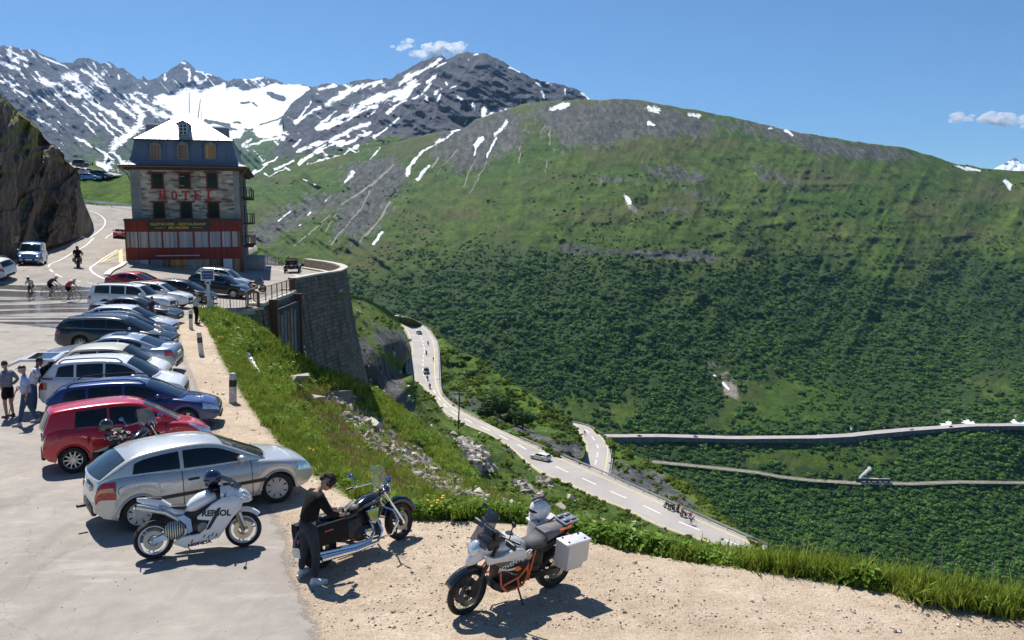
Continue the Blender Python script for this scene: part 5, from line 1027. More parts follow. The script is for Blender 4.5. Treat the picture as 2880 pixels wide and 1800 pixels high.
def wheel(par, x, y, r, w, style, sg, rim=ALLOY, steer=0., name='wheel'):
    o = bpy.data.objects.new(name, None); COL.objects.link(o); o.parent = par; o.location = (x, y, r); o.rotation_euler = (0, 0, steer); rr = r*.66; h = w/2; o.empty_display_size = .05
    MB().lathe([(rr*.98, -h*.85), (r*.93, -h), (r*.985, -h*.75), (r, -h*.3), (r, h*.3), (r*.985, h*.75), (r*.93, h), (rr*.98, h*.85)], n=32).build('tyre', RUBBER, o)
    m = MB(); f = sg*h; m.lathe([(rr*1.03, f*.9), (rr, f*.96), (rr*.93, f*.86), (rr*.9, f*.1)], n=32); m.lathe([(.001, f*.78), (rr*.2, f*.76), (rr*.2, f*.3)], n=16)
    n = dict(cover=8, five=5, multi=10, twin=7, star=6, steel=12).get(style, 8); wd = dict(cover=.30, five=.2, multi=.12, twin=.22, star=.24, steel=.2).get(style, .16)*(5/n if style != 'cover' else 1.)
    for k in range(n):
        a = 2*math.pi*k/n; ca, sa = math.cos(a), math.sin(a); w0 = rr*wd*.8; w1 = rr*wd*1.15
        if style == 'cover': w0, w1 = rr*.14, rr*.27
        P = lambda u, v, q: (u*ca-v*sa, q, u*sa+v*ca)
        m.add([P(rr*.12, -w0, f*.8), P(rr*.12, w0, f*.8), P(rr*.95, w1, f*.84), P(rr*.95, -w1, f*.84), P(rr*.12, -w0, f*.5), P(rr*.12, w0, f*.5), P(rr*.95, w1, f*.55), P(rr*.95, -w1, f*.55)], [(0, 1, 2, 3), (4, 7, 6, 5), (0, 3, 7, 4), (1, 5, 6, 2), (0, 4, 5, 1), (3, 2, 6, 7)])
    m.build('rim', rim, o); MB().lathe([(.001, f*.3), (rr*.55, f*.3), (rr*.56, f*.15)], n=20).build('brake_disc', DISC, o); MB().lathe([(.001, f*.05), (rr*.98, f*.05)], n=20).build('wheel_well_shade', SEAM, o)
    return o
def make_car(name, label, sp, col, cat='car', group=None):
    L, W_, H = sp['dim']; fo, wb, r = sp['ax']; gc = sp.get('gc', .2); root = thing(name, label, cat, group=group); hw = W_/2
    top = chaikin(sp['top'], 2); cab = chaikin(sp['cab'], 2); X = lambda s: L/2-s; sf, sr = fo, fo+wb; Ra = r*1.13
    zt = lambda s: float(np.interp(s, top[:, 0], top[:, 1])); cs0, cs1 = cab[0, 0], cab[-1, 0]; zc = lambda s: float(np.interp(s, cab[:, 0], cab[:, 1]))
    nose, tail = sp.get('nose', .30), sp.get('tail', .22)
    def hwid(s):
        k = 1.0
        if s < .75: k -= nose*((.75-s)/.75)**2.6
        if s > L-.6: k -= tail*((s-L+.6)/.6)**2.8
        return hw*k
    def zb(s):
        b = gc+.04+max(0, (.35-s))*.2+max(0, (s-L+.4))*.28
        for c in (sf, sr):
            d = abs(s-c)
            if d < Ra: b = max(b, r*.98+math.sqrt(max(Ra*Ra-d*d, 0)))
        return b
    st = set(np.linspace(.0, L, 34)); st |= {0.02, .06, .14, .28, L-.02, L-.06, L-.13, L-.25}
    for c in (sf, sr):
        for a in np.linspace(0, math.pi, 15): st.add(c-Ra*math.cos(a)*.9995)
        st |= {c-Ra*1.004, c+Ra*1.004}
    st = sorted(s for s in st if 0 <= s <= L); cr = sp.get('crown', .06)
    hs = sp.get('waist', .5)
    def sec(s, ny=7, dy=0.):
        w = hwid(s); b = zb(s); t = zt(s); e = min(1, s/.1, (L-s)/.1); e = .55+.45*e; c = (b+t)/2; bb = c+(b-c)*e; tt = c+(t-c)*(1-(1-e)*.5)
        P = []; hh = tt-bb
        for f, q in ((0, .965), (.08, .982), (.22, .994), (.45, 1.0), (.66, .995), (.84, .968), (.95, .93), (1.0, .88)):
            z = bb+hh*f
            P.append((w*q+dy, z))
        for k in range(1, ny): y = w*.88*(1-k/(ny-1)); P.append((y, tt+cr*(1-(y/(w*.88))**2)*min(1, hh*2)))
        return P
    secs = []
    for s in st:
        P = sec(s); secs.append([(X(s), y, z) for y, z in P]+[(X(s), -y, z) for y, z in P[-2::-1]])
    mb = MB(); mb.loft(secs, cap=True, closed=True); pm = paint(col[0], col[1], col[2] if len(col) > 2 else .0); body = mb.build('body', pm, root, angle=50)
    MB().box(-L/2+.3, L/2-.3, -hw+.26, hw-.26, gc, .72).build('underbody', SEAM, root, smooth=False)
    # cabin
    zr = max(cab[:, 1]); wB = hw*.90; tum = sp.get('tumble', .20); wR = hw-tum-.03
    zbelt = lambda s: zt(s)-.02
    sm_, sh_ = (cs0+cs1)/2, (cs1-cs0)/2
    def ys(s, z):
        t = max(0, min(1.1, (z-zbelt(s))/max(.2, zr-zbelt(s)))); return (wB-(wB-wR)*t**1.25)*(1-.07*((s-sm_)/sh_)**2*(1 if s > sm_ else .6))
    def bow(s): return .16*max(0, 1-(s-cs0)/.9) if s < sm_ else -.10*max(0, 1-(cs1-s)/.6)
    def csec(s, off=0.):
        T = zc(s); b = min(zbelt(s), T-.01); rr = min(.10, (T-b)*.5); P = []
        for k in range(6): z = b+(T-rr-b)*k/5; P.append((ys(s, z)+off, z))
        y0 = ys(s, T-rr)
        for a in (30, 60, 90): A = math.radians(a); P.append((y0-rr*.9*(1-math.cos(A))+off*math.cos(A), T-rr+rr*.86*math.sin(A)+off*math.sin(A)))
        yt = P[-1][0]; zt0 = P[-1][1]
        for k in range(1, 6): y = yt*(1-k/5); P.append((y, zt0+.055*(1-(y/yt)**2)*min(1, (T-b)*2)))
        return P
    ss = sorted(set(cab[:, 0])); ss2 = []
    for a, b in zip(ss[:-1], ss[1:]): ss2 += [a] if b-a < .14 else list(np.linspace(a, b, int((b-a)/.1)+1)[:-1])
    ss2.append(ss[-1])
    if not sp.get('open'):
        secs = []
        for s in ss2:
            P = csec(s); Y0 = max(P[0][0], .01); q = [(X(s)+bow(s)*(1-(y/Y0)**2), y, z) for y, z in P]; secs.append(q+[(x, -y, z) for x, y, z in q[-2::-1]])
        mb = MB(); mb.loft(secs, cap=False, closed=False); rm = paint(*sp['roofcol']) if sp.get('roofcol') else pm; mb.build('roof', rm, root, angle=60)
    def strip(s0, s1, fy, name, off=.010, m=CGLASS, yo=0):
        rows = []; n = 8
        for k in range(n+1):
            s = s0+(s1-s0)*k/n; P = csec(s); Y0 = P[0][0]; yt = P[8][0]; e = .03; dz = (zc(min(s+e, cs1))-zc(max(s-e, cs0)))/(min(s+e, cs1)-max(s-e, cs0)); nl = math.hypot(1, dz); nx, nz = dz/nl, 1/nl; row = []
            for j in range(9):
                y = (yt+.02)*fy*(1-j/4.0); zt0 = P[8][1]; z = zt0+.055*(1-min(1, abs(y)/yt)**2)*min(1, (zc(s)-zbelt(s))*2); row.append((X(s)+bow(s)*(1-(y/Y0)**2)+nx*off, y, z+nz*off))
            rows.append(row)
        mb = MB(); mb.loft(rows, cap=False, closed=False); return mb.build(name, m, root)
    a0, a1 = sp['ws']; strip(a0, a1, .99, 'windscreen')
    if 'rw' in sp: strip(sp['rw'][0], sp['rw'][1], .92, 'rear_window')
    if 'sunroof' in sp: strip(sp['sunroof'][0], sp['sunroof'][1], .62, 'sunroof', .012)
    for sg in (1, -1):
        for (w0, w1, slf, slr) in sp['win']:
            cols = []; n = 12
            for k in range(n+1):
                f = k/n; s = w0+(w1-w0)*f; zlo = zbelt(s)+.05; zhi = zc(s)-.105; 
                if zhi < zlo+.01: zhi = zlo+.01
                sl = slf*(1-f)+slr*f; col_ = []
                for j in range(5):
                    g = j/4; z = zlo+(zhi-zlo)*g; s2 = s+sl*(z-zlo); z = min(z, max(zlo, zc(s2)-.10)); col_.append((X(s2), sg*(ys(s2, z)+.009), z))
                cols.append(col_)
            mb = MB(); mb.loft(cols, cap=False, closed=False); mb.build('side_window', CGLASS, root)
    if not sp.get('far'):
        if sp.get('trim'):
            for sg in (1, -1):
                s0 = sp['win'][0][0]; s1 = sp['win'][-1][1]; mb = MB(); mb.tube([(X(s), sg*(ys(s, zbelt(s)+.03)+.012), zbelt(s)+.035) for s in np.linspace(s0, s1, 14)], .012, 4)
                mb.tube([(X(s), sg*(ys(s, max(zc(s)-.09, zbelt(s)+.04))+.012), max(zc(s)-.09, zbelt(s)+.04)) for s in np.linspace(s0, s1+.15, 20)], .010, 4); mb.build('window_trim', CHROME, root)
        if sp.get('rails'):
            for sg in (1, -1):
                s0, s1 = sp['rails']; mb = MB(); y = wR-.02; mb.tube([(X(s0), sg*y, zc(s0)-.01), (X(s0+.15), sg*y, zc(s0+.15)+.055)]+[(X(s), sg*y, zc(s)+.06) for s in np.linspace(s0+.2, s1-.2, 6)]+[(X(s1-.12), sg*y, zc(s1-.12)+.05), (X(s1), sg*y, zc(s1)-.01)], .02, 6); mb.build('roof_rail', sp.get('railm', BLACKP), root)
    def patch(s0, s1, f0, f1, name, m, sg, off=.010, ns=6, par=None, nf=4, sk=0.):
        rows = []
        for k in range(ns+1):
            s = s0+(s1-s0)*k/ns; P = sec(s); ys_ = [p[0] for p in P]; zs_ = [p[1] for p in P]; d = [0]
            for i in range(1, 8): d.append(d[-1]+math.hypot(ys_[i]-ys_[i-1], zs_[i]-zs_[i-1]))
            row = []
            for j in range(nf+1):
                f = (f0+(f1-f0)*j/nf)*d[7]
                if sk: f += sk*(k/ns)*d[7]
                y = float(np.interp(f, d, ys_[:8])); z = float(np.interp(f, d, zs_[:8])); row.append((X(s)+(off if s < .4 else (-off if s > L-.4 else 0)), sg*(y+off), z+off*.3))
            rows.append(row)
        mb = MB(); mb.loft(rows, cap=False, closed=False); return mb.build(name, m, par or root)
    for sg in (1, -1):
        hl = sp.get('hl', (.03, .42, .66, .92)); patch(hl[0], hl[1], hl[2], hl[3], 'headlight', LAMPC, sg)
        tl = sp.get('tl', (L-.34, L-.02, .62, .9)); t_ = patch(tl[0], tl[1], tl[2], tl[3], 'taillight', LAMPR, sg)
        if sp.get('orange'): patch(tl[0]+.03, tl[1], tl[2]+(tl[3]-tl[2])*.45, tl[2]+(tl[3]-tl[2])*.68, 'indicator', LAMPO, sg, .016, par=t_)
        if not sp.get('far'):
            for s in sp.get('seams', ()):
                rows = []; P = sec(s); mb = MB(); mb.tube([(X(s), sg*(y+.001), z) for y, z in P[1:8]], .007, 4, cap=False); mb.build('door_gap', SEAM, body)
            for s in sp.get('handles', ()):
                z = zt(s)-.17; mb = MB(); mb.rbox((X(s), sg*(hwid(s)*.985), z), (.2, .05, .045), .018); mb.build('door_handle', sp.get('handm', pm), root)
            if sp.get('mould'):
                m0, m1 = sp['mould'][:2]; mb = MB(); xs = np.linspace(m0, m1, 8); mb.loft([[(X(s), sg*(hwid(s)*q), z) for q, z in ((.99, .50), (1.018, .505), (1.018, .565), (.99, .57))] for s in xs]); mb.build('side_moulding', BLACKP, root)
        ms = sp['mir']; mb = MB(); z = zbelt(ms)+.10; y = sg*(ys(ms, z)+.13); mb.ell((X(ms), y, z), (.075, .12, .075), 12, 8); mb.box(X(ms)-.03, X(ms)+.03, min(sg*(hw-.12), y), max(sg*(hw-.12), y), z-.06, z-.03); mb.build('door_mirror', sp.get('mirm', pm), root)
        # wheel arch lip
        if not sp.get('far'):
            for c in (sf, sr): mb = MB(); mb.tube([(X(c+Ra*1.01*math.cos(a)), sg*(hwid(c+Ra*math.cos(a))*.985), r*.98+Ra*1.01*math.sin(a)) for a in np.linspace(.05, math.pi-.05, 18)], .022, 6); mb.build('wheel_arch', sp.get('archm', pm), root)
        for c, nm in ((sf, 1), (sr, 0)): wheel(root, X(c), sg*(hw-.125), r, .2, sp.get('rim', 'five'), sg, sp.get('rimm', ALLOY), sp.get('steer', 0.) if nm else 0.)
    # ends
    gz0, gz1 = sp.get('grille', (.34, .60)); mb = MB()
    g = hwid(.03)*.62; mb.rbox((X(.035), 0, (gz0+gz1)/2), (.08, g*2, gz1-gz0), .03); mb.build('grille', sp.get('grillem', BLACKP), root)
    mb = MB(); mb.box(X(-.012), X(.03), -.26, .26, .40, .51); mb.build('number_plate', PLATE, root, smooth=False); pz = sp.get('pz', .78); mb = MB(); mb.box(X(L+.010), X(L-.03), -.26, .26, pz-.055, pz+.055); mb.build('number_plate', PLATE, root, smooth=False)
    MB().rbox((X(L-.02), 0, gc+.2), (.1, hwid(L-.05)*1.3, .2), .04).build('bumper_trim', BLACKP, root); MB().rbox((X(.02), 0, gc+.12), (.1, hwid(.05)*1.3, .12), .04).build('bumper_trim', BLACKP, root)
    if not sp.get('far'):
        s = a0-.03; mb = MB(); mb.tube([(X(s)+.12, .5, zt(s)+.045), (X(s)+.02-.1, -.1, zt(s)+.09)], .012, 4); mb.tube([(X(s)+.12, -.1, zt(s)+.055), (X(s)-.06, -.62, zt(s)+.09)], .012, 4); mb.build('windscreen_wiper', BLACKP, root)
        rows = [(X(s_), (0)) for s_ in ()]
    root['_L'] = L; root['_W'] = W_; root['_sr'] = L/2-sr
    return root
def put(root, anchor, px, py, hd):
    """anchor: RW near rear wheel, F front near corner, R rear near corner, C centre"""
    L, W_, xr = root['_L'], root['_W'], root['_sr']; g = ground(px, py); a = math.radians(hd); c, s = math.cos(a), math.sin(a)
    near = -1 if c > 0 else 1                                   # the side of the car that faces the camera
    lx, ly = dict(RW=(xr, near*(W_/2-.05)), F=(L/2-.12, near*W_*.40), R=(-L/2+.12, near*W_*.40), C=(0, 0))[anchor]
    x, y = g.x-(lx*c-ly*s), g.y-(lx*s+ly*c)
    z = [float(PZ(x+c*d-s*e, y+s*d+c*e)) for d, e in ((1.3, 0), (-1.3, 0), (0, .7), (0, -.7))]
    root.location = (x, y, sum(z)/4); root.rotation_euler = Euler((math.atan2(z[2]-z[3], 1.4), -math.atan2(z[0]-z[1], 2.6), a), 'XYZ'); 
    for k in ('_L', '_W', '_sr'): del root[k]
    return root
def hatch(L=4.1, W=1.71, H=1.42, **k):
    q = L/4.1; d = dict(dim=(L, W, H), ax=(.82*q, 2.6*q, .31), top=[(0, .50), (.05, .64), (.3, .75), (.7, .84), (1.15*q, .93), (2, .95), (3.3*q, .99), (3.95*q, 1.0), (4.05*q, .92), (L, .62)], cab=[(1.0*q, .93), (1.6*q, H-.18), (1.95*q, H-.03), (2.5*q, H), (3.2*q, H-.04), (3.5*q, H-.12), (4.0*q, .98)],
        ws=(1.04*q, 1.78*q), rw=(3.52*q, 3.97*q), win=[(1.45*q, 2.55*q, 0, 0), (2.62*q, 3.45*q, 0, -.25)], mir=1.5*q, seams=(1.3*q, 2.6*q), handles=(2.4*q,)); d.update(k); return d
def estate(L=4.6, W=1.78, H=1.48, **k):
    d = dict(dim=(L, W, H), ax=(.9, 2.62, .32), top=[(0, .52), (.06, .66), (.35, .77), (.8, .87), (1.25, .95), (2.3, .97), (3.8, 1.0), (L-.15, 1.02), (L-.03, .9), (L, .62)], cab=[(1.1, .95), (1.75, H-.17), (2.1, H-.04), (2.7, H), (3.6, H-.03), (L-.55, H-.08), (L-.35, H-.16), (L-.08, 1.0)],
        ws=(1.15, 1.93), rw=(L-.37, L-.10), win=[(1.58, 2.5, 0, 0), (2.57, 3.42, 0, 0), (3.5, L-.5, 0, -.28)], mir=1.62, seams=(1.4, 2.53, 3.46), handles=(2.36, 3.28), rails=(1.95, L-.6)); d.update(k); return d
def suv(L=4.35, W=1.80, H=1.66, **k):
    q = L/4.35; d = dict(dim=(L, W, H), ax=(.86*q, 2.6*q, .355), gc=.24, top=[(0, .60), (.06, .78), (.3, .90), (.75, .99), (1.15*q, 1.06), (2.2, 1.08), (3.5*q, 1.12), (L-.15, 1.12), (L-.03, 1.0), (L, .70)], cab=[(1.0*q, 1.06), (1.58*q, H-.18), (1.9*q, H-.04), (2.5*q, H), (3.3*q, H-.03), (L-.6, H-.07), (L-.4, H-.17), (L-.1, 1.1)],
        ws=(1.05*q, 1.74*q), rw=(L-.42, L-.12), win=[(1.45*q, 2.35*q, 0, 0), (2.42*q, 3.2*q, 0, 0), (3.28*q, L-.52, 0, -.3)], mir=1.5*q, seams=(1.3*q, 2.4*q, 3.25*q), handles=(2.2*q, 3.08*q), rails=(1.85*q, L-.6), grille=(.4, .72), rim='five'); d.update(k); return d
def sedan(L=4.85, W=1.86, H=1.46, **k):
    d = dict(dim=(L, W, H), ax=(.85, 2.93, .34), top=[(0, .50), (.05, .66), (.35, .78), (.9, .88), (1.5, .95), (2.6, .97), (3.8, 1.03), (L-.3, 1.05), (L-.04, 1.0), (L, .60)], cab=[(1.4, .95), (2.0, H-.18), (2.4, H-.03), (2.9, H), (3.4, H-.05), (3.8, H-.18), (4.35, 1.04)],
        ws=(1.46, 2.22), rw=(3.62, 4.28), win=[(1.95, 2.85, 0, 0), (2.92, 3.72, 0, -.1)], mir=1.95, seams=(1.7, 2.88, 3.75), handles=(2.7, 3.6), trim=True, rim='star'); d.update(k); return d
GP = 'cars parked along the edge of the gravel verge'
_c1 = make_car('parked_car', 'silver three door hatchback nearest the camera, hubcaps on its steel wheels', hatch(4.0, 1.71, 1.42, ax=(.76, 2.54, .31), rim='cover', rimm=mat('hubcap_grey', (.52, .52, .51), .45, .2), handm=BLACKP, mould=(1.0, 3.35, .36, .43), orange=True, tl=(3.66, 3.98, .50, .92), steer=-.32, nose=.22, hl=(.02, .36, .60, .88), top=[(0, .54), (.04, .68), (.2, .77), (.55, .85), (1.12, .93), (2, .94), (3.1, .99), (3.84, 1.0), (3.95, .90), (4.0, .6)]), ('silver_car_paint', (.56, .56, .54), .45), group=GP)
put(_c1, 'RW', 396, 1493, 35)
mb = MB(); mb.tube([(-1.45, .25, 1.38), (-1.62, .25, 1.52)], .008, 4); mb.build('aerial', BLACKP, _c1)
MB().rbox((-2.13, 0, .42), (.16, .07, .06), .02).build('tow_bar', BLACKP, _c1)
MB().lathe([(.075, 0), (.085, .004), (.085, -.01)], (-1.55, -.845, .78), n=20).build('fuel_flap', SEAM, _c1)
put(make_car('parked_car', 'small red hatchback with a roof spoiler and silver ten spoke wheels', hatch(3.72, 1.69, 1.51, ax=(.73, 2.39, .305), nose=.32, rim='multi', tl=(3.36, 3.70, .55, .86), hl=(.06, .58, .66, .9), cab=[(.82, .94), (1.4, 1.34), (1.7, 1.49), (2.2, 1.52), (2.9, 1.50), (3.42, 1.45), (3.5, 1.4), (3.66, 1.0)], top=[(0, .48), (.05, .62), (.25, .75), (.6, .87), (.9, .94), (1.8, .96), (2.9, 1.0), (3.58, 1.01), (3.66, .9), (3.72, .6)], ws=(.87, 1.55), rw=(3.5, 3.64), win=[(1.25, 2.3, 0, 0), (2.36, 3.05, 0, -.15)], mir=1.28, seams=(1.1, 2.35), handles=(2.18,)), ('crimson_car_paint', (.50, .012, .028), .15), group=GP), 'RW', 208, 1331, 30)
put(make_car('parked_car', 'dark blue estate car with black roof rails behind the red hatchback', estate(4.57, 1.77, 1.48, hl=(.03, .45, .62, .9), tl=(4.22, 4.55, .5, .9), mould=(1.1, 3.5, .38, .44)), ('navy_car_paint', (.022, .045, .17), .35), group=GP), 'F', 608, 1202, 16)
_c4 = make_car('parked_car', 'white compact SUV with its tailgate raised', suv(4.25, 1.77, 1.66, tl=(3.95, 4.22, .55, .82), rw=(3.9, 4.12)), ('white_car_paint', (.72, .74, .78), .05), group=GP); put(_c4, 'F', 508, 1150, 13)
def tailgate(root, L, zt_, paintm):
    mb = MB(); x0 = -L/2+.48; mb.box(x0-.95, x0, -.62, .62, zt_-.02, zt_+.05); mb.add([(x0-.95, -.62, zt_+.05), (x0-.95, .62, zt_+.05), (x0-.95, .62, zt_-.02), (x0-.95, -.62, zt_-.02), (x0-1.35, -.55, zt_-.12), (x0-1.35, .55, zt_-.12), (x0-1.33, .55, zt_-.2), (x0-1.33, -.55, zt_-.2)], [(0, 1, 5, 4), (1, 2, 6, 5), (2, 3, 7, 6), (3, 0, 4, 7), (4, 5, 6, 7)])
    g = mb.build('open_tailgate', paintm, root, smooth=False); MB().box(x0-.8, x0-.12, -.5, .5, zt_+.052, zt_+.058).build('tailgate_window', CGLASS, g, smooth=False)
    mb = MB(); mb.tube([(x0-.5, .6, zt_-.02), (x0-.1, .62, zt_-.5)], .014, 5); mb.tube([(x0-.5, -.6, zt_-.02), (x0-.1, -.62, zt_-.5)], .014, 5); mb.build('gas_strut', BLACKP, g)
    MB().rbox((-L/2+.22, 0, 1.12), (.5, 1.1, .62), .05, ry=-.5).build('boot_opening', SEAM, root)
tailgate(_c4, 4.25, 1.64, paint('white_car_paint', (.72, .74, .78)))
put(make_car('parked_car', 'small white city car with a beige folding roof', hatch(3.55, 1.63, 1.49, ax=(.72, 2.3, .29), top=[(0, .5), (.05, .66), (.2, .78), (.55, .88), (.85, .93), (1.8, .95), (2.9, .98), (3.4, .98), (3.5, .88), (3.55, .6)], cab=[(.78, .93), (1.3, 1.34), (1.6, 1.46), (2.1, 1.49), (2.8, 1.44), (3.1, 1.36), (3.45, .98)], ws=(.84, 1.45), rw=(3.12, 3.42), win=[(1.15, 2.2, 0, 0), (2.26, 2.85, 0, -.2)], mir=1.2, seams=(1.0, 2.24), handles=(2.1,), roofcol=('beige_fabric_roof', (.55, .52, .42)), hl=(.08, .4, .62, .85)), ('cream_white_car_paint', (.76, .76, .74)), group=GP), 'F', 458, 1096, 11)
put(make_car('parked_car', 'silver blue saloon parked the other way with its red taillight on the verge', sedan(4.9, 1.86, 1.46, sunroof=(2.55, 3.1), tl=(4.55, 4.88, .62, .88)), ('silver_blue_car_paint', (.33, .39, .50), .5), group=GP), 'R', 484, 1058, 189)
put(make_car('parked_car', 'black estate car with chrome window frames', estate(4.78, 1.83, 1.50, ax=(.88, 2.79, .34), trim=True, rim='multi', tl=(4.45, 4.76, .62, .86), win=[(1.6, 2.6, 0, 0), (2.67, 3.55, 0, 0), (3.62, 4.3, 0, -.28)], railm=CHROME, mirm=CHROME), ('black_car_paint', (.012, .013, .015), .2), group=GP), 'F', 472, 992, 6)
put(make_car('parked_car', 'dark blue hatchback half hidden behind the black estate car', hatch(4.2, 1.76, 1.42), ('midnight_car_paint', (.012, .02, .05), .3), group=GP), 'F', 468, 972, 6)
put(make_car('parked_car', 'pale silver five door hatchback between the black estate and the dark soft top', hatch(4.26, 1.78, 1.45, win=[(1.5, 2.4, 0, 0), (2.46, 3.3, 0, 0), (3.36, 3.62, 0, -.3)], seams=(1.35, 2.43, 3.33), handles=(2.3, 3.2)), ('pale_silver_car_paint', (.62, .66, .74), .3), group=GP), 'F', 474, 950, 4)
put(make_car('parked_car', 'dark grey car with a black fabric roof beside the boy in black', sedan(4.6, 1.8, 1.40, ax=(.8, 2.77, .33), top=[(0, .5), (.05, .66), (.35, .78), (.9, .87), (1.4, .93), (2.6, .95), (3.6, 1.0), (4.3, 1.0), (4.55, .95), (4.6, .6)], cab=[(1.35, .93), (1.95, 1.24), (2.3, 1.37), (2.8, 1.39), (3.3, 1.33), (3.75, 1.05), (3.9, 1.0)], ws=(1.4, 2.12), rw=(3.4, 3.75), win=[(1.9, 2.8, 0, 0), (2.86, 3.3, 0, -.5)], roofcol=('black_fabric_roof', (.04, .042, .048)), trim=False, rim='multi', tl=(4.3, 4.58, .62, .86), seams=(1.7, 2.9), handles=(2.7,)), ('graphite_car_paint', (.07, .075, .09), .5), group=GP), 'F', 490, 914, 4)
put(make_car('parked_car', 'white long off roader with silver lower body, roof bars and tall windows', suv(4.85, 1.82, 1.66, ax=(.9, 2.79, .36), top=[(0, .58), (.06, .78), (.3, .90), (.9, .97), (1.3, 1.0), (2.4, 1.02), (4.0, 1.04), (4.72, 1.04), (4.82, .9), (4.85, .65)], cab=[(1.22, 1.0), (1.7, 1.50), (1.95, 1.61), (2.6, 1.65), (3.6, 1.64), (4.4, 1.60), (4.6, 1.52), (4.74, 1.02)], ws=(1.27, 1.78), rw=(4.6, 4.73), win=[(1.6, 2.5, 0, 0), (2.58, 3.4, 0, 0), (3.5, 4.4, 0, -.15)], mir=1.62, seams=(1.5, 2.54, 3.45), handles=(2.4, 3.3), tl=(4.55, 4.83, .5, .8), tumble=.14), ('off_white_car_paint', (.74, .74, .73)), group=GP), 'F', 468, 882, 0)
GU = 'cars parked in front of the hotel'
put(make_car('parked_car', 'white crossover in front of the white off roader, nose to the verge', suv(4.38, 1.81, 1.60, tl=(4.05, 4.35, .6, .85)), ('bright_white_car_paint', (.78, .79, .80)), group=GU), 'F', 520, 870, 0)
put(make_car('parked_car', 'black hatchback half hidden behind the blue sign', hatch(4.2, 1.76, 1.45, rim='multi', win=[(1.5, 2.4, 0, 0), (2.46, 3.3, 0, 0), (3.36, 3.6, 0, -.3)]), ('piano_black_car_paint', (.012, .012, .013), .1), group=GU), 'F', 588, 856, -1)
put(make_car('parked_car', 'black SUV with a domed roof beside the ramp railing', suv(4.5, 1.85, 1.66, rim='star', trim=True), ('dark_bronze_car_paint', (.02, .018, .02), .4), group=GU), 'F', 686, 842, -1)
put(make_car('parked_car', 'silver crossover behind the black SUV, closest to the hotel door', suv(4.4, 1.82, 1.66), ('light_grey_car_paint', (.55, .56, .57), .4), group=GU), 'F', 690, 822, -2)
put(make_car('parked_car', 'red sports coupe in front of the restaurant wall', sedan(4.5, 1.85, 1.37, ax=(.95, 2.6, .33), top=[(0, .45), (.05, .6), (.4, .72), (.9, .82), (1.4, .88), (2.6, .9), (3.6, .95), (4.3, .96), (4.46, .9), (4.5, .6)], cab=[(1.3, .88), (1.95, 1.2), (2.35, 1.34), (2.8, 1.36), (3.3, 1.31), (3.8, 1.18), (4.3, .96)], ws=(1.36, 2.15), rw=(3.4, 4.2), win=[(1.9, 2.8, 0, 0), (2.86, 3.5, 0, -.5)], trim=False, seams=(1.6, 2.9), handles=(2.7,)), ('racing_red_car_paint', (.42, .012, .02), .1), group=GU), 'F', 462, 828, -2)
GR = 'vehicles driving on the pass road'
_v = make_car('van', 'metallic blue people carrier coming down the road below the cliff', dict(dim=(4.4, 1.8, 1.83), ax=(.88, 2.68, .33), gc=.2, top=[(0, .58), (.06, .8), (.25, .95), (.7, 1.05), (.95, 1.1), (2, 1.12), (4.2, 1.14), (4.36, 1.0), (4.4, .7)], cab=[(.75, 1.08), (1.4, 1.62), (1.75, 1.78), (2.3, 1.83), (3.6, 1.82), (4.1, 1.78), (4.25, 1.7), (4.36, 1.12)], ws=(.8, 1.55), rw=(4.26, 4.35), win=[(1.25, 2.2, 0, 0), (2.3, 3.2, 0, 0), (3.3, 4.05, 0, -.1)], mir=1.2, tumble=.12, seams=(1.1, 2.25), handles=(2.1,), hl=(.03, .35, .72, .93), nose=.22, crown=.08), ('steel_blue_car_paint', (.17, .27, .42), .6), 'van', GR); put(_v, 'C', 92, 742, -68)
for sg in (1, -1): MB().ell((2.13, sg*.62, .76), (.03, .06, .05), 10, 6).build('lit_headlamp', (lambda t: (t.P(Emission_Color=(1, .93, .8, 1), Emission_Strength=2.5), t.m)[1])(NT('lit_headlamp')), _v)
put(make_car('car', 'white car cut by the left edge of the picture', suv(4.4, 1.8, 1.62), ('off_white_car_paint', (.74, .74, .73)), group=GR), 'R', 12, 794, 176)
def roadster():
    sp = sedan(3.98, 1.68, 1.22, ax=(.8, 2.27, .3), top=[(0, .45), (.05, .58), (.4, .68), (.9, .76), (1.3, .82), (2.6, .82), (3.3, .88), (3.8, .88), (3.95, .82), (3.98, .55)], cab=[(1.2, .82), (1.75, 1.1), (1.85, 1.13), (1.95, 1.13), (2.0, 1.1), (2.1, .95), (2.2, .82)], open=True, ws=(1.25, 1.8), win=[], trim=False, far=True, mir=1.45, tl=(3.7, 3.96, .6, .85)); del sp['rw']
    r = make_car('car', 'red open roadster driving away past the hotel corner', sp, ('roadster_red_car_paint', (.50, .02, .03), .1), group=GR)
    MB().rbox((-.45, 0, .9), (1.3, 1.15, .1), .04).build('cockpit', SEATF, r)
    for sg in (1, -1): MB().rbox((-.6, sg*.33, 1.0), (.18, .42, .42), .07).build('seat', SEATF, r)
    put(r, 'C', 337, 668, 113)
roadster()
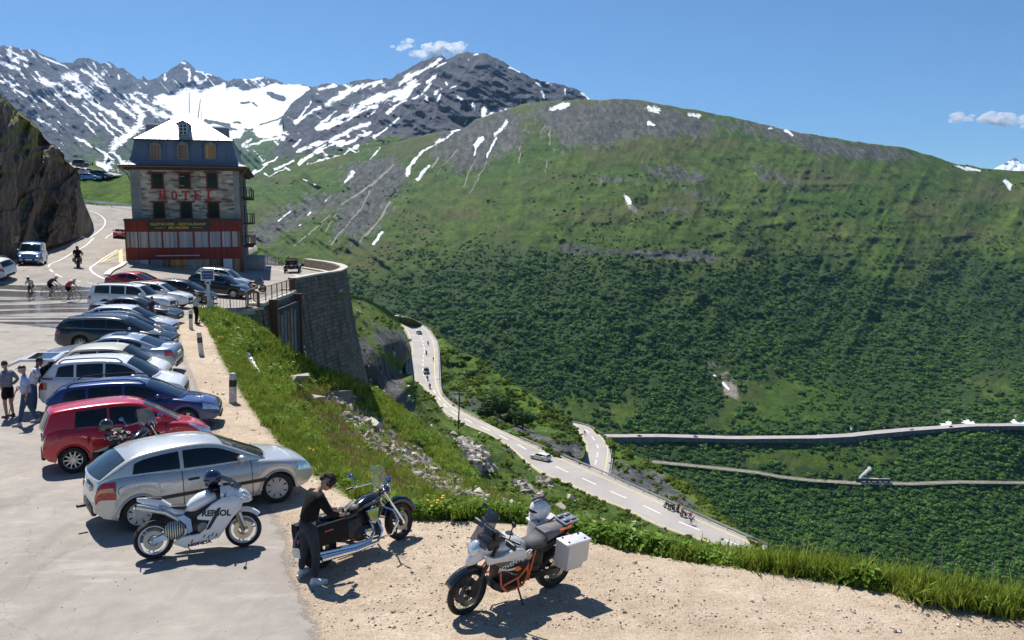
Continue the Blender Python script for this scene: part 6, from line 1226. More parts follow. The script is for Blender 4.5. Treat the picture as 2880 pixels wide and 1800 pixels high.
# small cars seen far off keep wheels, glass and lamps only
def far_car(label, sp, col, loc, hd, tilt=0, group=GR):
    sp['far'] = True; sp.pop('rails', 0); sp['trim'] = False; c = make_car('car', label, sp, col, group=group); c.location = loc; c.rotation_euler = (0, tilt, math.radians(hd))
    for k in ('_L', '_W', '_sr'): del c[k]
    return c
def wz(px, py, z): return Vector([float(a) for a in onz(px, py, z)])
far_car('white estate car driving along the lower road', estate(4.7, 1.82, 1.5), ('white_car_paint', (.72, .74, .78)), wz(1520, 1292, ZR1), 141)
far_car('dark SUV between the motorcycles on the lower road', suv(4.5, 1.85, 1.68), ('black_car_paint', (.012, .013, .015)), wz(1199, 1050, ZR1), -84)
far_car('dark car at the top bend of the lower road', sedan(4.6, 1.82, 1.44), ('midnight_car_paint', (.012, .02, .05)), wz(1179, 940, ZR1), -70)
GT = 'cars on the high parking terrace'
for (px, py, D, hd, lab, sp, col) in ((252, 507, 171.5, 4, 'blue and white estate car at the edge of the high terrace', estate(4.6), ('sky_blue_car_paint', (.10, .25, .50))), (285, 503, 174, -6, 'dark people carrier on the high terrace', suv(4.8, 1.85, 1.8), ('midnight_car_paint', (.012, .02, .05))), (247, 493, 181, 80, 'small pinkish white car behind the others on the high terrace', hatch(3.8, 1.65, 1.5), ('pink_white_car_paint', (.75, .55, .56))), (219, 490, 181, 60, 'dark car just behind the cliff edge on the high terrace', hatch(4.1), ('midnight_car_paint', (.012, .02, .05)))):
    far_car(lab, sp, col, Vector([float(a) for a in at(px, py, D)]), hd, group=GT)
def roadpt(px, py, frac=.35):
    d, i = min((abs(proj(a)[0]-px), i) for i, a in enumerate(FA)); p = FA[i]*(1-frac)+(FA[i]+FN[i]*13.5)*frac; return Vector(p), math.degrees(math.atan2(FT[i][1], FT[i][0]))
for px, lab, sp, col in ((1803, 'tiny dark car at the left end of the far valley road', sedan(4.6), ('black_car_paint', (.012, .013, .015))), (2572, 'tiny white car on the far valley road', estate(4.6), ('white_car_paint', (.72, .74, .78))), (2682, 'tiny dark car at the right part of the far valley road', hatch(4.2), ('black_car_paint', (.012, .013, .015))), (1955, 'tiny pale van beside the far valley road', suv(4.8, 1.9, 2.0), ('light_grey_car_paint', (.55, .56, .57)))):
    p, h = roadpt(px, 0, .35); far_car(lab, sp, col, p, h)
# black vintage car on the terrace
def vintage():
    g = ground(823, 766); o = thing('vintage_car', 'black open vintage car driving away along the terrace', 'vintage car', g, math.radians(101)); bp = paint('vintage_black_paint', (.015, .015, .016), .1)
    mb = MB(); mb.loft([[(x, y*w, z) for y, z in ((-1, .5), (-1, zt_*.85), (-.85, zt_), (.85, zt_), (1, zt_*.85), (1, .5))] for x, w, zt_ in ((-1.7, .5, .85), (-1.2, .72, 1.05), (-.3, .75, 1.05), (.4, .7, 1.08), (.9, .5, 1.1), (1.7, .38, 1.05))]); mb.build('body', bp, o)
    MB().rbox((-.9, 0, 1.25), (.9, 1.3, .35), .12).build('folded_hood', SEATF, o); MB().box(.38, .42, -.6, .6, 1.1, 1.5).build('windscreen', CGLASS, o)
    for sg in (1, -1):
        for x in (-1.25, 1.4):
            wheel(o, x, sg*.72, .38, .16, 'steel', sg, ALLOYD); mb = MB(); mb.tube([(x+.45*math.cos(a), sg*.74, .4+.42*math.sin(a)) for a in np.linspace(-.1, math.pi+.1, 12)], .09, 6); mb.build('mudguard', bp, o)
        MB().ell((1.75, sg*.4, .95), (.12, .13, .13), 10, 8).build('headlamp', CHROME, o); MB().ell((-1.75, sg*.55, .7), (.05, .06, .06), 8, 6).build('taillight', LAMPR, o)
    MB().lathe([(.2, -.08), (.38, -.08), (.38, .08), (.2, .08)], (-1.9, 0, .85), axis='x', n=20).build('spare_wheel', RUBBER, o); MB().box(-1.84, -1.80, -.22, .22, .42, .52).build('number_plate', PLATE, o); MB().tube([(-1.85, -.8, .5), (-1.85, .8, .5)], .04, 6).build('bumper', CHROME, o)
vintage()
# ------------------------------------------------------------ people
SKINM = mat('tan_skin', (.44, .24, .16), .6, var=.08); SKIND = mat('brown_skin', (.16, .08, .05), .6, var=.08); HAIRD = mat('dark_hair', (.018, .012, .010), .7, vs=30, var=.6, bump=.6, bs=80)  # skins are even base tones, one lighter, one darker
def cloth(name, col): return mat(name, col, .85, vs=9, var=.25, bump=.35, bs=25, spec=.2)
def bake_skin(V, E, R, sub=1, root=0):
    me = bpy.data.meshes.new('skin'); bm = bmesh.new(); ly = bm.verts.layers.skin.verify(); vs = []
    for v, r in zip(V, R):
        b = bm.verts.new(v); b[ly].radius = (r, r) if not isinstance(r, tuple) else r; vs.append(b)
    vs[root][ly].use_root = True
    for a, b in E: bm.edges.new((vs[a], vs[b]))
    bm.to_mesh(me); bm.free(); o = bpy.data.objects.new('skin', me); COL.objects.link(o)
    m = o.modifiers.new('s', 'SKIN'); m.use_smooth_shade = True; m.branch_smoothing = .3
    m = o.modifiers.new('u', 'SUBSURF'); m.levels = m.render_levels = sub
    dg = bpy.context.evaluated_depsgraph_get(); r = bpy.data.meshes.new_from_object(o.evaluated_get(dg)); bpy.data.objects.remove(o); bpy.data.meshes.remove(me); return r
def join_mesh(name, me, mb, mtl, par):
    bm = bmesh.new(); bm.from_mesh(me)
    if mb is not None and mb.v:
        vs = [bm.verts.new(v) for v in mb.v]
        for f in mb.f:
            try: bm.faces.new([vs[i] for i in f])
            except ValueError: pass
    bmesh.ops.recalc_face_normals(bm, faces=bm.faces); me2 = bpy.data.meshes.new(name); bm.to_mesh(me2); bm.free(); me2.polygons.foreach_set('use_smooth', [True]*len(me2.polygons)); bpy.data.meshes.remove(me); return mesh_obj(name, me2, mtl, par)
def hand(mb, w, d, grip=.5, s=1.):
    w = Vector(w); d = Vector(d).normalized(); sd = d.cross(Vector((0, 0, 1))); sd = sd.normalized() if sd.length > .1 else Vector((1, 0, 0)); dn = d.cross(sd).normalized()
    mb.tube([w, w+d*.04*s, w+d*.09*s], [.022*s, .034*s, .030*s], 7)
    for k, L in enumerate((.070, .078, .073, .058)):
        b = w+d*.085*s+sd*(k-1.5)*.018*s; mb.tube([b, b+d*L*.5*s+dn*.01*grip, b+d*L*(1-.3*grip)*s+dn*.045*grip*s], [.0095*s, .0085*s, .006*s], 5)
    b = w+d*.03*s-sd*.028*s; mb.tube([b, b-sd*.025*s+d*.025*s, b-sd*.03*s+d*.06*s+dn*.012*s], [.012*s, .010*s, .007*s], 5)
def person(label, J, top, trous, shoes, skin=SKINM, hair=HAIRD, sleeve='long', leg='long', loc=(0, 0, 0), rot=0, scale=1., hairstyle='short', cap=None, helmet=None, group=None, fine=True, name='person', build=1.):
    """J: joints (x forward, y left, z up)"""
    o = thing(name, label, 'person', loc, rot, group, scale); g = {k: Vector(v) for k, v in J.items() if isinstance(v, tuple)}; b = build
    keys = ['pel', 'spi', 'che', 'nek', 'hd', 'shL', 'elL', 'wrL', 'shR', 'elR', 'wrR', 'hiL', 'knL', 'anL', 'hiR', 'knR', 'anR']; I = {k: i for i, k in enumerate(keys)}
    b *= 1.12; R = dict(pel=.125*b, spi=.115*b, che=.135*b, nek=.056, hd=.06, shL=.070*b, elL=.046, wrL=.032, shR=.070*b, elR=.046, wrR=.032, hiL=.095*b, knL=.064, anL=.046, hiR=.095*b, knR=.064, anR=.046)
    E = [('pel', 'spi'), ('spi', 'che'), ('che', 'nek'), ('nek', 'hd'), ('che', 'shL'), ('shL', 'elL'), ('elL', 'wrL'), ('che', 'shR'), ('shR', 'elR'), ('elR', 'wrR'), ('pel', 'hiL'), ('hiL', 'knL'), ('knL', 'anL'), ('pel', 'hiR'), ('hiR', 'knR'), ('knR', 'anR')]
    me = bake_skin([g[k] for k in keys], [(I[a], I[c]) for a, c in E], [R[k]*(.78 if k in ('pel', 'spi', 'che', 'hiL', 'hiR', 'shL', 'shR') else (.62 if sleeve == 'long' and k in ('elL', 'elR', 'wrL', 'wrR') else (.7 if leg == 'long' and k in ('knL', 'knR', 'anL', 'anR') else .92))) for k in keys]); mb = MB()
    up = (g['hd']-g['nek']).normalized(); fw = J.get('face'); fw = Vector(fw) if fw else Vector((1, 0, 0)); fw = (fw-up*fw.dot(up)).normalized(); sd = up.cross(fw); hc = g['hd']+up*.06+fw*.015
    Mh = Matrix((fw, sd, up)).transposed().to_4x4(); Mh.translation = hc; mb.M = Mh
    mb.ell((0, 0, 0), (.098, .078, .122), 14, 10); mb.ell((.045, 0, -.055), (.05, .05, .055), 10, 8); mb.ell((.10, 0, -.015), (.022, .014, .026), 8, 6); mb.ell((.088, 0, -.062), (.015, .028, .009), 8, 5)
    for s in (1, -1): mb.ell((-.005, s*.080, -.01), (.02, .012, .032), 8, 6); mb.ell((.088, s*.033, .018), (.012, .015, .009), 8, 5)
    mb.M = None
    for s in 'LR': hand(mb, g['wr'+s], (g['wr'+s]-g['el'+s]), J.get('grip', .6))
    join_mesh('body', me, mb, skin, o)
    def garment(nm, ks, es, grow, mtl, extra=None):
        idx = {k: i for i, k in enumerate(ks)}; V = []; RR = []
        for k in ks:
            if isinstance(k, tuple): a, c, f = k; V.append(g[a].lerp(g[c], f)); RR.append((R[a]*(1-f)+R[c]*f)+grow)
            else: V.append(g[k]); RR.append(R[k]+grow+(.022 if k in ('pel', 'spi', 'che') and grow < .019 else 0))
        if extra:
            for k, r in extra.items(): RR[idx[k]] = r
        m = bake_skin(V, [(idx[a], idx[c]) for a, c in es], RR); return join_mesh(nm, m, None, mtl, o)
    sl = 1. if sleeve == 'long' else .55
    def arm(s): return [('sh'+s, 'el'+s), ('el'+s, 'wr'+s)] if sleeve == 'long' else [('sh'+s, ('sh'+s, 'el'+s, .8))]
    ks = [('spi', 'pel', 1.5), 'spi', 'che', 'shL', 'shR', ('che', 'nek', .8)]+([k for s in 'LR' for k in ('el'+s, 'wr'+s)] if sleeve == 'long' else [('shL', 'elL', .8), ('shR', 'elR', .8)])
    garment('jacket' if sleeve == 'long' else 'shirt', ks, [(('spi', 'pel', 1.5), 'spi'), ('spi', 'che'), ('che', 'shL'), ('che', 'shR'), ('che', ('che', 'nek', .8))]+arm('L')+arm('R'), .012, top, {'shL': .095*b, 'shR': .095*b, ('che', 'nek', .8): .075, 'che': .165*b, ('spi', 'pel', 1.5): .158*b})
    ks = ['pel', 'hiL', 'hiR', ('pel', 'spi', .55)]+(['knL', 'knR', 'anL', 'anR'] if leg == 'long' else [('hiL', 'knL', .8), ('hiR', 'knR', .8)]); es = [('pel', 'hiL'), ('pel', 'hiR'), ('pel', ('pel', 'spi', .55))]+([('hiL', 'knL'), ('knL', 'anL'), ('hiR', 'knR'), ('knR', 'anR')] if leg == 'long' else [('hiL', ('hiL', 'knL', .8)), ('hiR', ('hiR', 'knR', .8))])
    garment('trousers' if leg == 'long' else 'shorts', ks, es, .012 if leg == 'long' else .02, trous)
    for s in 'LR':
        a = g['an'+s]; f = Vector(J.get('toe'+s, (1, 0, 0))).normalized(); mb = MB(); yaw = math.atan2(f.y, f.x)
        mb.M = Matrix.Translation(a+Vector((0, 0, -.045)))@Matrix.Rotation(yaw, 4, 'Z')@Matrix.Rotation(-math.asin(max(-1, min(1, f.z))), 4, 'Y'); mb.ell((.06, 0, -.005), (.145, .048, .042), 12, 8); mb.ell((-.01, 0, .02), (.06, .046, .06), 10, 6); mb.rbox((.06, 0, -.038), (.27, .09, .02), .01); mb.build('shoe', shoes, o)
    if helmet is not None:
        mb = MB(); mb.M = Mh
        if J.get('road'): mb.ell((-.02, 0, .05), (.135, .10, .09), 14, 8, z0=-.1); 
        else: mb.ell((-.005, 0, .02), (.14, .125, .15), 14, 10)
        mb.build('helmet', helmet, o)
        if not J.get('road'): mb = MB(); mb.M = Mh; mb.ell((.035, 0, .015), (.115, .108, .055), 14, 8); mb.build('visor', CGLASS, o)
    elif hairstyle == 'curly':
        mb = MB(); rnd = random.Random(4)
        for k in range(90):
            th = rnd.uniform(0, 2*math.pi); ph = rnd.uniform(-.45, 1.5); x = math.cos(th)*math.cos(ph)*.095-.02; y = math.sin(th)*math.cos(ph)*.088; z = math.sin(ph)*.115+.02
            if x > .05 and z < .04: continue
            mb.M = Mh@Matrix.Translation((x, y, z)); mb.ell((0, 0, 0), (rnd.uniform(.02, .042),)*3, 7, 5)
        mb.build('hair', hair, o)
    elif hairstyle: mb = MB(); mb.M = Mh; mb.ell((-.014, 0, .022), (.103, .088, .115), 14, 10, z0=-.25); mb.build('hair', hair, o)
    if cap is not None: mb = MB(); mb.M = Mh; mb.ell((-.005, 0, .05), (.112, .098, .085), 14, 6, z0=0); mb.rbox((.12, 0, .058), (.09, .12, .014), .006); mb.build('cap', cap, o)
    return o
def stand(lean=0., **k):
    l = lean; J = dict(pel=(0, 0, .95), spi=(.01+l*.3, 0, 1.12), che=(.0+l, 0, 1.33), nek=(.01+l*1.2, 0, 1.49), hd=(.03+l*1.4, 0, 1.60), shL=(l, .18, 1.41), shR=(l, -.18, 1.41), elL=(-.03+l, .25, 1.14), elR=(-.03+l, -.25, 1.14), wrL=(.06+l, .24, .90), wrR=(.06+l, -.24, .90),
        hiL=(0, .10, .88), hiR=(0, -.10, .88), knL=(.03, .11, .48), knR=(.03, -.11, .48), anL=(-.02, .12, .09), anR=(-.02, -.12, .09)); J.update(k); return J
def put_person(px, py, hd, label, J, *a, **k):
    p = ground(px, py); o = person(label, J, *a, loc=p, rot=math.radians(hd), **k); return o
BLKC = cloth('black_fabric', (.008, .008, .009)); DENIM = cloth('blue_denim', (.05, .085, .16)); DENIMD = cloth('dark_grey_denim', (.035, .042, .055)); WSHOE = mat('white_trainers', (.68, .66, .70), .6)
put_person(871, 1630, 40, 'curly haired person in black jacket and jeans bending over the back of the cruiser', stand(.10, pel=(0, 0, .93), spi=(.04, 0, 1.09), che=(.12, 0, 1.27), nek=(.20, 0, 1.41), hd=(.29, .0, 1.47), face=(.8, -.2, -.9), shL=(.13, .17, 1.33), shR=(.13, -.17, 1.33), elL=(.25, .24, 1.10), elR=(.25, -.26, 1.08), wrL=(.47, .12, 1.02), wrR=(.47, -.12, .98), hiL=(0, .10, .86), hiR=(0, -.10, .86), knL=(.02, .19, .47), knR=(.04, -.17, .47), anL=(-.03, .23, .09), anR=(-.02, -.22, .09), toeL=(.9, .5, 0), toeR=(1, -.35, 0)), BLKC, DENIMD, WSHOE, hairstyle='curly', scale=.99)
put_person(27, 1174, 165, 'person in a grey long shirt and black shorts at the left edge, hands on hips', stand(0, elL=(-.1, .33, 1.16), wrL=(.02, .2, 1.0), elR=(-.1, -.33, 1.16), wrR=(.02, -.2, 1.0)), cloth('grey_knit', (.22, .22, .27)), BLKC, BLACKP, leg='short', scale=.98)
_b = put_person(79, 1194, 205, 'person in a pale blue shirt, black cap and jeans holding a thin red walking stick', stand(0, knL=(.12, .16, .48), anL=(.20, .2, .10), knR=(-.08, -.14, .48), anR=(-.24, -.18, .10), elR=(.05, -.3, 1.16), wrR=(.22, -.36, 1.02), elL=(-.08, .27, 1.13), wrL=(-.02, .27, .88)), cloth('pale_blue_shirt', (.38, .44, .68)), DENIM, mat('grey_trainers', (.40, .40, .42), .7), sleeve='short', cap=BLACKP, hair=mat('grey_hair', (.35, .34, .33), .8), build=1.08)
_st = thing('walking_stick', 'thin red walking stick held by the person in the black cap', 'walking stick', _b.location.copy(), math.radians(205)); MB().tube([(.26, -.38, 1.06), (.62, -.62, .0)], .014, 6).build('shaft', mat('red_lacquer', (.30, .03, .03), .4), _st); MB().tube([(.26, -.38, 1.06), (.24, -.37, 1.09), (.18, -.35, 1.08)], .016, 6).build('handle', BLACKP, _st)
put_person(97, 1166, 20, 'person in a light checked shirt reaching into the open boot of the white SUV', stand(.12, wrR=(.5, -.1, 1.1), elR=(.3, -.22, 1.15)), cloth('white_check_shirt', (.60, .62, .68)), DENIM, mat('grey_trainers', (.40, .40, .42), .7), skin=SKIND, sleeve='short')
put_person(553, 911, 35, 'person in a pale grey jacket and dark trousers standing by the blue sign', stand(.03, elR=(.02, -.27, 1.15), wrR=(.22, -.22, 1.05)), cloth('pale_grey_jacket', (.42, .42, .40)), BLKC, BLACKP, build=1.15, hair=mat('grey_hair', (.35, .34, .33), .8))
put_person(429, 917, 60, 'boy in a black top between the dark soft top car and the silver hatchback', stand(0), cloth('black_violet_top', (.03, .025, .06)), BLKC, BLACKP, sleeve='short', scale=.88)
put_person(697, 866, 20, 'person in a striped shirt leaning forward on the ramp railing', stand(.3, che=(.32, 0, 1.22), nek=(.44, 0, 1.30), hd=(.54, 0, 1.36), shL=(.34, .18, 1.26), shR=(.34, -.18, 1.26), elL=(.5, .2, 1.08), elR=(.5, -.2, 1.08), wrL=(.7, .1, 1.08), wrR=(.7, -.1, 1.08)), cloth('striped_brown_shirt', (.16, .13, .11)), cloth('beige_trousers', (.34, .28, .20)), BLACKP, hair=mat('grey_hair', (.35, .34, .33), .8))
# ------------------------------------------------------------ bicycles with riders
def bicycle(label, col, loc, hd, group='road bicycles crossing the wet car park'):
    o = thing('bicycle', label, 'bicycle', loc, math.radians(hd), group); fm = paint('bicycle_'+col[0], col[1])
    for x in (-.5, .5):
        w = bpy.data.objects.new('wheel', None); COL.objects.link(w); w.parent = o; w.location = (x, 0, .34)
        mb = MB(); mb.tube([(.34*math.cos(a), 0, .34*math.sin(a)) for a in np.linspace(0, 2*math.pi, 25)[:-1]], .016, 6, closed=True); mb.build('tyre', RUBBER, w)
        mb = MB()
        for k in range(12): a = k*math.pi/6; mb.tube([(.02*math.cos(a+.5), 0, .02*math.sin(a+.5)), (.33*math.cos(a), 0, .33*math.sin(a))], .003, 3)
        mb.build('spokes', STEEL, w)
    mb = MB(); F = dict(bb=(-.06, .27), st=(-.2, .78), hd=(.36, .82), hl=(.39, .70), r=(-.5, .34), f=(.5, .34))
    for a, b, r in (('bb', 'st', .016), ('st', 'hd', .016), ('bb', 'hl', .02), ('bb', 'r', .01), ('st', 'r', .009), ('hl', 'f', .014), ('hd', 'hl', .018)): mb.tube([(F[a][0], 0, F[a][1]), (F[b][0], 0, F[b][1])], r, 6)
    mb.build('frame', fm, o); mb = MB(); mb.tube([(.36, 0, .82), (.35, 0, .93), (.43, 0, .95)], .012, 6); mb.tube([(.50, .2, .80), (.56, .2, .86), (.52, .2, .94), (.43, .2, .95), (.43, -.2, .95), (.52, -.2, .94), (.56, -.2, .86), (.50, -.2, .80)], .012, 6); mb.build('handlebar', BLACKP, o)
    mb = MB(); mb.tube([(-.2, 0, .78), (-.23, 0, .93)], .012, 6); mb.rbox((-.24, 0, .95), (.25, .12, .035), .015); mb.build('saddle', BLACKP, o)
    mb = MB(); mb.lathe([(.09, -.004), (.09, .004)], (-.06, -.05, .27), n=16); mb.tube([(-.06, -.07, .27), (-.02, -.07, .11)], .01, 5); mb.tube([(-.06, .07, .27), (-.1, .07, .43)], .01, 5); mb.build('crankset', BLACKP, o); return o
def rider_pose(road=True):
    if road: return dict(pel=(-.2, 0, .99), spi=(-.08, 0, 1.12), che=(.12, 0, 1.27), nek=(.25, 0, 1.34), hd=(.34, 0, 1.40), face=(1, 0, -.2), shL=(.14, .17, 1.29), shR=(.14, -.17, 1.29), elL=(.28, .22, 1.10), elR=(.28, -.22, 1.10), wrL=(.48, .2, .98), wrR=(.48, -.2, .98), hiL=(-.18, .09, .95), hiR=(-.18, -.09, .95), knL=(.14, .10, .80), knR=(.12, -.10, .58), anL=(-.10, .11, .50), anR=(-.06, -.11, .20), road=True)
    return dict(pel=(-.25, 0, .88), spi=(-.22, 0, 1.05), che=(-.12, 0, 1.26), nek=(-.06, 0, 1.40), hd=(-.02, 0, 1.50), shL=(-.12, .2, 1.33), shR=(-.12, -.2, 1.33), elL=(.12, .32, 1.15), elR=(.12, -.32, 1.15), wrL=(.38, .32, 1.04), wrR=(.38, -.32, 1.04), hiL=(-.22, .12, .86), hiR=(-.22, -.12, .86), knL=(.16, .22, .72), knR=(.16, -.22, .72), anL=(-.04, .22, .38), anR=(-.04, -.22, .38))
WHEL = mat('white_helmet_shell', (.75, .76, .78), .2, coat=1); DHEL = mat('dark_helmet_shell', (.03, .03, .035), .15, coat=1)
GB = 'cyclists crossing the wet car park'
for px, py, hd, lab, labb, top, leg_, hel, col in ((88, 842, -75, 'cyclist in a white jersey and black shorts, leftmost of the three cyclists', 'racing bicycle under the cyclist in white, seen nearly head on', cloth('white_jersey', (.62, .62, .70)), BLKC, DHEL, ('black', (.02, .02, .02))), (147, 838, -8, 'cyclist in a dark jersey in the middle of the three cyclists', 'racing bicycle under the middle cyclist', cloth('charcoal_jersey', (.04, .04, .05)), BLKC, WHEL, ('dark_red', (.20, .02, .02))), (198, 848, -12, 'cyclist in a black and pink jersey, rightmost of the three cyclists', 'racing bicycle under the cyclist in pink', cloth('pink_black_jersey', (.45, .04, .10)), BLKC, WHEL, ('graphite', (.03, .03, .035)))):
    p = ground(px, py); bicycle(labb, col, p, hd); person(lab, rider_pose(), top, leg_, BLACKP, loc=p, rot=math.radians(hd), sleeve='short', leg='short', helmet=hel, group=GB)
# ------------------------------------------------------------ motorcycles
GOLDD = mat('gold_brake_disc', (.62, .50, .34), .3, .9); ENG = mat('dark_engine_casting', (.045, .045, .05), .45, .6, vs=12, var=.5); ORNG = mat('orange_frame_paint', (.80, .14, .015), .35, coat=.6)
def mwheel(par, x, r, w, rimm, spokes, disc=True, y=0, dm=DISC, steer=0., rw=.7):
    o = bpy.data.objects.new('wheel', None); COL.objects.link(o); o.parent = par; o.location = (x, y, r); o.rotation_euler = (0, 0, steer); h = w/2; ri = r*rw
    MB().lathe([(ri, -h*.7), (r*.88, -h), (r*.96, -h*.72), (r, 0), (r*.96, h*.72), (r*.88, h), (ri, h*.7)], n=40).build('tyre', RUBBER, o)
    m = MB(); m.lathe([(ri*1.01, -h*.75), (ri*.93, -h*.7), (ri*.90, -h*.3), (ri*.90, h*.3), (ri*.93, h*.7), (ri*1.01, h*.75)], n=40); m.lathe([(.0, -h*.8), (r*.13, -h*.8), (r*.13, h*.8), (0, h*.8)], n=14)
    if spokes == 'wire':
        for k in range(28): a = 2*math.pi*k/28; b = a+(.45 if k % 2 else -.45); s = 1 if k % 4 < 2 else -1; m.tube([(r*.12*math.cos(b), s*h*.6, r*.12*math.sin(b)), (ri*.93*math.cos(a), 0, ri*.93*math.sin(a))], .0032, 3)
    else:
        for k in range(spokes):
            a = 2*math.pi*k/spokes+.3
            for q in ((-.16, .16) if spokes <= 5 else (0,)): m.tube([(r*.1*math.cos(a+q*2), 0, r*.1*math.sin(a+q*2)), (ri*.93*math.cos(a+q), 0, ri*.93*math.sin(a+q))], [.02, .014], 6)
    m.build('rim', rimm, o)
    if disc:
        for s in (1, -1): MB().lathe([(ri*.38, s*h*.95), (ri*.68, s*h*.95), (ri*.68, s*h*1.05), (ri*.38, s*h*1.05)], n=32).build('brake_disc', dm, o)
    return o
def place_bike(o, rx, ry, fx, fy, lean, wb):
    a = ground(rx, ry); b = ground(fx, fy); m = (a+b)/2; d = b-a; yaw = math.atan2(d.y, d.x); o.location = m; o.rotation_mode = 'XYZ'; o.rotation_euler = (math.radians(lean), -math.atan2(d.z, math.hypot(d.x, d.y)), yaw); return yaw
def slabm(mb, poly, y0, y1, bev=.12):    # rounded plate in side view on one side
    mb.prism(poly, y0, y1, bev)
def mirror(o, sg, base, tip, size, m):
    mb = MB(); mb.tube([base, ((base[0]+tip[0])/2, (base[1]+tip[1])/2, (base[2]+tip[2])/2+.03), tip], .009, 5); mb.ell(tip, size, 12, 8); mb.build('mirror', m, o)
# --- white race style bike
def sport():
    o = thing('sport_motorcycle', 'white sports motorcycle with black REPSOL lettering parked beside the silver hatchback', 'motorcycle'); WP = paint('pearl_white_paint', (.82, .83, .85), .0, .15); SILV = mat('brushed_silver', (.55, .56, .58), .3, .9)
    WR = mat('white_rim_paint', (.62, .62, .68), .35)
    mwheel(o, -.705, .315, .19, WR, 3, dm=DISC, rw=.74); mwheel(o, .705, .30, .12, WR, 3, dm=GOLDD, steer=-.15, rw=.76)
    mb = MB(); 
    for s in (1, -1): mb.prism([(-.76, .25), (-.70, .36), (-.35, .47), (-.18, .46), (-.18, .36), (-.40, .34)], s*.13-.025, s*.13+.025, .1)
    mb.build('swingarm', SILV, o)
    for s in (1, -1):
        mb = MB(); mb.prism([(.56, .92), (.74, .84), (.66, .68), (.54, .56), (.42, .40), (.30, .25), (-.22, .15), (-.42, .25), (-.30, .31), (-.02, .33), (.10, .42), (.17, .56), (-.02, .60), (-.02, .64), (.10, .72), (.22, .82), (.38, .90)], s*.20-.045, s*.20+.045, .10); f = mb.build('side_fairing', WP, o)
        if s == -1:
            M = Matrix.Translation((.28, -.2475, .66))@Matrix.Rotation(math.pi/2, 4, 'X')@Matrix.Rotation(-.10, 4, 'Z'); txt('REPSOL', .135, BLACKP, f, M, 'lettering', .002, .006, 1.0)
            txt('HONDA', .065, BLACKP, f, Matrix.Translation((.0, -.2475, .20))@Matrix.Rotation(math.pi/2, 4, 'X')@Matrix.Rotation(.06, 4, 'Z'), 'lettering', .002, .004, 1.5)
            MB().prism([(.36, .755), (.30, .74), (.22, .60), (.10, .40), (.17, .42), (.29, .60)], -.2485, -.2475).build('black_flash', BLACKP, f, smooth=False)
            mb = MB(); 
            for k, (x, z) in enumerate(((.05, .29), (.12, .27), (.18, .30), (.24, .28), (-.14, .23))): mb.prism([(x, z), (x+.03, z+.05), (x+.045, z+.045), (x+.02, z-.005)], -.2495, -.2475)
            mb.build('small_marks', BLACKP, f, smooth=False)
            MB().prism([(-.36, .66), (-.22, .68), (-.12, .60), (-.10, .40), (-.17, .36), (-.20, .52), (-.26, .58)], -.165, -.15).build('frame_plate', mat('pale_blue_decal', (.42, .55, .75), .4), o)
    mb = MB(); secs = []
    for x, w, z0, z1 in ((-.20, .10, .70, .80), (-.12, .15, .70, .90), (.0, .17, .72, .98), (.14, .165, .78, 1.02), (.26, .13, .82, 1.0), (.34, .09, .84, .95)): secs.append([(x, y*w, z0+(z1-z0)*q) for y, q in ((-.7, 0), (-1, .35), (-.95, .7), (-.55, .97), (0, 1.04), (.55, .97), (.95, .7), (1, .35), (.7, 0))])
    mb.loft(secs); mb.build('fuel_tank', WP, o, angle=60)
    mb = MB(); secs = []
    for x, w, z0, z1 in ((-.20, .09, .66, .74), (-.35, .13, .68, .80), (-.55, .13, .78, .95), (-.75, .10, .88, 1.0), (-.93, .035, .97, 1.02)): secs.append([(x, y*w, z0+(z1-z0)*q) for y, q in ((-.8, 0), (-1, .5), (-.7, 1), (.7, 1), (1, .5), (.8, 0))])
    mb.loft(secs); t_ = mb.build('tail_fairing', WP, o, angle=50); txt('REPSOL', .06, BLACKP, t_, Matrix.Translation((-.50, -.139, .84))@Matrix.Rotation(math.pi/2, 4, 'X')@Matrix.Rotation(-.32, 4, 'Z'), 'lettering', .002)
    mb = MB(); mb.rbox((-.30, 0, .80), (.32, .22, .07), .03, ry=.1); mb.rbox((-.66, 0, .985), (.22, .14, .035), .015, ry=.12); mb.build('seat', mat('black_seat_vinyl', (.02, .02, .022), .4), o)
    mb = MB(); mb.tube([(-.28, -.1, .52), (-.35, -.12, .64), (-.50, -.12, .76), (-.93, -.12, .90)], [.03, .035, .05, .045], 12); mb.build('exhaust', SILV, o)
    mb = MB(); mb.ell((-.38, -.16, .45), (.17, .06, .15), 16, 10); mb.build('striped_cover', (lambda t: (t.P(Base_Color=t.ramp(t.n('TexWave', wave_type='BANDS', i_Vector=t.co((1, 1, .3)), i_Scale=9.).outputs[1], [(.45, (.03, .03, .03)), (.55, (.60, .58, .50))]), Roughness=.3, Metallic=.4), t.m)[1])(NT('tribal_stripes')), o)
    mb = MB(); secs = [[(x, y*w, z0+(z1-z0)*q) for y, q in ((-.8, 0), (-1, .45), (-.6, 1), (.6, 1), (1, .45), (.8, 0))] for x, w, z0, z1 in ((.36, .20, .88, 1.08), (.54, .21, .80, 1.08), (.70, .17, .76, 1.0), (.82, .11, .76, .90), (.87, .04, .78, .84))]; mb.loft(secs); mb.build('front_cowl', WP, o, angle=50)
    for s in (1, -1): MB().ell((.76, s*.095, .90), (.10, .055, .05), 12, 8, rot=(0, .7, 0)).build('headlight', LAMPC, o)
    mb = MB(); mb.loft([[(.66, -.15, 1.0), (.72, 0, 1.03), (.66, .15, 1.0)], [(.52, -.16, 1.13), (.56, 0, 1.18), (.52, .16, 1.13)], [(.38, -.12, 1.20), (.40, 0, 1.25), (.38, .12, 1.20)]], cap=False, closed=False); mb.build('windscreen', CGLASS, o)
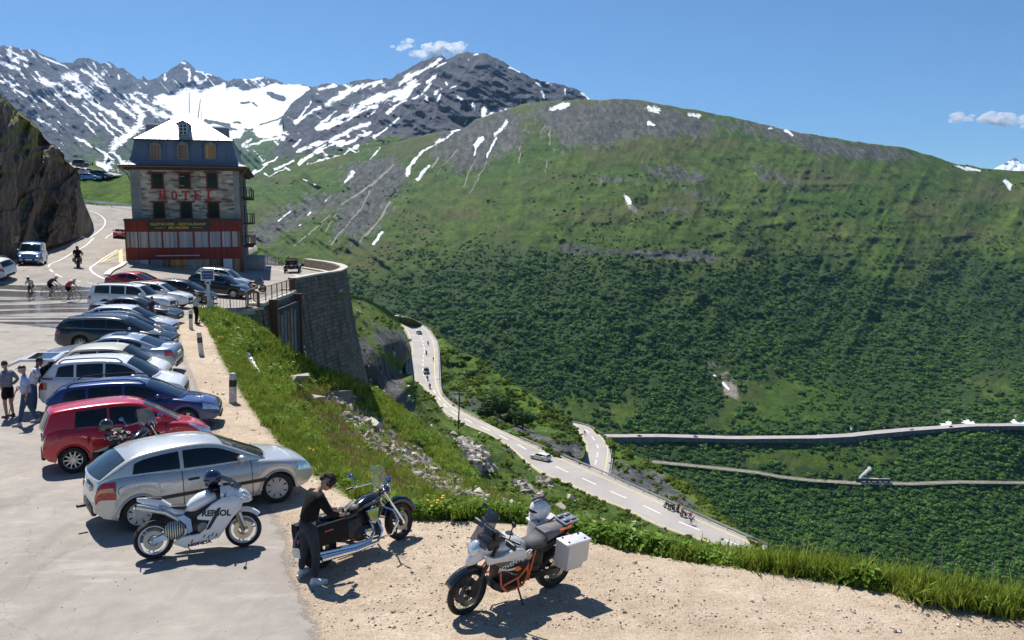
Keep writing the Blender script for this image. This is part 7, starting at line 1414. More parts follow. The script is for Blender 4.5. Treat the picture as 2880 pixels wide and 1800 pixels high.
    mb = MB(); mb.tube([(.705+.33*math.cos(a), 0, .30+.33*math.sin(a)) for a in np.linspace(.7, 2.15, 12)], .048, 8); fe = mb.build('front_mudguard', WP, o); mb = MB()
    for s in (1, -1): mb.prism([(.68, .34), (.74, .36), (.68, .60), (.58, .62)], s*.085-.012, s*.085+.012)
    mb.build('mudguard_blade', WP, fe)
    mb = MB(); [mb.tube([(.70, s*.10, .30), (.50, s*.10, .92)], [.03, .024], 10) for s in (1, -1)]; mb.build('fork', mat('gold_fork', (.35, .28, .16), .3, .8), o)
    mb = MB(); [mb.tube([(.46, s*.08, .96), (.42, s*.32, .94)], [.014, .018], 8) for s in (1, -1)]; mb.build('handlebar', BLACKP, o)
    for s in (1, -1): mirror(o, s, (.60, s*.15, 1.03), (.55, s*.36, 1.12), (.03, .07, .04), BLACKP)
    mb = MB(); mb.rbox((.02, 0, .52), (.50, .28, .42), .06); mb.rbox((.40, 0, .90), (.26, .24, .20), .05); mb.rbox((.22, 0, .62), (.2, .28, .25), .05); mb.build('engine', ENG, o); MB().lathe([(0, -.19), (.085, -.185), (.095, -.16), (.1, -.12)], (.06, 0, .44), n=24).build('clutch_cover', mat('grey_casting', (.20, .19, .19), .4, .6), o)
    mb = MB(); mb.prism([(-.20, .44), (-.16, .66), (.10, .78), (.38, .90), (.40, .84), (.16, .66), (-.05, .48)], -.14, .14); mb.build('frame', BLACKP, o)
    mb = MB(); mb.tube([(-.12, .14, .32), (-.20, .30, .02)], .012, 6); mb.build('side_stand', BLACKP, o); MB().tube([(-.15, -.15, .34), (-.15, -.25, .35)], .012, 6).build('foot_peg', SILV, o)
    mb = MB(); mb.tube([(-.70, .11, .36), (-.12, .11, .40)], .012, 4); mb.tube([(-.70, .11, .24), (-.12, .11, .33)], .012, 4); mb.build('chain', ENG, o); MB().box(-.98, -.97, -.09, .09, .72, .86).build('number_plate', PLATE, o)
    return o
_sb = sport(); _yaw = place_bike(_sb, 430, 1572, 692, 1536, -9, 1.41); _sb.scale = (1.0, 1.0, 1.0)
def helmet(label, loc, rot, m, stripe=None, par=None):
    h = thing('helmet', label, 'helmet', loc, rot); MB().ell((0, 0, .13), (.145, .12, .14), 20, 14).build('shell', m, h); MB().ell((.045, 0, .125), (.112, .110, .052), 18, 10).build('visor', CGLASS, h)
    mb = MB(); mb.rbox((.10, 0, .045), (.10, .15, .07), .03); mb.build('chin_bar', m, h)
    if stripe:
        mb = MB(); [mb.tube([(.146*math.cos(a)*.97, y, .13+.142*math.sin(a)) for a in np.linspace(.8, 2.6, 10)], .010, 5) for y in (-.05, 0, .05)]; mb.build('stripe', stripe, h)
    return h
def local(o, v):
    M = Matrix.Translation(o.location)@o.rotation_euler.to_matrix().to_4x4(); return M@Vector(v)
helmet('glossy blue black helmet resting on the handlebars of the white sports motorcycle', local(_sb, (.28, 0, 1.10)), (0, .2, _yaw+math.pi), mat('blue_black_helmet', (.02, .035, .09), .08, .3, 1))
def lump(label, loc, rot, dims, m, name='jacket', seed=1, cat=None):
    rnd = random.Random(seed); o = thing(name, label, cat or name, loc, rot); mb = MB()
    for k in range(9): mb.rbox((rnd.uniform(-.5, .5)*dims[0], rnd.uniform(-.4, .4)*dims[1], rnd.uniform(0, .5)*dims[2]), (dims[0]*rnd.uniform(.3, .6), dims[1]*rnd.uniform(.4, .8), dims[2]*rnd.uniform(.35, .7)), .06, 2, rnd.uniform(-.5, .5), rnd.uniform(-1, 1))
    b = mb.build('folded_cloth', m, o); return o
lump('black jacket draped over the tank and bars of the white sports motorcycle', local(_sb, (.36, 0, 1.02)), (0, 0, _yaw), (.26, .34, .12), BLKC)
# --- black cruiser
def cruiser(label, scale=1.):
    o = thing('cruiser_motorcycle', label, 'motorcycle', group=None); BP = paint('deep_black_paint', (.010, .010, .016), .2, .12)
    mwheel(o, -.85, .33, .19, ENG, 7, rw=.62); mwheel(o, .87, .33, .13, ENG, 5, rw=.72, steer=.12)
    mb = MB(); secs = [[(x, y*w, z0+(z1-z0)*q) for y, q in ((-.5, 0), (-1, .4), (-.9, .75), (-.45, 1), (.45, 1), (.9, .75), (1, .4), (.5, 0))] for x, w, z0, z1 in ((-.20, .06, .72, .76), (-.05, .13, .68, .84), (.15, .17, .70, .92), (.35, .15, .74, .95), (.48, .07, .80, .92))]; mb.loft(secs); t_ = mb.build('fuel_tank', BP, o, angle=60); mb = MB(); mb.tube([(.0, -.172, .80), (.2, -.185, .84), (.36, -.16, .87)], .008, 5); mb.build('tank_trim', CHROME, t_)
    mb = MB(); mb.rbox((-.28, 0, .70), (.42, .30, .10), .045, ry=-.1); mb.rbox((-.62, 0, .78), (.34, .24, .10), .045); mb.build('seat', mat('black_seat_vinyl', (.02, .02, .022), .4), o)
    mb = MB(); mb.tube([(-.85+.37*math.cos(a), 0, .33+.37*math.sin(a)) for a in np.linspace(.5, 2.9, 14)], .10, 10); f = mb.build('rear_mudguard', BP, o); mb = MB(); mb.rbox((-1.22, 0, .52), (.07, .16, .07), .02); mb.build('taillight', LAMPR, f); MB().box(-1.26, -1.25, -.1, .1, .28, .42).build('number_plate', PLATE, f)
    mb = MB(); mb.tube([(.87+.37*math.cos(a), 0, .33+.37*math.sin(a)) for a in np.linspace(.3, 2.7, 12)], .065, 8); mb.build('front_mudguard', BP, o)
    mb = MB(); [mb.tube([(.87, s*.11, .33), (.50, s*.11, .95)], [.032, .024], 10) for s in (1, -1)]; mb.build('fork', CHROME, o)
    mb = MB(); mb.tube([(.50, .05, .98), (.47, .12, 1.08), (.28, .42, 1.02), (.18, .45, 1.0)], .014, 8); mb.tube([(.50, -.05, .98), (.47, -.12, 1.08), (.28, -.42, 1.02), (.18, -.45, 1.0)], .014, 8); mb.build('handlebar', CHROME, o)
    for s in (1, -1): MB().tube([(.30, s*.42, 1.02), (.16, s*.46, 1.0)], .02, 8).build('grip', BLACKP, o); mirror(o, s, (.33, s*.38, 1.04), (.32, s*.50, 1.20), (.02, .075, .05), mat('mirror_reflected_sky', (.12, .22, .55), .1, .8))  # blue of the reflected sky is painted into the mirrors
    mb = MB(); mb.ell((.62, 0, .93), (.10, .10, .10), 14, 10); mb.build('headlight_shell', BP, o); MB().ell((.69, 0, .93), (.035, .085, .085), 14, 8).build('headlight', LAMPC, o)
    t = NT('clear_windshield'); t.P(Base_Color=(.9, .95, .95), Roughness=.05, Alpha=.22); t.b.inputs['Specular IOR Level'].default_value = .8
    mb = MB(); mb.loft([[(.62-.10*k-.05*abs(y)*abs(y)*8, y*(1-.25*k), .98+.40*k) for y in (-.25, -.15, 0, .15, .25)] for k in (0, .4, .8, 1)], cap=False, closed=False); w = mb.build('windshield', t.m, o)
    mb = MB(); mb.rbox((.12, 0, .36), (.56, .28, .26), .06); mb.rbox((-.25, 0, .48), (.5, .24, .34), .05); 
    for a, x in ((.45, .02), (-.35, .22)): mb.M = Matrix.Translation((.12, 0, .40))@Matrix.Rotation(-a, 4, 'Y'); [mb.rbox((0, 0, .07+k*.035), (.19, .20, .022), .01) for k in range(8)]; mb.M = None
    mb.build('engine', ENG, o)
    mb = MB(); mb.prism([(.02, .72), (.30, .73), (.25, .55), (.18, .46), (.08, .56)], -.22, -.13, .12); mb.build('air_cleaner', CHROME, o); MB().lathe([(0, -.20), (.085, -.195), (.105, -.16)], (.06, 0, .33), n=24).build('engine_cover', CHROME, o)
    mb = MB(); mb.tube([(.12, -.13, .55), (.14, -.20, .34), (.05, -.21, .22), (-.30, -.21, .22), (-1.05, -.22, .30)], [.028, .028, .03, .045, .05], 10); mb.tube([(.28, -.12, .56), (.32, -.19, .32), (.2, -.21, .16), (-.25, -.22, .15), (-.98, -.24, .20)], [.028, .028, .03, .045, .05], 10); mb.build('exhaust', CHROME, o)
    for s in (1, -1):
        mb = MB(); mb.loft([[(x, s*(.17+.17*k), z) for x, z, k in ((x0, .72, 0), (x0, .74, .9), (x0, .64, 1), (x0, .42, .9), (x0, .38, 0))] for x0 in (-1.08, -1.02, -.52, -.46)]); b = mb.build('saddlebag', mat('satin_black_bag', (.008, .008, .009), .5, spec=.2), o, angle=40); MB().rbox((-.85, s*.345, .64), (.16, .01, .03), .004).build('reflector', LAMPR, b)
        mb = MB(); mb.tube([(-.05, s*.20, .35), (-.02, s*.28, .3), (.05, s*.28, .3)], .014, 6); mb.build('foot_peg', CHROME, o)
    mb = MB(); mb.tube([(.42, -.10, .70), (.52, -.30, .62), (.56, -.36, .44), (.44, -.30, .24), (.32, -.14, .18)], .018, 8); mb.tube([(.42, .10, .70), (.52, .30, .62), (.56, .36, .44), (.44, .30, .24), (.32, .14, .18)], .018, 8); mb.build('engine_guard', CHROME, o)
    mb = MB(); mb.tube([(-.40, .16, .30), (-.15, .12, .22), (.3, .1, .2)], .02, 6); mb.tube([(-.40, -.16, .30), (-.15, -.12, .22), (.3, -.1, .2)], .02, 6); mb.tube([(.48, 0, .9), (.42, 0, .6), (.34, 0, .22)], .03, 6); mb.build('frame', BLACKP, o); MB().tube([(.0, .16, .26), (-.08, .34, .02)], .012, 6).build('side_stand', BLACKP, o)
    return o
_cr = cruiser('black cruiser motorcycle with chrome exhausts, saddlebags and clear windshield on the gravel'); _yc = place_bike(_cr, 889, 1602, 1134, 1514, -9, 1.72)
lump('pair of black gloves and a small black bag lying on the cruiser seat', local(_cr, (-.20, -.02, .77)), (0, 0, _yc), (.40, .20, .10), mat('black_glove_leather', (.03, .028, .03), .6), 'gloves', 5)
_cr2 = copy_tree(_cr); _cr2['label'] = 'black cruiser motorcycle squeezed between the red hatchback and the silver hatchback'; _y2 = place_bike(_cr2, 286, 1372, 492, 1284, -9, 1.72)
lump('red and white patterned riding jacket thrown over the cruiser beside the red hatchback', local(_cr2, (-.62, -.05, .90)), (0, 0, _y2), (.46, .42, .28), (lambda t: (t.P(Base_Color=t.ramp(t.vor(t.co(), 9, out='Distance'), [(.25, (.40, .03, .04)), (.33, (.5, .5, .48)), (.45, (.02, .02, .02))], 'CONSTANT'), Roughness=.8), t.m)[1])(NT('patterned_jacket_cloth')), 'jacket', 8)
helmet('small dark helmet hung behind the patterned riding jacket', local(_cr2, (-.80, .10, 1.12)), (0, 0, _y2+2), DHEL)
# --- orange and white adventure bike
def adventure():
    o = thing('adventure_motorcycle', 'white and orange adventure motorcycle with aluminium side cases on the gravel', 'motorcycle'); WP = paint('cool_white_paint', (.70, .70, .72), .1, .2); GREYS = mat('grey_seat_vinyl', (.07, .07, .075), .6, bump=.4, bs=200)
    mwheel(o, .78, .345, .10, BLACKP, 'wire', rw=.83, dm=DISC, steer=.10); mwheel(o, -.78, .325, .16, BLACKP, 'wire', rw=.72)
    mb = MB(); [mb.tube([(.78, s*.11, .345), (.42, s*.11, 1.02)], [.034, .026], 10) for s in (1, -1)]; [mb.prism([(.74, .30), (.84, .36), (.70, .62), (.62, .60)], s*.13-.01, s*.13+.01, .1) for s in (1, -1)]; mb.build('fork', mat('matt_black_fork', (.03, .03, .033), .4), o)
    mb = MB(); mb.loft([[(.78+.40*math.cos(a)*1.0, y*.075, .345+.40*math.sin(a)-.03*abs(y)) for y in (-1, -.5, 0, .5, 1)] for a in np.linspace(.5, 2.25, 12)], cap=False, closed=False); fm = mb.build('front_mudguard', mat('gloss_black_plastic', (.015, .016, .02), .15, coat=1), o)
    md = fm.modifiers.new('thick', 'SOLIDIFY'); md.thickness = .008
    # tank and radiator shrouds
    mb = MB(); secs = [[(x, y*w, z0+(z1-z0)*q) for y, q in ((-.8, 0), (-1, .4), (-.85, .8), (-.4, 1), (.4, 1), (.85, .8), (1, .4), (.8, 0))] for x, w, z0, z1 in ((-.12, .10, .80, .92), (.0, .17, .76, 1.02), (.16, .21, .76, 1.09), (.32, .20, .80, 1.08), (.44, .10, .86, 1.02))]; mb.loft(secs); tk = mb.build('fuel_tank', WP, o, angle=50); MB().lathe([(0, .0), (.055, .0), (.06, -.02)], (.14, 0, 1.10), axis='z', n=20).build('filler_cap', ENG, tk)
    for s in (1, -1):
        mb = MB(); mb.prism([(.72, .98), (.60, .93), (.44, .92), (.20, .98), (.02, .92), (-.06, .82), (.02, .76), (.22, .80), (.50, .84), (.66, .84)], s*.23-.03, s*.23+.03, .12); mb.build('side_shroud', WP, tk)
        mb = MB(); mb.prism([(.60, .86), (.42, .86), (.10, .80), (-.12, .88), (-.14, .80), (.0, .60), (.14, .55), (.40, .68), (.50, .78)], s*.225-.03, s*.225+.03, .08); lp = mb.build('lower_shroud', mat('gloss_black_plastic', (.015, .016, .02), .15, coat=1), tk)
        if s == 1:
            M = Matrix.Translation((.20, .262, .775))@Matrix.Rotation(math.pi, 4, 'Z')@Matrix.Rotation(math.pi/2, 4, 'X')@Matrix.Rotation(.22, 4, 'Z'); txt('ADVENTURE', .092, mat('white_decal', (.75, .75, .75), .4), lp, M, 'lettering', .002, .002, 1.1)
            MB().prism([(.05, .64), (.12, .70), (.22, .70), (.14, .66), (.22, .66), (.12, .62)], .257, .262).build('orange_mark', ORNG, lp, smooth=False)
            MB().prism([(.46, .755), (.34, .70), (.10, .68), (.24, .66), (.40, .70)], .257, .261).build('white_flash', WP, lp, smooth=False)
    mb = MB(); secs = [[(x, y*w, z) for y, z in ((-.75, z0), (-1, (z0+z1)/2), (-.6, z1), (.6, z1), (1, (z0+z1)/2), (.75, z0))] for x, w, z0, z1 in ((.52, .15, .90, 1.06), (.64, .15, .86, 1.06), (.75, .11, .80, 1.02), (.84, .035, .76, .86))]; mb.loft(secs); bk = mb.build('headlight_fairing', WP, o, angle=45); mb = MB(); mb.ell((.74, 0, 1.0), (.06, .10, .12), 12, 8, rot=(0, -.5, 0)); mb.build('headlight', LAMPC, bk)
    t = NT('smoked_screen'); t.P(Base_Color=(.02, .022, .03), Roughness=.08, Alpha=.86)
    mb = MB(); mb.loft([[(.70-.24*k-.08*abs(y)*abs(y)*6, y*(1-.30*k), 1.04+.46*k) for y in (-.19, -.11, 0, .11, .19)] for k in (0, .35, .7, 1)], cap=False, closed=False); mb.build('windscreen', t.m, o)
    mb = MB(); mb.rbox((.46, 0, 1.16), (.08, .30, .16), .03); mb.rbox((.50, 0, 1.05), (.20, .30, .16), .03); mb.rbox((.36, .0, 1.10), (.14, .26, .08), .02); mb.build('instrument_cluster', BLACKP, o)
    mb = MB(); [mb.tube([(.40, s*.03, 1.07), (.38, s*.15, 1.16), (.30, s*.42, 1.16)], .013, 8) for s in (1, -1)]; mb.build('handlebar', BLACKP, o)
    for s in (1, -1): mb = MB(); mb.tube([(.33, s*.32, 1.16), (.29, s*.44, 1.16)], .019, 8); mb.build('grip', BLACKP, o); mb = MB(); mb.rbox((.40, s*.38, 1.14), (.05, .2, .09), .02); mb.build('hand_guard', BLACKP, o); mirror(o, s, (.36, s*.28, 1.17), (.36, s*.34, 1.42), (.02, .05, .04), BLACKP)
    mb = MB(); secs = [[(x, y*w, z0+(z1-z0)*q) for y, q in ((-.9, 0), (-1, .6), (-.7, 1), (.7, 1), (1, .6), (.9, 0))] for x, w, z0, z1 in ((-.08, .09, .84, .92), (-.22, .14, .80, .90), (-.40, .16, .80, .91), (-.46, .17, .82, 1.0))]; mb.loft(secs); mb.build('rider_seat', GREYS, o, angle=50)
    mb = MB(); secs = [[(x, y*w, z0+(z1-z0)*q) for y, q in ((-.9, 0), (-1, .6), (-.7, 1), (.7, 1), (1, .6), (.9, 0))] for x, w, z0, z1 in ((-.44, .15, .86, 1.01), (-.62, .14, .90, 1.02), (-.82, .12, .93, 1.04))]; mb.loft(secs); mb.build('pillion_seat', mat('light_grey_seat_vinyl', (.14, .14, .15), .6), o, angle=50)
    mb = MB(); mb.prism([(-.14, .80), (-.42, .80), (-.86, .93), (-.90, .98), (-.84, .86), (-.5, .70), (-.2, .70)], -.12, .12); mb.build('tail_frame', BLACKP, o)
    mb = MB(); mb.rbox((.06, 0, .50), (.52, .34, .34), .05); mb.rbox((-.28, 0, .66), (.36, .26, .34), .05); mb.rbox((-.30, 0, .42), (.30, .20, .20), .05); mb.rbox((.20, 0, .62), (.16, .22, .2), .04); mb.rbox((-.02, 0, .62), (.16, .22, .2), .04); mb.build('engine', ENG, o); MB().prism([(.38, .44), (.42, .34), (.25, .24), (-.1, .24), (-.1, .30), (.2, .32)], -.12, .12).build('skid_plate', mat('dull_plate', (.12, .11, .10), .5, .6), o)
    for s in (1, -1):
        mb = MB(); mb.tube([(.36, s*.16, .64), (.40, s*.26, .46), (.30, s*.28, .36), (.02, s*.27, .38), (-.08, s*.24, .50)], .016, 8); mb.tube([(.36, s*.26, .46), (.10, s*.28, .54), (-.08, s*.24, .66)], .016, 8); mb.tube([(.14, s*.28, .53), (.08, s*.28, .38)], .014, 6); mb.build('crash_bar', ORNG, o)
        mb = MB(); mb.tube([(-.12, s*.15, .80), (-.10, s*.18, .60), (-.18, s*.16, .36)], .022, 8); mb.tube([(-.26, s*.15, .80), (-.17, s*.17, .44)], .016, 6); mb.build('frame_tube', ORNG, o)
        mb = MB(); mb.tube([(-.70, s*.14, 1.0), (-.86, s*.17, 1.04), (-.96, s*.12, 1.06)], .017, 8); mb.build('grab_handle', ORNG, o)
        x0, x1, y0, y1, z0, z1 = -1.02, -.56, .24, .48, .52, .92
        mb = MB(); mb.loft([[(x1, s*y0, z), (x1-.05, s*y1, z), (x0+.02, s*y1, z), (x0, s*(y1-.03), z), (x0, s*y0, z)] if z > .6 else [(x1-.02, s*y0, z), (x1-.07, s*(y1-.02), z), (x0+.1, s*(y1-.02), z), (x0+.08, s*(y1-.05), z), (x0+.08, s*y0, z)] for z in (z0, z0+.06, z0+.10, z1)]); c = mb.build('side_case', mat('brushed_aluminium_case', (.62, .62, .62), .5, .15, vs=2, var=.06), o, smooth=False)
        mb = MB(); mb.rbox(((x0+x1)/2-.005, s*(y0+y1)/2, z1+.021), (x1-x0+.012, y1-y0+.012, .036), .01); mb.build('case_lid', mat('white_aluminium_lid', (.72, .72, .74), .35, .2), c)
        mb = MB(); [mb.rbox((x0+.08+k*.30, s*(y0+.04+q*.15), z1+.045), (.03, .02, .02), .005) for k in (0, 1) for q in (0, 1)]; mb.build('lid_fittings', BLACKP, c)
    mb = MB(); mb.prism([(-.80, 1.055), (-1.08, 1.08), (-1.08, 1.10), (-.80, 1.075)], -.14, .14); [mb.rbox((-.88-.13*k, s*.07, 1.10), (.1, .05, .03), .01) for k in (0, 1) for s in (1, -1)]; mb.build('luggage_rack', mat('grey_rack', (.22, .24, .28), .4, .5), o)
    mb = MB(); [mb.prism([(-.80, .28), (-.80, .37), (-.14, .44), (-.14, .34)], s*.11-.02, s*.11+.02, .05) for s in (1, -1)]; mb.build('swingarm', ENG, o); mb = MB(); mb.tube([(.04, -.14, .4), (-.4, -.16, .4), (-.55, -.2, .6), (-.95, -.22, .74)], [.025, .03, .05, .05], 10); mb.build('exhaust', STEEL, o)
    mb = MB(); mb.tube([(.02, .14, .34), (-.04, .30, -.0)], .014, 6); mb.rbox((-.045, .31, .01), (.08, .05, .015), .005); mb.build('side_stand', BLACKP, o); mb = MB(); mb.rbox((-1.0, 0, .80), (.03, .16, .05), .01); mb.build('taillight', LAMPR, o); MB().box(-1.02, -1.01, -.1, .1, .58, .74).build('number_plate', PLATE, o)
    return o
_ad = adventure(); _ya = place_bike(_ad, 1549, 1648, 1307, 1727, -8, 1.56)
_hm = helmet('white and grey full face helmet standing on the far side case of the adventure motorcycle', local(_ad, (-.72, -.34, .97)), (0, 0, _ya-.5), mat('white_helmet_shell', (.75, .76, .78), .2, coat=1), mat('grey_stripe', (.10, .11, .14), .3)); _hm.scale = (1.15,)*3
# --- simpler touring bikes for the distance
def tourer(label, col, loc, hd, lean=0, group='motorcycles on the pass roads', cat='motorcycle'):
    o = thing('motorcycle', label, cat, loc, (math.radians(lean), 0, math.radians(hd)), group); BP = paint('touring_'+col[0], col[1], .2)
    mwheel(o, -.75, .32, .17, ENG, 5, disc=False); mwheel(o, .75, .32, .12, ENG, 5, disc=True)
    mb = MB(); secs = [[(x, y*w, z0+(z1-z0)*q) for y, q in ((-.6, 0), (-1, .45), (-.6, 1), (.6, 1), (1, .45), (.6, 0))] for x, w, z0, z1 in ((-.10, .10, .70, .80), (.08, .17, .66, .98), (.30, .18, .60, 1.0), (.50, .2, .55, 1.12), (.66, .14, .60, 1.08), (.80, .05, .74, .90))]; mb.loft(secs); mb.build('fairing', BP, o, angle=50)
    mb = MB(); mb.loft([[(.60, -.16, 1.08), (.64, 0, 1.10), (.60, .16, 1.08)], [(.40, -.13, 1.36), (.42, 0, 1.40), (.40, .13, 1.36)]], cap=False, closed=False); mb.build('windscreen', CGLASS, o)
    mb = MB(); mb.rbox((-.36, 0, .80), (.62, .26, .10), .04); mb.build('seat', BLACKP, o); mb = MB(); mb.rbox((.0, 0, .45), (.5, .26, .32), .05); mb.build('engine', ENG, o)
    mb = MB(); [mb.tube([(.75, s*.09, .32), (.48, s*.09, .9)], .026, 6) for s in (1, -1)]; mb.build('fork', CHROME, o); mb = MB(); mb.tube([(.34, .38, 1.03), (.44, .1, 1.05), (.44, -.1, 1.05), (.34, -.38, 1.03)], .014, 6); mb.build('handlebar', BLACKP, o)
    for s in (1, -1): mb = MB(); mb.rbox((-.78, s*.26, .68), (.42, .2, .34), .05); mb.build('side_case', BP, o); mirror(o, s, (.44, s*.22, 1.08), (.42, s*.36, 1.20), (.02, .06, .04), BLACKP)
    mb = MB(); mb.tube([(.1, -.14, .3), (-.5, -.18, .3), (-.95, -.2, .4)], .04, 8); mb.build('exhaust', CHROME, o); mb = MB(); mb.rbox((-.98, 0, .84), (.08, .2, .07), .02); mb.build('taillight', LAMPR, o); mb = MB(); mb.ell((.76, 0, .92), (.05, .09, .07), 10, 6); mb.build('headlight', LAMPC, o); return o
p = ground(716, 822); tourer('grey touring motorcycle parked behind the ramp railing', ('grey', (.10, .11, .13)), p, -15, -8); 
p = ground(221, 752); tourer('dark scooter like motorcycle riding up the road below the cliff', ('black', (.02, .02, .022)), p, 113); person('rider with red back and dark helmet on the motorcycle going up the pass road', rider_pose(False), cloth('red_black_leathers', (.20, .02, .02)), BLKC, BLACKP, loc=p, rot=math.radians(113), helmet=DHEL)
pp_ = [ (x-.35*math.cos(math.radians(113)), y-.35*math.sin(math.radians(113)), z+.12) for x, y, z in [p]][0]; person('pillion passenger pressed behind the rider with the red back', rider_pose(False), BLKC, BLKC, BLACKP, loc=pp_, rot=math.radians(113), helmet=DHEL)
GM = 'motorcycle riders on the lower road'
for (px, py, hd, wh, m_) in ((1204, 970, 100, 'nearest the top bend, below the dark car', cloth('black_leathers', (.02, .02, .022))), (1199, 998, 98, 'second below the dark car on the lower road', cloth('black_leathers', (.02, .02, .022))), (1202, 1070, -88, 'just below the dark SUV on the lower road', cloth('brown_jacket', (.08, .04, .02))), (1209, 1093, -86, 'lowest of the riders on the straight by the rock', cloth('brown_jacket', (.08, .04, .02)))):
    p = wz(px, py, ZR1); tourer('black motorcycle, '+wh, ('black', (.02, .02, .022)), p, hd); person('rider in dark clothes, '+wh, rider_pose(False), m_, BLKC, BLACKP, loc=p, rot=math.radians(hd), helmet=DHEL, group=GM)
p = wz(1219, 1016, ZR1); bicycle('bicycle close to the guard rail of the lower road', ('black', (.02, .02, .02)), p, -85, 'bicycles on the lower roads'); person('lone cyclist close to the guard rail of the lower road', rider_pose(), BLKC, BLKC, BLACKP, loc=p, rot=math.radians(-85), sleeve='short', helmet=DHEL)
p = wz(1645, 1224, ZR2); bicycle('bicycle at the top of the hairpin road', ('black', (.02, .02, .02)), p, 120, 'bicycles on the lower roads'); person('cyclist in dark clothes at the top of the hairpin road', rider_pose(), BLKC, BLKC, BLACKP, loc=p, rot=math.radians(120), sleeve='short', helmet=DHEL)
for (px, py, lab, col) in ((1882, 1430, 'first dark motorcycle parked by the guard rail of the lower road', ('navy', (.02, .03, .10))), (1894, 1437, 'second dark motorcycle parked by the guard rail, next to the walker in orange', ('black', (.02, .02, .022))), (1929, 1455, 'red motorcycle at the guard rail right behind the cyclist', ('red', (.30, .02, .03)))): tourer(lab, col, wz(px, py, ZR1), 150, -6, 'motorcycles parked by the lower guard rail')
p = wz(1908, 1441, ZR1); person('walker in an orange top standing at the lower guard rail', stand(0), cloth('orange_top', (.50, .08, .02)), BLKC, BLACKP, loc=p, rot=2., hair=mat('grey_hair', (.35, .34, .33), .8))
p = wz(1918, 1450, ZR1); person('person in a pale top beside the red motorcycle at the lower guard rail', stand(.1), cloth('white_check_shirt', (.60, .62, .68)), DENIM, BLACKP, loc=p, rot=1.)
p = wz(1944, 1476, ZR1); bicycle('racing bicycle of the cyclist in blue on the lower road', ('orange', (.45, .06, .02)), p, -22, 'bicycles on the lower roads'); person('cyclist in blue and white on the lower road by the guard rail', rider_pose(), cloth('blue_white_jersey', (.25, .30, .60)), BLKC, BLACKP, loc=p, rot=math.radians(-22), sleeve='short', leg='short', helmet=DHEL)
p = Vector([float(a) for a in at(227, 472, 200)]); tourer('first dark motorcycle at the far corner of the high terrace', ('black', (.02, .02, .022)), p, 20, 0, 'motorcycles on the high terrace'); p = Vector([float(a) for a in at(241, 474, 199)]); tourer('second dark motorcycle on the high terrace, next to the standing person', ('black', (.02, .02, .022)), p, 30, 0, 'motorcycles on the high terrace')
far_car('small black jeep standing beside the motorcycles on the high terrace', suv(4.0, 1.8, 1.8), ('black_car_paint', (.012, .013, .015)), Vector([float(a) for a in at(230, 470, 202)]), 10, group=GT)
person('person in black standing at the edge of the high terrace', stand(0), BLKC, BLKC, BLACKP, loc=tuple(float(a) for a in at(261, 476, 198)), rot=1.)
_vc = [o for o in COL.objects if o.get('category') == 'vintage car'][0]; _vp = _vc.location+Vector((-.32, -.35, .10))
person('passenger in a red cap sitting in the open black vintage car', rider_pose(False), BLKC, BLKC, BLACKP, loc=_vp, rot=math.radians(101), cap=mat('red_cap_cloth', (.40, .03, .05), .8))
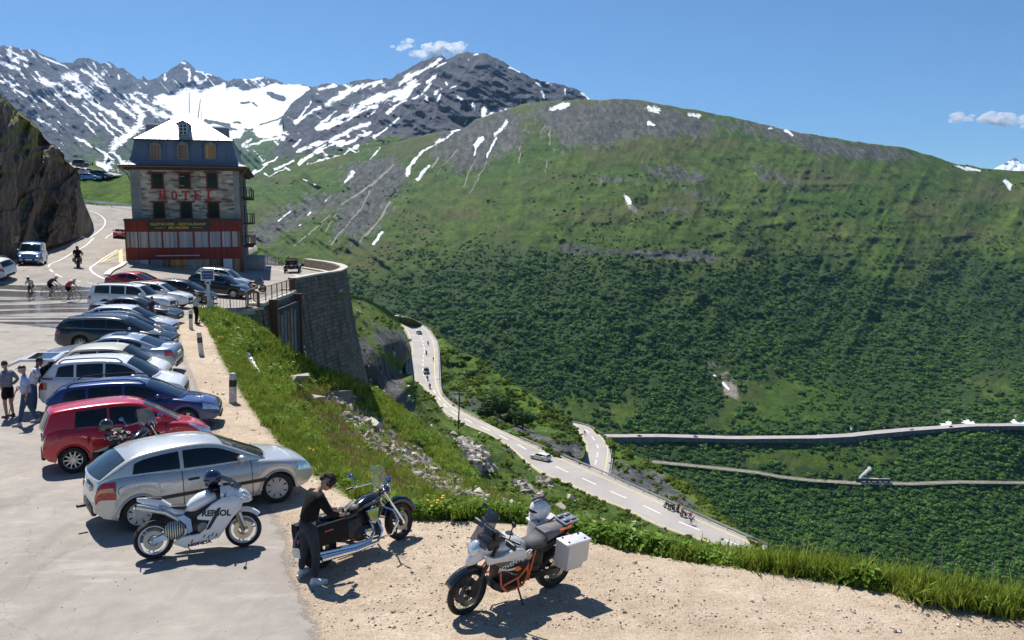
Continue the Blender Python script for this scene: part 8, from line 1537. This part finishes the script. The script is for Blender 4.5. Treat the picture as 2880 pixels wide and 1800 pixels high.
# ------------------------------------------------------------ steam train
def train():
    def P(px, k=0.): i = min(range(len(RA)), key=lambda j: abs(proj(RA[j])[0]-px)); return Vector(RA[i]+RN[i]*2.1), math.atan2(RT[i][1], RT[i][0])
    bl = mat('locomotive_black', (.03, .03, .032), .5); p, a = P(2412); o = thing('steam_locomotive', 'small black steam locomotive at the head of the train', 'locomotive', p+Vector((0, 0, .3)), a+math.pi, 'steam train on the valley railway')
    MB().lathe([(0, -3.0), (.75, -3.0), (.75, 2.6), (0, 2.7)], (0, 0, 1.9), axis='x', n=16).build('boiler', bl, o); MB().rbox((-3.1, 0, 2.0), (1.8, 2.3, 2.6), .1).build('cab', bl, o); MB().lathe([(.22, 0), (.2, .9), (.28, 1.)], (2.0, 0, 2.5), axis='z', n=10).build('chimney', bl, o); MB().box(-4, 3, -1.1, 1.1, .7, 1.0).build('chassis', bl, o)
    for x in (-2, -.8, .4, 1.6):
        for s in (1, -1): MB().lathe([(0, s*.75), (.5, s*.75), (.5, s*.9), (0, s*.9)], (x, 0, .5), n=14).build('wheel', bl, o)
    for i, (px, c) in enumerate(((2438, (.05, .055, .07)), (2463, (.16, .06, .045)), (2491, (.05, .06, .075)))):
        p, a = P(px); o = thing('railway_coach', ('grey blue coach right behind the locomotive', 'dark red coach in the middle of the train', 'grey blue last coach of the train')[i], 'coach', p+Vector((0, 0, .3)), a+math.pi, 'steam train on the valley railway'); cm = mat('coach_paint_%s' % 'abc'[i], c, .5)
        MB().rbox((0, 0, 2.0), (8.6, 2.4, 2.3), .1).build('body', cm, o); MB().rbox((0, 0, 3.25), (8.9, 2.6, .3), .14).build('roof', mat('pale_coach_roof' if i == 1 else 'grey_coach_roof', (.45, .42, .40) if i == 1 else (.22, .22, .24), .6), o)
        for k in range(6):
            for s in (1, -1): MB().box(-3.9+k*1.35, -3.0+k*1.35, min(s*1.2, s*1.22), max(s*1.2, s*1.22), 2.1, 2.8).build('window', CGLASS, o, smooth=False)
        for x in (-3, 3): MB().rbox((x, 0, .45), (1.8, 1.8, .5), .1).build('bogie', bl, o)
    p, a = P(2409); rnd = random.Random(3); mb = MB()
    for k in range(26): f = k/25; mb.ell((p.x+1.5+f*9+rnd.uniform(-.5, .5), p.y+rnd.uniform(-.6, .6), p.z+4.0+f*9+rnd.uniform(-.5, .5)), (1.0+f*.9,)*3, 8, 6)
    t = NT('white_steam'); t.t.nodes.remove(t.b); v = t.n('VolumePrincipled'); v.inputs['Color'].default_value = (1, 1, 1, 1); v.inputs['Density'].default_value = 2.; v.inputs['Anisotropy'].default_value = .2; t.t.links.new(v.outputs[0], t.t.nodes['Material Output'].inputs['Volume'])
    tag(mb.build('steam', t.m, fix=False), 'white puff of steam rising from the locomotive', 'steam')
train()
# ------------------------------------------------------------ scattered stuff (plants, scree, pebbles)
def scatter(name, label, P, sc, protos, tilt=.15, seed=0, stretch=None):
    P = np.asarray(P, np.float32); n = len(P); me = bpy.data.meshes.new(name); me.vertices.add(n); me.vertices.foreach_set('co', P.ravel()); r = np.random.RandomState(seed)
    a = me.attributes.new('sc', 'FLOAT_VECTOR', 'POINT'); s3 = np.stack([sc*r.uniform(.85, 1.2, n), sc*r.uniform(.85, 1.2, n), sc*r.uniform(.8, 1.2, n)], -1); a.data.foreach_set('vector', s3.astype(np.float32).ravel())
    a = me.attributes.new('rt', 'FLOAT_VECTOR', 'POINT'); a.data.foreach_set('vector', np.stack([r.normal(0, tilt, n), r.normal(0, tilt, n), r.uniform(0, 6.28, n)], -1).astype(np.float32).ravel())
    a = me.attributes.new('id_', 'INT', 'POINT'); a.data.foreach_set('value', r.randint(0, len(protos), n).astype(np.int32))
    c = bpy.data.collections.new(name+'_kinds'); 
    for i, p in enumerate(protos): p.name = 'k%d_%s' % (i, name); c.objects.link(p); 
    o = bpy.data.objects.new(name, me); COL.objects.link(o); tag(o, label, None, None, 'stuff')
    g = bpy.data.node_groups.new(name, 'GeometryNodeTree'); g.interface.new_socket('Geometry', in_out='INPUT', socket_type='NodeSocketGeometry'); g.interface.new_socket('Geometry', in_out='OUTPUT', socket_type='NodeSocketGeometry')
    N_ = g.nodes; L = g.links; gi = N_.new('NodeGroupInput'); go = N_.new('NodeGroupOutput'); ip = N_.new('GeometryNodeInstanceOnPoints'); ci = N_.new('GeometryNodeCollectionInfo'); ci.inputs['Collection'].default_value = c; ci.inputs['Separate Children'].default_value = True; ci.inputs['Reset Children'].default_value = True
    def na(nm, ty): x = N_.new('GeometryNodeInputNamedAttribute'); x.data_type = ty; x.inputs['Name'].default_value = nm; return x.outputs['Attribute']
    L.new(gi.outputs[0], ip.inputs['Points']); L.new(ci.outputs[0], ip.inputs['Instance']); ip.inputs['Pick Instance'].default_value = True
    L.new(na('id_', 'INT'), ip.inputs['Instance Index']); e2r = N_.new('FunctionNodeEulerToRotation'); L.new(na('rt', 'FLOAT_VECTOR'), e2r.inputs[0]); L.new(e2r.outputs[0], ip.inputs['Rotation']); L.new(na('sc', 'FLOAT_VECTOR'), ip.inputs['Scale']); L.new(ip.outputs[0], go.inputs[0])
    m = o.modifiers.new('scatter', 'NODES'); m.node_group = g; return o
def proto(mb, m, smooth=True): o = mb.build('kind', m, smooth=smooth, fix=False, angle=180); COL.objects.unlink(o); return o
def m_leaf(name, stops, rough=.6, trans=.25, vs=1.5):
    t = NT(name); oi = t.n('ObjectInfo').outputs['Random']; n = t.noise(t.co(kind='Object'), vs, 3); f = t.math('ADD', t.math('MULTIPLY', oi, .65), t.math('MULTIPLY', n, .35)); c = t.ramp(f, stops)
    t.P(Base_Color=c, Roughness=rough); t.b.inputs['Specular IOR Level'].default_value = .08
    if trans:
        tr = t.n('BsdfTranslucent'); t.set(tr.inputs[0], c); mx = t.n('MixShader'); mx.inputs[0].default_value = trans; t.t.links.new(t.b.outputs[0], mx.inputs[1]); t.t.links.new(tr.outputs[0], mx.inputs[2]); t.t.links.new(mx.outputs[0], t.t.nodes['Material Output'].inputs[0])
    return t.m
def bush_proto(seed, m, nleaf=260, flat=.62, leaf=.17, lobes=5):
    """leaf faces spread through several lobes round one root; unit wide"""
    r = random.Random(seed); mb = MB(); L = [(r.uniform(-.28, .28), r.uniform(-.28, .28), r.uniform(.18, .42)*flat/.6, r.uniform(.16, .30)) for _ in range(lobes)]
    for c in L: mb.ell((c[0], c[1], c[2]*.8), (c[3]*.8, c[3]*.8, c[3]*.62), 7, 4)
    for i in range(nleaf):
        c = L[i % lobes]; a = r.uniform(0, 6.28); e = math.asin(r.uniform(-.3, 1)); R = c[3]*r.uniform(.8, 1.15); n = Vector((math.cos(a)*math.cos(e), math.sin(a)*math.cos(e), math.sin(e)))
        p = Vector(c[:3])+Vector((n.x*R, n.y*R, n.z*R*.8)); u = n.orthogonal().normalized(); u = (Matrix.Rotation(r.uniform(0, 6.28), 3, n)@u); v = n.cross(u); n2 = n*r.uniform(-.5, .5); s = leaf*r.uniform(.5, 1.)
        mb.add([p-u*s*.5, p+v*s*.35+n2*s*.3, p+u*s*.5+n2*s*.5, p-v*s*.35], [(0, 1, 2, 3)])
    return proto(mb, m, smooth=False)
def grass_proto(seed, m, n=26, h=.5, sp=.28, w=.022):
    r = random.Random(seed); mb = MB()
    for i in range(n):
        a = r.uniform(0, 6.28); d = r.uniform(0, sp); x, y = d*math.cos(a), d*math.sin(a); hh = h*r.uniform(.5, 1.15); b = r.uniform(0, 6.28); lx, ly = math.cos(b)*hh*r.uniform(.15, .6), math.sin(b)*hh*r.uniform(.15, .6); c = b+1.57+r.uniform(-.6, .6); wx, wy = math.cos(c)*w, math.sin(c)*w
        mb.add([(x-wx, y-wy, -.05), (x+wx, y+wy, -.05), (x+lx*.4+wx*.8, y+ly*.4+wy*.8, hh*.6), (x+lx*.4-wx*.8, y+ly*.4-wy*.8, hh*.6), (x+lx, y+ly, hh)], [(0, 1, 2, 3), (3, 2, 4)])
    return proto(mb, m, smooth=False)
def leafy_proto(seed, m, n=34, h=.42, sp=.25, ls=.13):
    r = random.Random(seed); mb = MB()
    for i in range(n):
        a = r.uniform(0, 6.28); d = r.uniform(.02, sp); x, y = d*math.cos(a), d*math.sin(a); z = h*r.uniform(.25, 1)*(1-.45*d/sp); yaw = a+r.uniform(-.7, .7); pit = r.uniform(-.5, .6); s = ls*r.uniform(.6, 1.2)
        M = Matrix.Translation((x, y, z))@Matrix.Rotation(yaw, 4, 'Z')@Matrix.Rotation(pit, 4, 'Y'); mb.M = M
        mb.add([(0, 0, 0), (s*.35, s*.36, .02), (s*.75, s*.28, 0), (s*1.05, 0, -.03), (s*.75, -s*.28, 0), (s*.35, -s*.36, .02), (s*.5, 0, -.012)], [(0, 1, 6), (1, 2, 6), (2, 3, 6), (3, 4, 6), (4, 5, 6), (5, 0, 6)]); mb.M = None
        if i % 3 == 0: mb.tube([(x*.2, y*.2, -.05), (x, y, z)], .006, 3)
    return proto(mb, m, smooth=False)
def rock_proto(seed, m, flat=.55):
    r = random.Random(seed); bm = bmesh.new(); pts = [Vector((r.gauss(0, 1), r.gauss(0, 1), r.gauss(0, 1))).normalized()*r.uniform(.75, 1) for _ in range(13)]
    for p in pts: bm.verts.new((p.x*.5, p.y*.38, p.z*.5*flat))
    h = bmesh.ops.convex_hull(bm, input=bm.verts); me = bpy.data.meshes.new('rock'); bm.to_mesh(me); bm.free(); me.materials.append(m); return bpy.data.objects.new('kind', me)
def pick(Sd, n, wfun, seed=0):
    """random points over a sheet, weighted by wfun(px, py, att) in picture area; returns positions and pixel coords"""
    r = np.random.RandomState(seed); P = Sd['P']; G = Sd['G']; nu, nv = P.shape[1]-1, P.shape[0]-1; out = []; pix = []; got = 0
    a = G[1:, :-1]-G[:-1, :-1]; b = G[:-1, 1:]-G[:-1, :-1]; area = np.abs(a[..., 0]*b[..., 1]-a[..., 1]*b[..., 0]).ravel(); cdf = np.cumsum(area); cdf /= cdf[-1]
    while got < n:
        k = np.searchsorted(cdf, r.rand(n)); v, u = k//nu, k % nu; fu, fv = r.rand(n), r.rand(n)
        def lerp(A): A = A if A.ndim == 3 else A[..., None]; return ((A[v, u]*(1-fu)[:, None]+A[v, u+1]*fu[:, None])*(1-fv)[:, None]+(A[v+1, u]*(1-fu)[:, None]+A[v+1, u+1]*fu[:, None])*fv[:, None])
        p = lerp(P); g = lerp(G); o_ = Sd['o']; w = wfun(g[:, 0], g[:, 1]); m = r.rand(n) < w; out.append(p[m]); pix.append(g[m]); got += int(m.sum())
        if m.sum() < n*.005: break
    return np.vstack(out)[:n], np.vstack(pix)[:n]
FORM = m_leaf('alder_thicket_leaves', [(.15, (.026, .070, .018)), (.4, (.062, .145, .032)), (.65, (.115, .23, .046)), (.95, (.20, .31, .06))], trans=.15, vs=.8)
GRM = m_leaf('meadow_grass_blades', [(.1, (.11, .15, .018)), (.4, (.22, .29, .038)), (.7, (.33, .40, .065)), (.95, (.48, .45, .15))], vs=1)
HERBM = m_leaf('bright_herb_leaves', [(.1, (.07, .14, .018)), (.5, (.15, .27, .035)), (.9, (.28, .40, .07))], rough=.4, trans=.35, vs=3)
SHRM = m_leaf('hillside_shrub_leaves', [(.1, (.06, .11, .018)), (.45, (.13, .20, .03)), (.75, (.22, .28, .045)), (.95, (.32, .32, .08))], trans=.2, vs=1)
ROCKM = (lambda t: (t.P(Base_Color=t.ramp(t.math('ADD', t.math('MULTIPLY', t.n('ObjectInfo').outputs['Random'], .6), t.math('MULTIPLY', t.noise(t.co(), 4, 4), .4)), [(.15, (.16, .13, .11)), (.5, (.36, .32, .28)), (.9, (.62, .57, .50))]), Roughness=.9), t.m)[1])(NT('loose_stone'))
# forest of low bushes on the great slope
_isl = lambda px, py: (np.min([np.abs(py-np.interp(px, [a for a, b in ROADF], [b for a, b in ROADF])+4)-9, np.abs(py-np.interp(px, [a for a, b in RAIL], [b for a, b in RAIL])+1)-5], axis=0) > 0)
def wfor(px, py):
    m = fmask(px, py); w = np.clip(m*.9+.25, 0, 1)
    up = (fbm(px/60, py/26, 5, 88)-.50)*5
    w = np.maximum(w, np.clip(up, 0, 1)*.62*np.clip((py-380)/240, 0, 1)); s = np.maximum(streaks(px, py, SN2B, wob=2, **ZB), streaks(px, py, SN2C, wob=2, **ZC)); w = np.where(s > -.3, 0, w)
    b = polys(px, py, BARE2C, soft=8., **ZC); w = np.where(b > -.2, w*.08, w); c = polys(px, py, CLIFF2C, soft=5., **ZC); w = np.where(c > 0, w*.3, w)
    return w*_isl(px, py)
_fp, _fx = pick(S2, 62000, wfor, 5); _vis = (_fx[:, 0] > 560); _fp, _fx = _fp[_vis], _fx[_vis]
_D = proj(_fp)[2]; _sz = np.clip(np.random.RandomState(2).gamma(3.4, 1.45, len(_fp)), 1.6, 11)*.92*(.75+.5*fbm(_fx[:, 0]/90, _fx[:, 1]/50, 3, 14))*np.where(_fx[:, 1] < 720, .75, 1)*np.where(_fx[:, 1] > 1260, .85, 1)
_fp[:, 2] -= _sz*.12
scatter('alder_thicket', 'dense dark green alder thicket covering the lower mountainside', _fp, _sz*.92, [bush_proto(s, FORM, 100, .50, .24, 5) for s in range(5)], .08, 1)
# hillside plants on the middle slopes
def wland(extra=None):
    def f(px, py):
        w = np.clip((fbm(px/26, py/15, 4, 91)-.47)*5, .02, 1)
        if extra: w = w*extra(px, py)
        return w
    return f
def rockfree(pl, Z=Z1, k=.06): return lambda px, py: np.where(polys(px, py, pl, soft=8., wob=10, **Z) > -.3, k, 1.)
_pts = []; _s = []
for Sd, n, fw, sd_ in ((S4, 2200, rockfree(RK4, k=.3), 1), (S5, 1300, rockfree(RK5, k=.1), 2), (S6, 3400, lambda px, py: rockfree(RK6, k=.08)(px, py)*rockfree(BR6, k=.15)(px, py), 3)):
    p, g = pick(Sd, n, wland(fw), sd_); d = proj(p)[2]; _pts.append(p); _s.append(np.random.RandomState(sd_).gamma(4, .22, len(p))*.8*np.clip(d/180, .5, 1.5))
scatter('hillside_shrubs', 'low shrubs and herbs on the slopes round the lower roads', np.vstack(_pts), np.clip(np.concatenate(_s), .3, 3.2), [bush_proto(s+20, SHRM, 150, .55, .22, 5) for s in range(4)], .12, 2)
# a few clearly separate big bushes above the lower road
for i, (px, py, w_, lab) in enumerate(((1395, 1168, 10, 'largest round green bush on the bank above the lower road'), (1370, 1175, 7, 'round green bush left of the largest bush above the lower road'), (1470, 1205, 7.5, 'dark round bush by the end of the stone bank above the lower road'), (1440, 1190, 6, 'small round bush between the largest and the darkest bush above the road'))):
    p = onsheet(S4, px, py, -1.5); o = thing('round_bush', lab, 'bush', p, i*1.3, 'round bushes above the lower road'); pr = bush_proto(40+i, m_leaf('round_bush_leaves_%s' % 'abcd'[i], [(.1, (.02, .05, .012)), (.6, (.05, .10, .02)), (.95, (.11, .17, .035))], trans=.15, vs=6), 900, .9, .10, 9); pr.name = 'crown'; COL.objects.link(pr); pr.parent = o; pr.scale = (w_*.9, w_*.9, w_*.85); MB().tube([(0, 0, -1), (.1, 0, w_*.3)], [.3, .15], 6).build('trunk', mat('bush_bark', (.08, .06, .045), .9), o)
# near meadow: grass tufts, leafy herbs, scree
DRY7 = [[(860, 1060), (960, 1100), (1060, 1160), (1200, 1290), (1320, 1380), (1440, 1430), (1200, 1446), (1100, 1418), (1000, 1365), (930, 1290), (860, 1195), (800, 1120)], [(1340, 1340), (1500, 1400), (1440, 1440), (1350, 1400)]]
_mk = lambda px, py: np.where(polys(px, py, BR7, soft=20., wob=16) > -.2, .05, np.where(polys(px, py, DRY7, soft=30., wob=30) > 0, .12, 1.))
p, g = pick(S7, 15000, lambda px, py: np.clip((fbm(px/40, py/22, 3, 93)-.30)*3, .12, 1)*_mk(px, py), 7); d = proj(p)[2]
scatter('meadow_grass', 'long bright grass on the steep meadow below the gravel edge', p, np.clip(.42+d/95, .45, 1.4)*np.random.RandomState(3).uniform(.55, 1.15, len(p)), [grass_proto(s, GRM, 30, .42, .34, .020) for s in range(4)], .25, 3)
DRYM = m_leaf('dry_grass_blades', [(.1, (.16, .13, .05)), (.5, (.30, .24, .10)), (.9, (.44, .36, .17))], vs=1)
p, g = pick(S7, 4500, lambda px, py: np.clip(polys(px, py, DRY7, soft=30., wob=30)+.3, 0, 1)*.6*np.where(polys(px, py, BR7, soft=20., wob=16) > 0, .12, 1), 27); d = proj(p)[2]; scatter('dry_grass', 'short dry brown grass between the stones of the slope', p, np.clip(.3+d/110, .35, 1.2)*np.random.RandomState(3).uniform(.5, 1., len(p)), [grass_proto(s+50, DRYM, 26, .34, .34, .016) for s in range(3)], .25, 23)
p, g = pick(S7, 1500, lambda px, py: np.clip((fbm(px/36, py/24, 3, 97)-.50)*5, 0, 1)*_mk(px, py), 8); d = proj(p)[2]
scatter('meadow_herbs', 'patches of broad leaved herbs on the steep meadow', p, np.clip(.6+d/80, .6, 1.7)*np.random.RandomState(4).uniform(.5, 1.1, len(p)), [leafy_proto(s, HERBM, 40, .40, .32, .13) for s in range(3)], .15, 4)
# fringe along the gravel edge
def edge_band(n, t0, t1, sd_, inn=.12, outw=.7, pw=1.):
    r = np.random.RandomState(sd_); E_ = resample(_e7, 2000); i0, i1 = int(t0*2000), int(t1*2000)-1; k = r.randint(i0, i1, n); p = E_[k].copy(); T = np.gradient(E_, axis=0)[k]; T /= np.linalg.norm(T[:, :2], axis=1)[:, None]
    N_ = np.stack([T[:, 1]*-1, T[:, 0], 0*T[:, 0]], -1)                    # towards the far (downhill) side
    s = r.rand(n)**pw*(outw+inn)-inn; s2 = s*(.4+.6*(fbm(k/70., k*0., 3, 5))*1.6); p += N_*s2[:, None]; p[:, 2] -= np.clip(s2, 0, 9)*.45; return p, s2, k
_fr = [np.searchsorted(np.linspace(0, 1, 100), 0)]
def e_frac(px): L_ = resample(np.column_stack([_e7, [a for a, b in EDGE_PX]]), 2000); return float(np.argmin(np.abs(L_[:, 3]-px)))/2000
p, s_, k = edge_band(5200, 0, .999, 11, .22, .9, 1.2); scatter('edge_grass', 'uneven grass fringe along the rim of the gravel', p, np.random.RandomState(5).uniform(.22, .58, len(p))*np.where(s_ < 0, .5, 1)*(.55+fbm(k/60., k*0., 3, 8)), [grass_proto(s+9, GRM, 30, .42, .22, .010) for s in range(4)], .2, 5)
p, s_, k = edge_band(1050, e_frac(1290), e_frac(2480), 12, .02, .75); scatter('edge_herbs', 'bright broad leaved plants along the rim right of the adventure motorcycle', p, np.random.RandomState(6).uniform(.3, .85, len(p))*(.35+1.2*fbm(k/45., k*0., 3, 15)), [leafy_proto(s+9, HERBM, 46, .42, .26, .12) for s in range(4)], .12, 6)
p, s_, k = edge_band(420, e_frac(1075), e_frac(1240), 13, .05, .9); scatter('edge_herbs', 'dark green leafy patch on the rim between the two black and white bikes', p, np.random.RandomState(6).uniform(.4, .8, len(p)), [leafy_proto(s+19, HERBM, 46, .42, .26, .10) for s in range(3)], .12, 7)
p, s_, k = edge_band(260, e_frac(2150), .999, 14, .0, .6); scatter('edge_weeds', 'taller thin weeds on the right part of the rim', p, np.random.RandomState(7).uniform(.6, 1.1, len(p)), [grass_proto(s+19, GRM, 22, .5, .12, .008) for s in range(3)], .15, 8)
# yellow flowers
YELF = mat('yellow_petals', (.85, .55, .02), .6, var=.15)
def flower_proto(sd_):
    r = random.Random(sd_); mb = MB()
    for i in range(5): x, y, z = r.uniform(-.1, .1), r.uniform(-.1, .1), r.uniform(.12, .26); mb.ell((x, y, z), (.022, .022, .010), 7, 4); 
    return proto(mb, YELF)
_fl = []
for a, b, n in ((1225, 1245, 6), (1180, 1300, 5), (1050, 1200, 9), (600, 700, 4), (840, 880, 3)): p, s_, k = edge_band(n, e_frac(a), e_frac(b), a, .0, .45); _fl.append(p)
_flp = np.vstack(_fl); _flp[:, 2] += .06; scatter('yellow_flowers', 'small yellow flowers dotted along the rim', _flp, np.random.RandomState(8).uniform(.7, 1.4, len(_flp)), [flower_proto(s) for s in range(3)], .1, 9)
# scree on the meadow and the boulder field by the lower road
RP = [rock_proto(s, ROCKM, .5+.1*(s % 3)) for s in range(6)]
p, g = pick(S7, 1700, lambda px, py: np.clip(polys(px, py, BR7, soft=22., wob=14)*.5+.25, 0, 1)**1.5+.006, 17); d = proj(p)[2]; scatter('scree', 'pale flat stones strewn down the steep meadow', p, np.clip(np.random.RandomState(9).gamma(1.6, .20, len(p)), .12, 1.7), RP, .35, 10)
p, g = pick(S6, 900, lambda px, py: np.clip(polys(px, py, BR6, soft=14., wob=10, **Z1)+.4, 0, 1)+.006, 18); scatter('boulder_field', 'pale boulders tumbled on the bank below the lower road', p, np.clip(np.random.RandomState(10).gamma(2, .45, len(p)), .4, 3.2), [rock_proto(s+30, ROCKM, .75) for s in range(6)], .4, 11)
for i, (Sd, px, py, s, lab) in enumerate(((S7, 815, 1078, 2.6, 'long tilted pale stone slab in the grass near the top of the meadow'), (S7, 957, 1118, 2.2, 'pale pointed boulder at the head of the scree'), (S7, 1045, 1200, 2.4, 'rounded grey boulder at the middle of the scree'), (S6, 1477, 1372, 3.2, 'upright pale boulder on the bank below the white car'), (S7, 880, 1120, 1.7, 'brown broken slab lying on the upper meadow'), (S6, 1580, 1430, 2.6, 'flat grey boulder half sunk in the shrubs'))):
    p = onsheet(Sd, px, py, -.4); o = rock_proto(60+i, ROCKM, .35 if i in (0, 4) else .7); o.name = 'boulder'; COL.objects.link(o); o.location = p; o.scale = (s*1.5, s, s); o.rotation_euler = (.2, -.4 if i == 0 else .1, i*1.1-.5); tag(o, lab, 'boulder', 'single boulders on the slope')
# pebbles on the gravel
r = np.random.RandomState(21); n = 26000; px = r.uniform(560, 2900, n); py = r.uniform(900, 1800, n); ok = ~inside(np.stack([px, py], -1), [(0, 0)]+[(0, 1900)]+ASPH_PX+[(560, 0)]); P_ = onz(px[ok], py[ok], .35); z_ = PZ(P_[:, 0], P_[:, 1])
ok2 = (P_[:, 0] < np.interp(P_[:, 1], _EY, _EX)-.15) & (P_[:, 1] < 55) & (P_[:, 1] > 5) & (sdf(P_[:, :2], _as) < .3); P_ = P_[ok2]; P_[:, 2] = z_[ok2]+.004
scatter('pebbles', 'loose pebbles scattered on the pale gravel', P_, np.clip(r.gamma(1.2, .018, len(P_)), .010, .13)*np.clip(P_[:, 1]/14, .9, 2.0), [rock_proto(s+80, (lambda t: (t.P(Base_Color=t.ramp(t.n('ObjectInfo').outputs['Random'], [(.1, (.14, .115, .095)), (.5, (.40, .34, .28)), (.9, (.66, .60, .52))]), Roughness=.9), t.m)[1])(NT('pebble_stone')), .6) for s in range(4)], .3, 12)
n = 260; P_ = onz(r.uniform(0, 900, n), r.uniform(1300, 1800, n), .35); P_ = P_[sdf(P_[:, :2], _as) > 0]; P_[:, 2] = PZ(P_[:, 0], P_[:, 1])+.004; scatter('asphalt_grit', 'grit scattered on the asphalt', P_, np.clip(r.gamma(1.3, .012, len(P_)), .01, .04), [rock_proto(s+90, ROCKM, .6) for s in range(3)], .3, 13)
# dry stalks at the right
STALK = mat('dry_stalk', (.42, .36, .26), .8)
for i, (px, py, top, lean, lab) in enumerate(((2670, 1650, 1563, .02, 'tallest dry stalk on the rim at the right'), (2545, 1625, 1590, .08, 'short dry stalk left of the tallest one'), (2632, 1640, 1588, -.2, 'thin dry stalk leaning left beside the tallest one'), (2735, 1660, 1600, .25, 'leaning dry stalk right of the tallest one'), (2820, 1672, 1610, .12, 'dry stalk near the right edge of the picture'), (2280, 1575, 1543, .25, 'short pale stalk in the middle of the rim plants'))):
    g_ = ground(px, py+24); d_ = proj(np.array(g_))[2]; h = (py-top)/2352*d_*1.1+.25; o = thing('dry_stalk', lab, 'dry stalk', g_+Vector((0, .3, -.1)), i, 'dry stalks on the rim'); mb = MB(); mb.tube([(0, 0, 0), (lean*h*.5, 0, h*.6), (lean*h, 0, h)], [.010, .007, .004], 5); [mb.tube([(lean*h*q, 0, h*q), (lean*h*q+.05*(-1)**k, .02, h*q+.07)], .003, 4) for k, q in enumerate((.55, .7, .82, .92))]; mb.build('stem', STALK, o)
# fallen barrier tape and pipe on the meadow
def lay(pxs, lift): return [onsheet(S7, a, b, -.5)+Vector((0, 0, lift)) for a, b in pxs]
_tp = lay([(664, 948), (674, 966), (685, 985), (690, 1004), (703, 1022), (712, 1042), (728, 1062)], .25); T_ = thing('barrier_tape', 'torn white barrier tape lying down the top of the meadow', 'barrier tape', _tp[0]); mb = MB(); q = [p-_tp[0] for p in resample([tuple(p) for p in _tp], 30).tolist() and [Vector(v) for v in resample([tuple(p) for p in _tp], 30)]]
rnd = random.Random(2); mb.loft([[tuple(p+Vector((-.10*rnd.uniform(.5, 1.4), 0, rnd.uniform(0, .12)))), tuple(p+Vector((.12*rnd.uniform(.5, 1.4), .05, rnd.uniform(0, .12))))] for p in q], cap=False, closed=False); mb.build('tape', mat('white_plastic_tape', (.75, .75, .78), .5), T_)
_tp = lay([(770, 1057), (805, 1074), (850, 1096)], .2); T_ = thing('wooden_plank', 'thin weathered plank lying in the meadow grass', 'plank', _tp[0]); MB().tube([p-_tp[0] for p in _tp], .08, 5).build('board', mat('weathered_plank', (.34, .29, .23), .8), T_)
# ------------------------------------------------------------ small clouds
def cloud(label, blobs, D, sd_):
    r = random.Random(sd_); mb = MB()
    for px, py, rad in blobs:
        py -= 0
        for k in range(9):
            c = at(px+r.gauss(0, rad*.5), py+r.gauss(0, rad*.22), D+r.uniform(-200, 200)); q = rad*r.uniform(.3, .62)*D/FPX; mb.ell(tuple(c), (q*1.3, q, q*.6), 10, 7)
    t = NT('cloud_vapour'); t.t.nodes.remove(t.b); v = t.n('VolumePrincipled'); v.inputs['Color'].default_value = (1, 1, 1, 1); v.inputs['Anisotropy'].default_value = .3
    n = t.noise(t.co(kind='Object'), .006, 5, .7); t.set(v.inputs['Density'], t.mr(n, .42, .66, 0, .022)); t.t.links.new(v.outputs[0], t.t.nodes['Material Output'].inputs['Volume'])
    o = mb.build('cloud', t.m, fix=False); return tag(o, label, 'cloud', 'small clouds over the ridge')
cloud('white torn cloud just above the grey rocky summit', [(1185, 150, 30), (1225, 140, 36), (1262, 142, 30), (1285, 132, 26), (1245, 130, 24), (1205, 132, 22)], 15500, 1)
cloud('thin wisp of cloud left of the cloud over the summit', [(1140, 132, 20), (1148, 118, 14)], 15500, 2)
cloud('small soft cloud at the right above the ridge', [(2700, 333, 24), (2718, 334, 18)], 15500, 3)
cloud('long small cloud near the right edge above the ridge', [(2775, 328, 30), (2815, 333, 34), (2850, 340, 26), (2885, 336, 26)], 15500, 4)

# ------------------------------------------------------------ air
t = NT('thin_mountain_haze'); t.t.nodes.remove(t.b); v = t.n('VolumePrincipled'); v.inputs['Color'].default_value = (.30, .56, 1, 1); v.inputs['Density'].default_value = 2.8e-5; v.inputs['Anisotropy'].default_value = .3; t.t.links.new(v.outputs[0], t.t.nodes['Material Output'].inputs['Volume'])
tag(MB().box(-9000, 9500, -300, 13400, -900, 2100).build('haze', t.m, smooth=False), 'thin blue mountain haze', None, None, 'stuff')
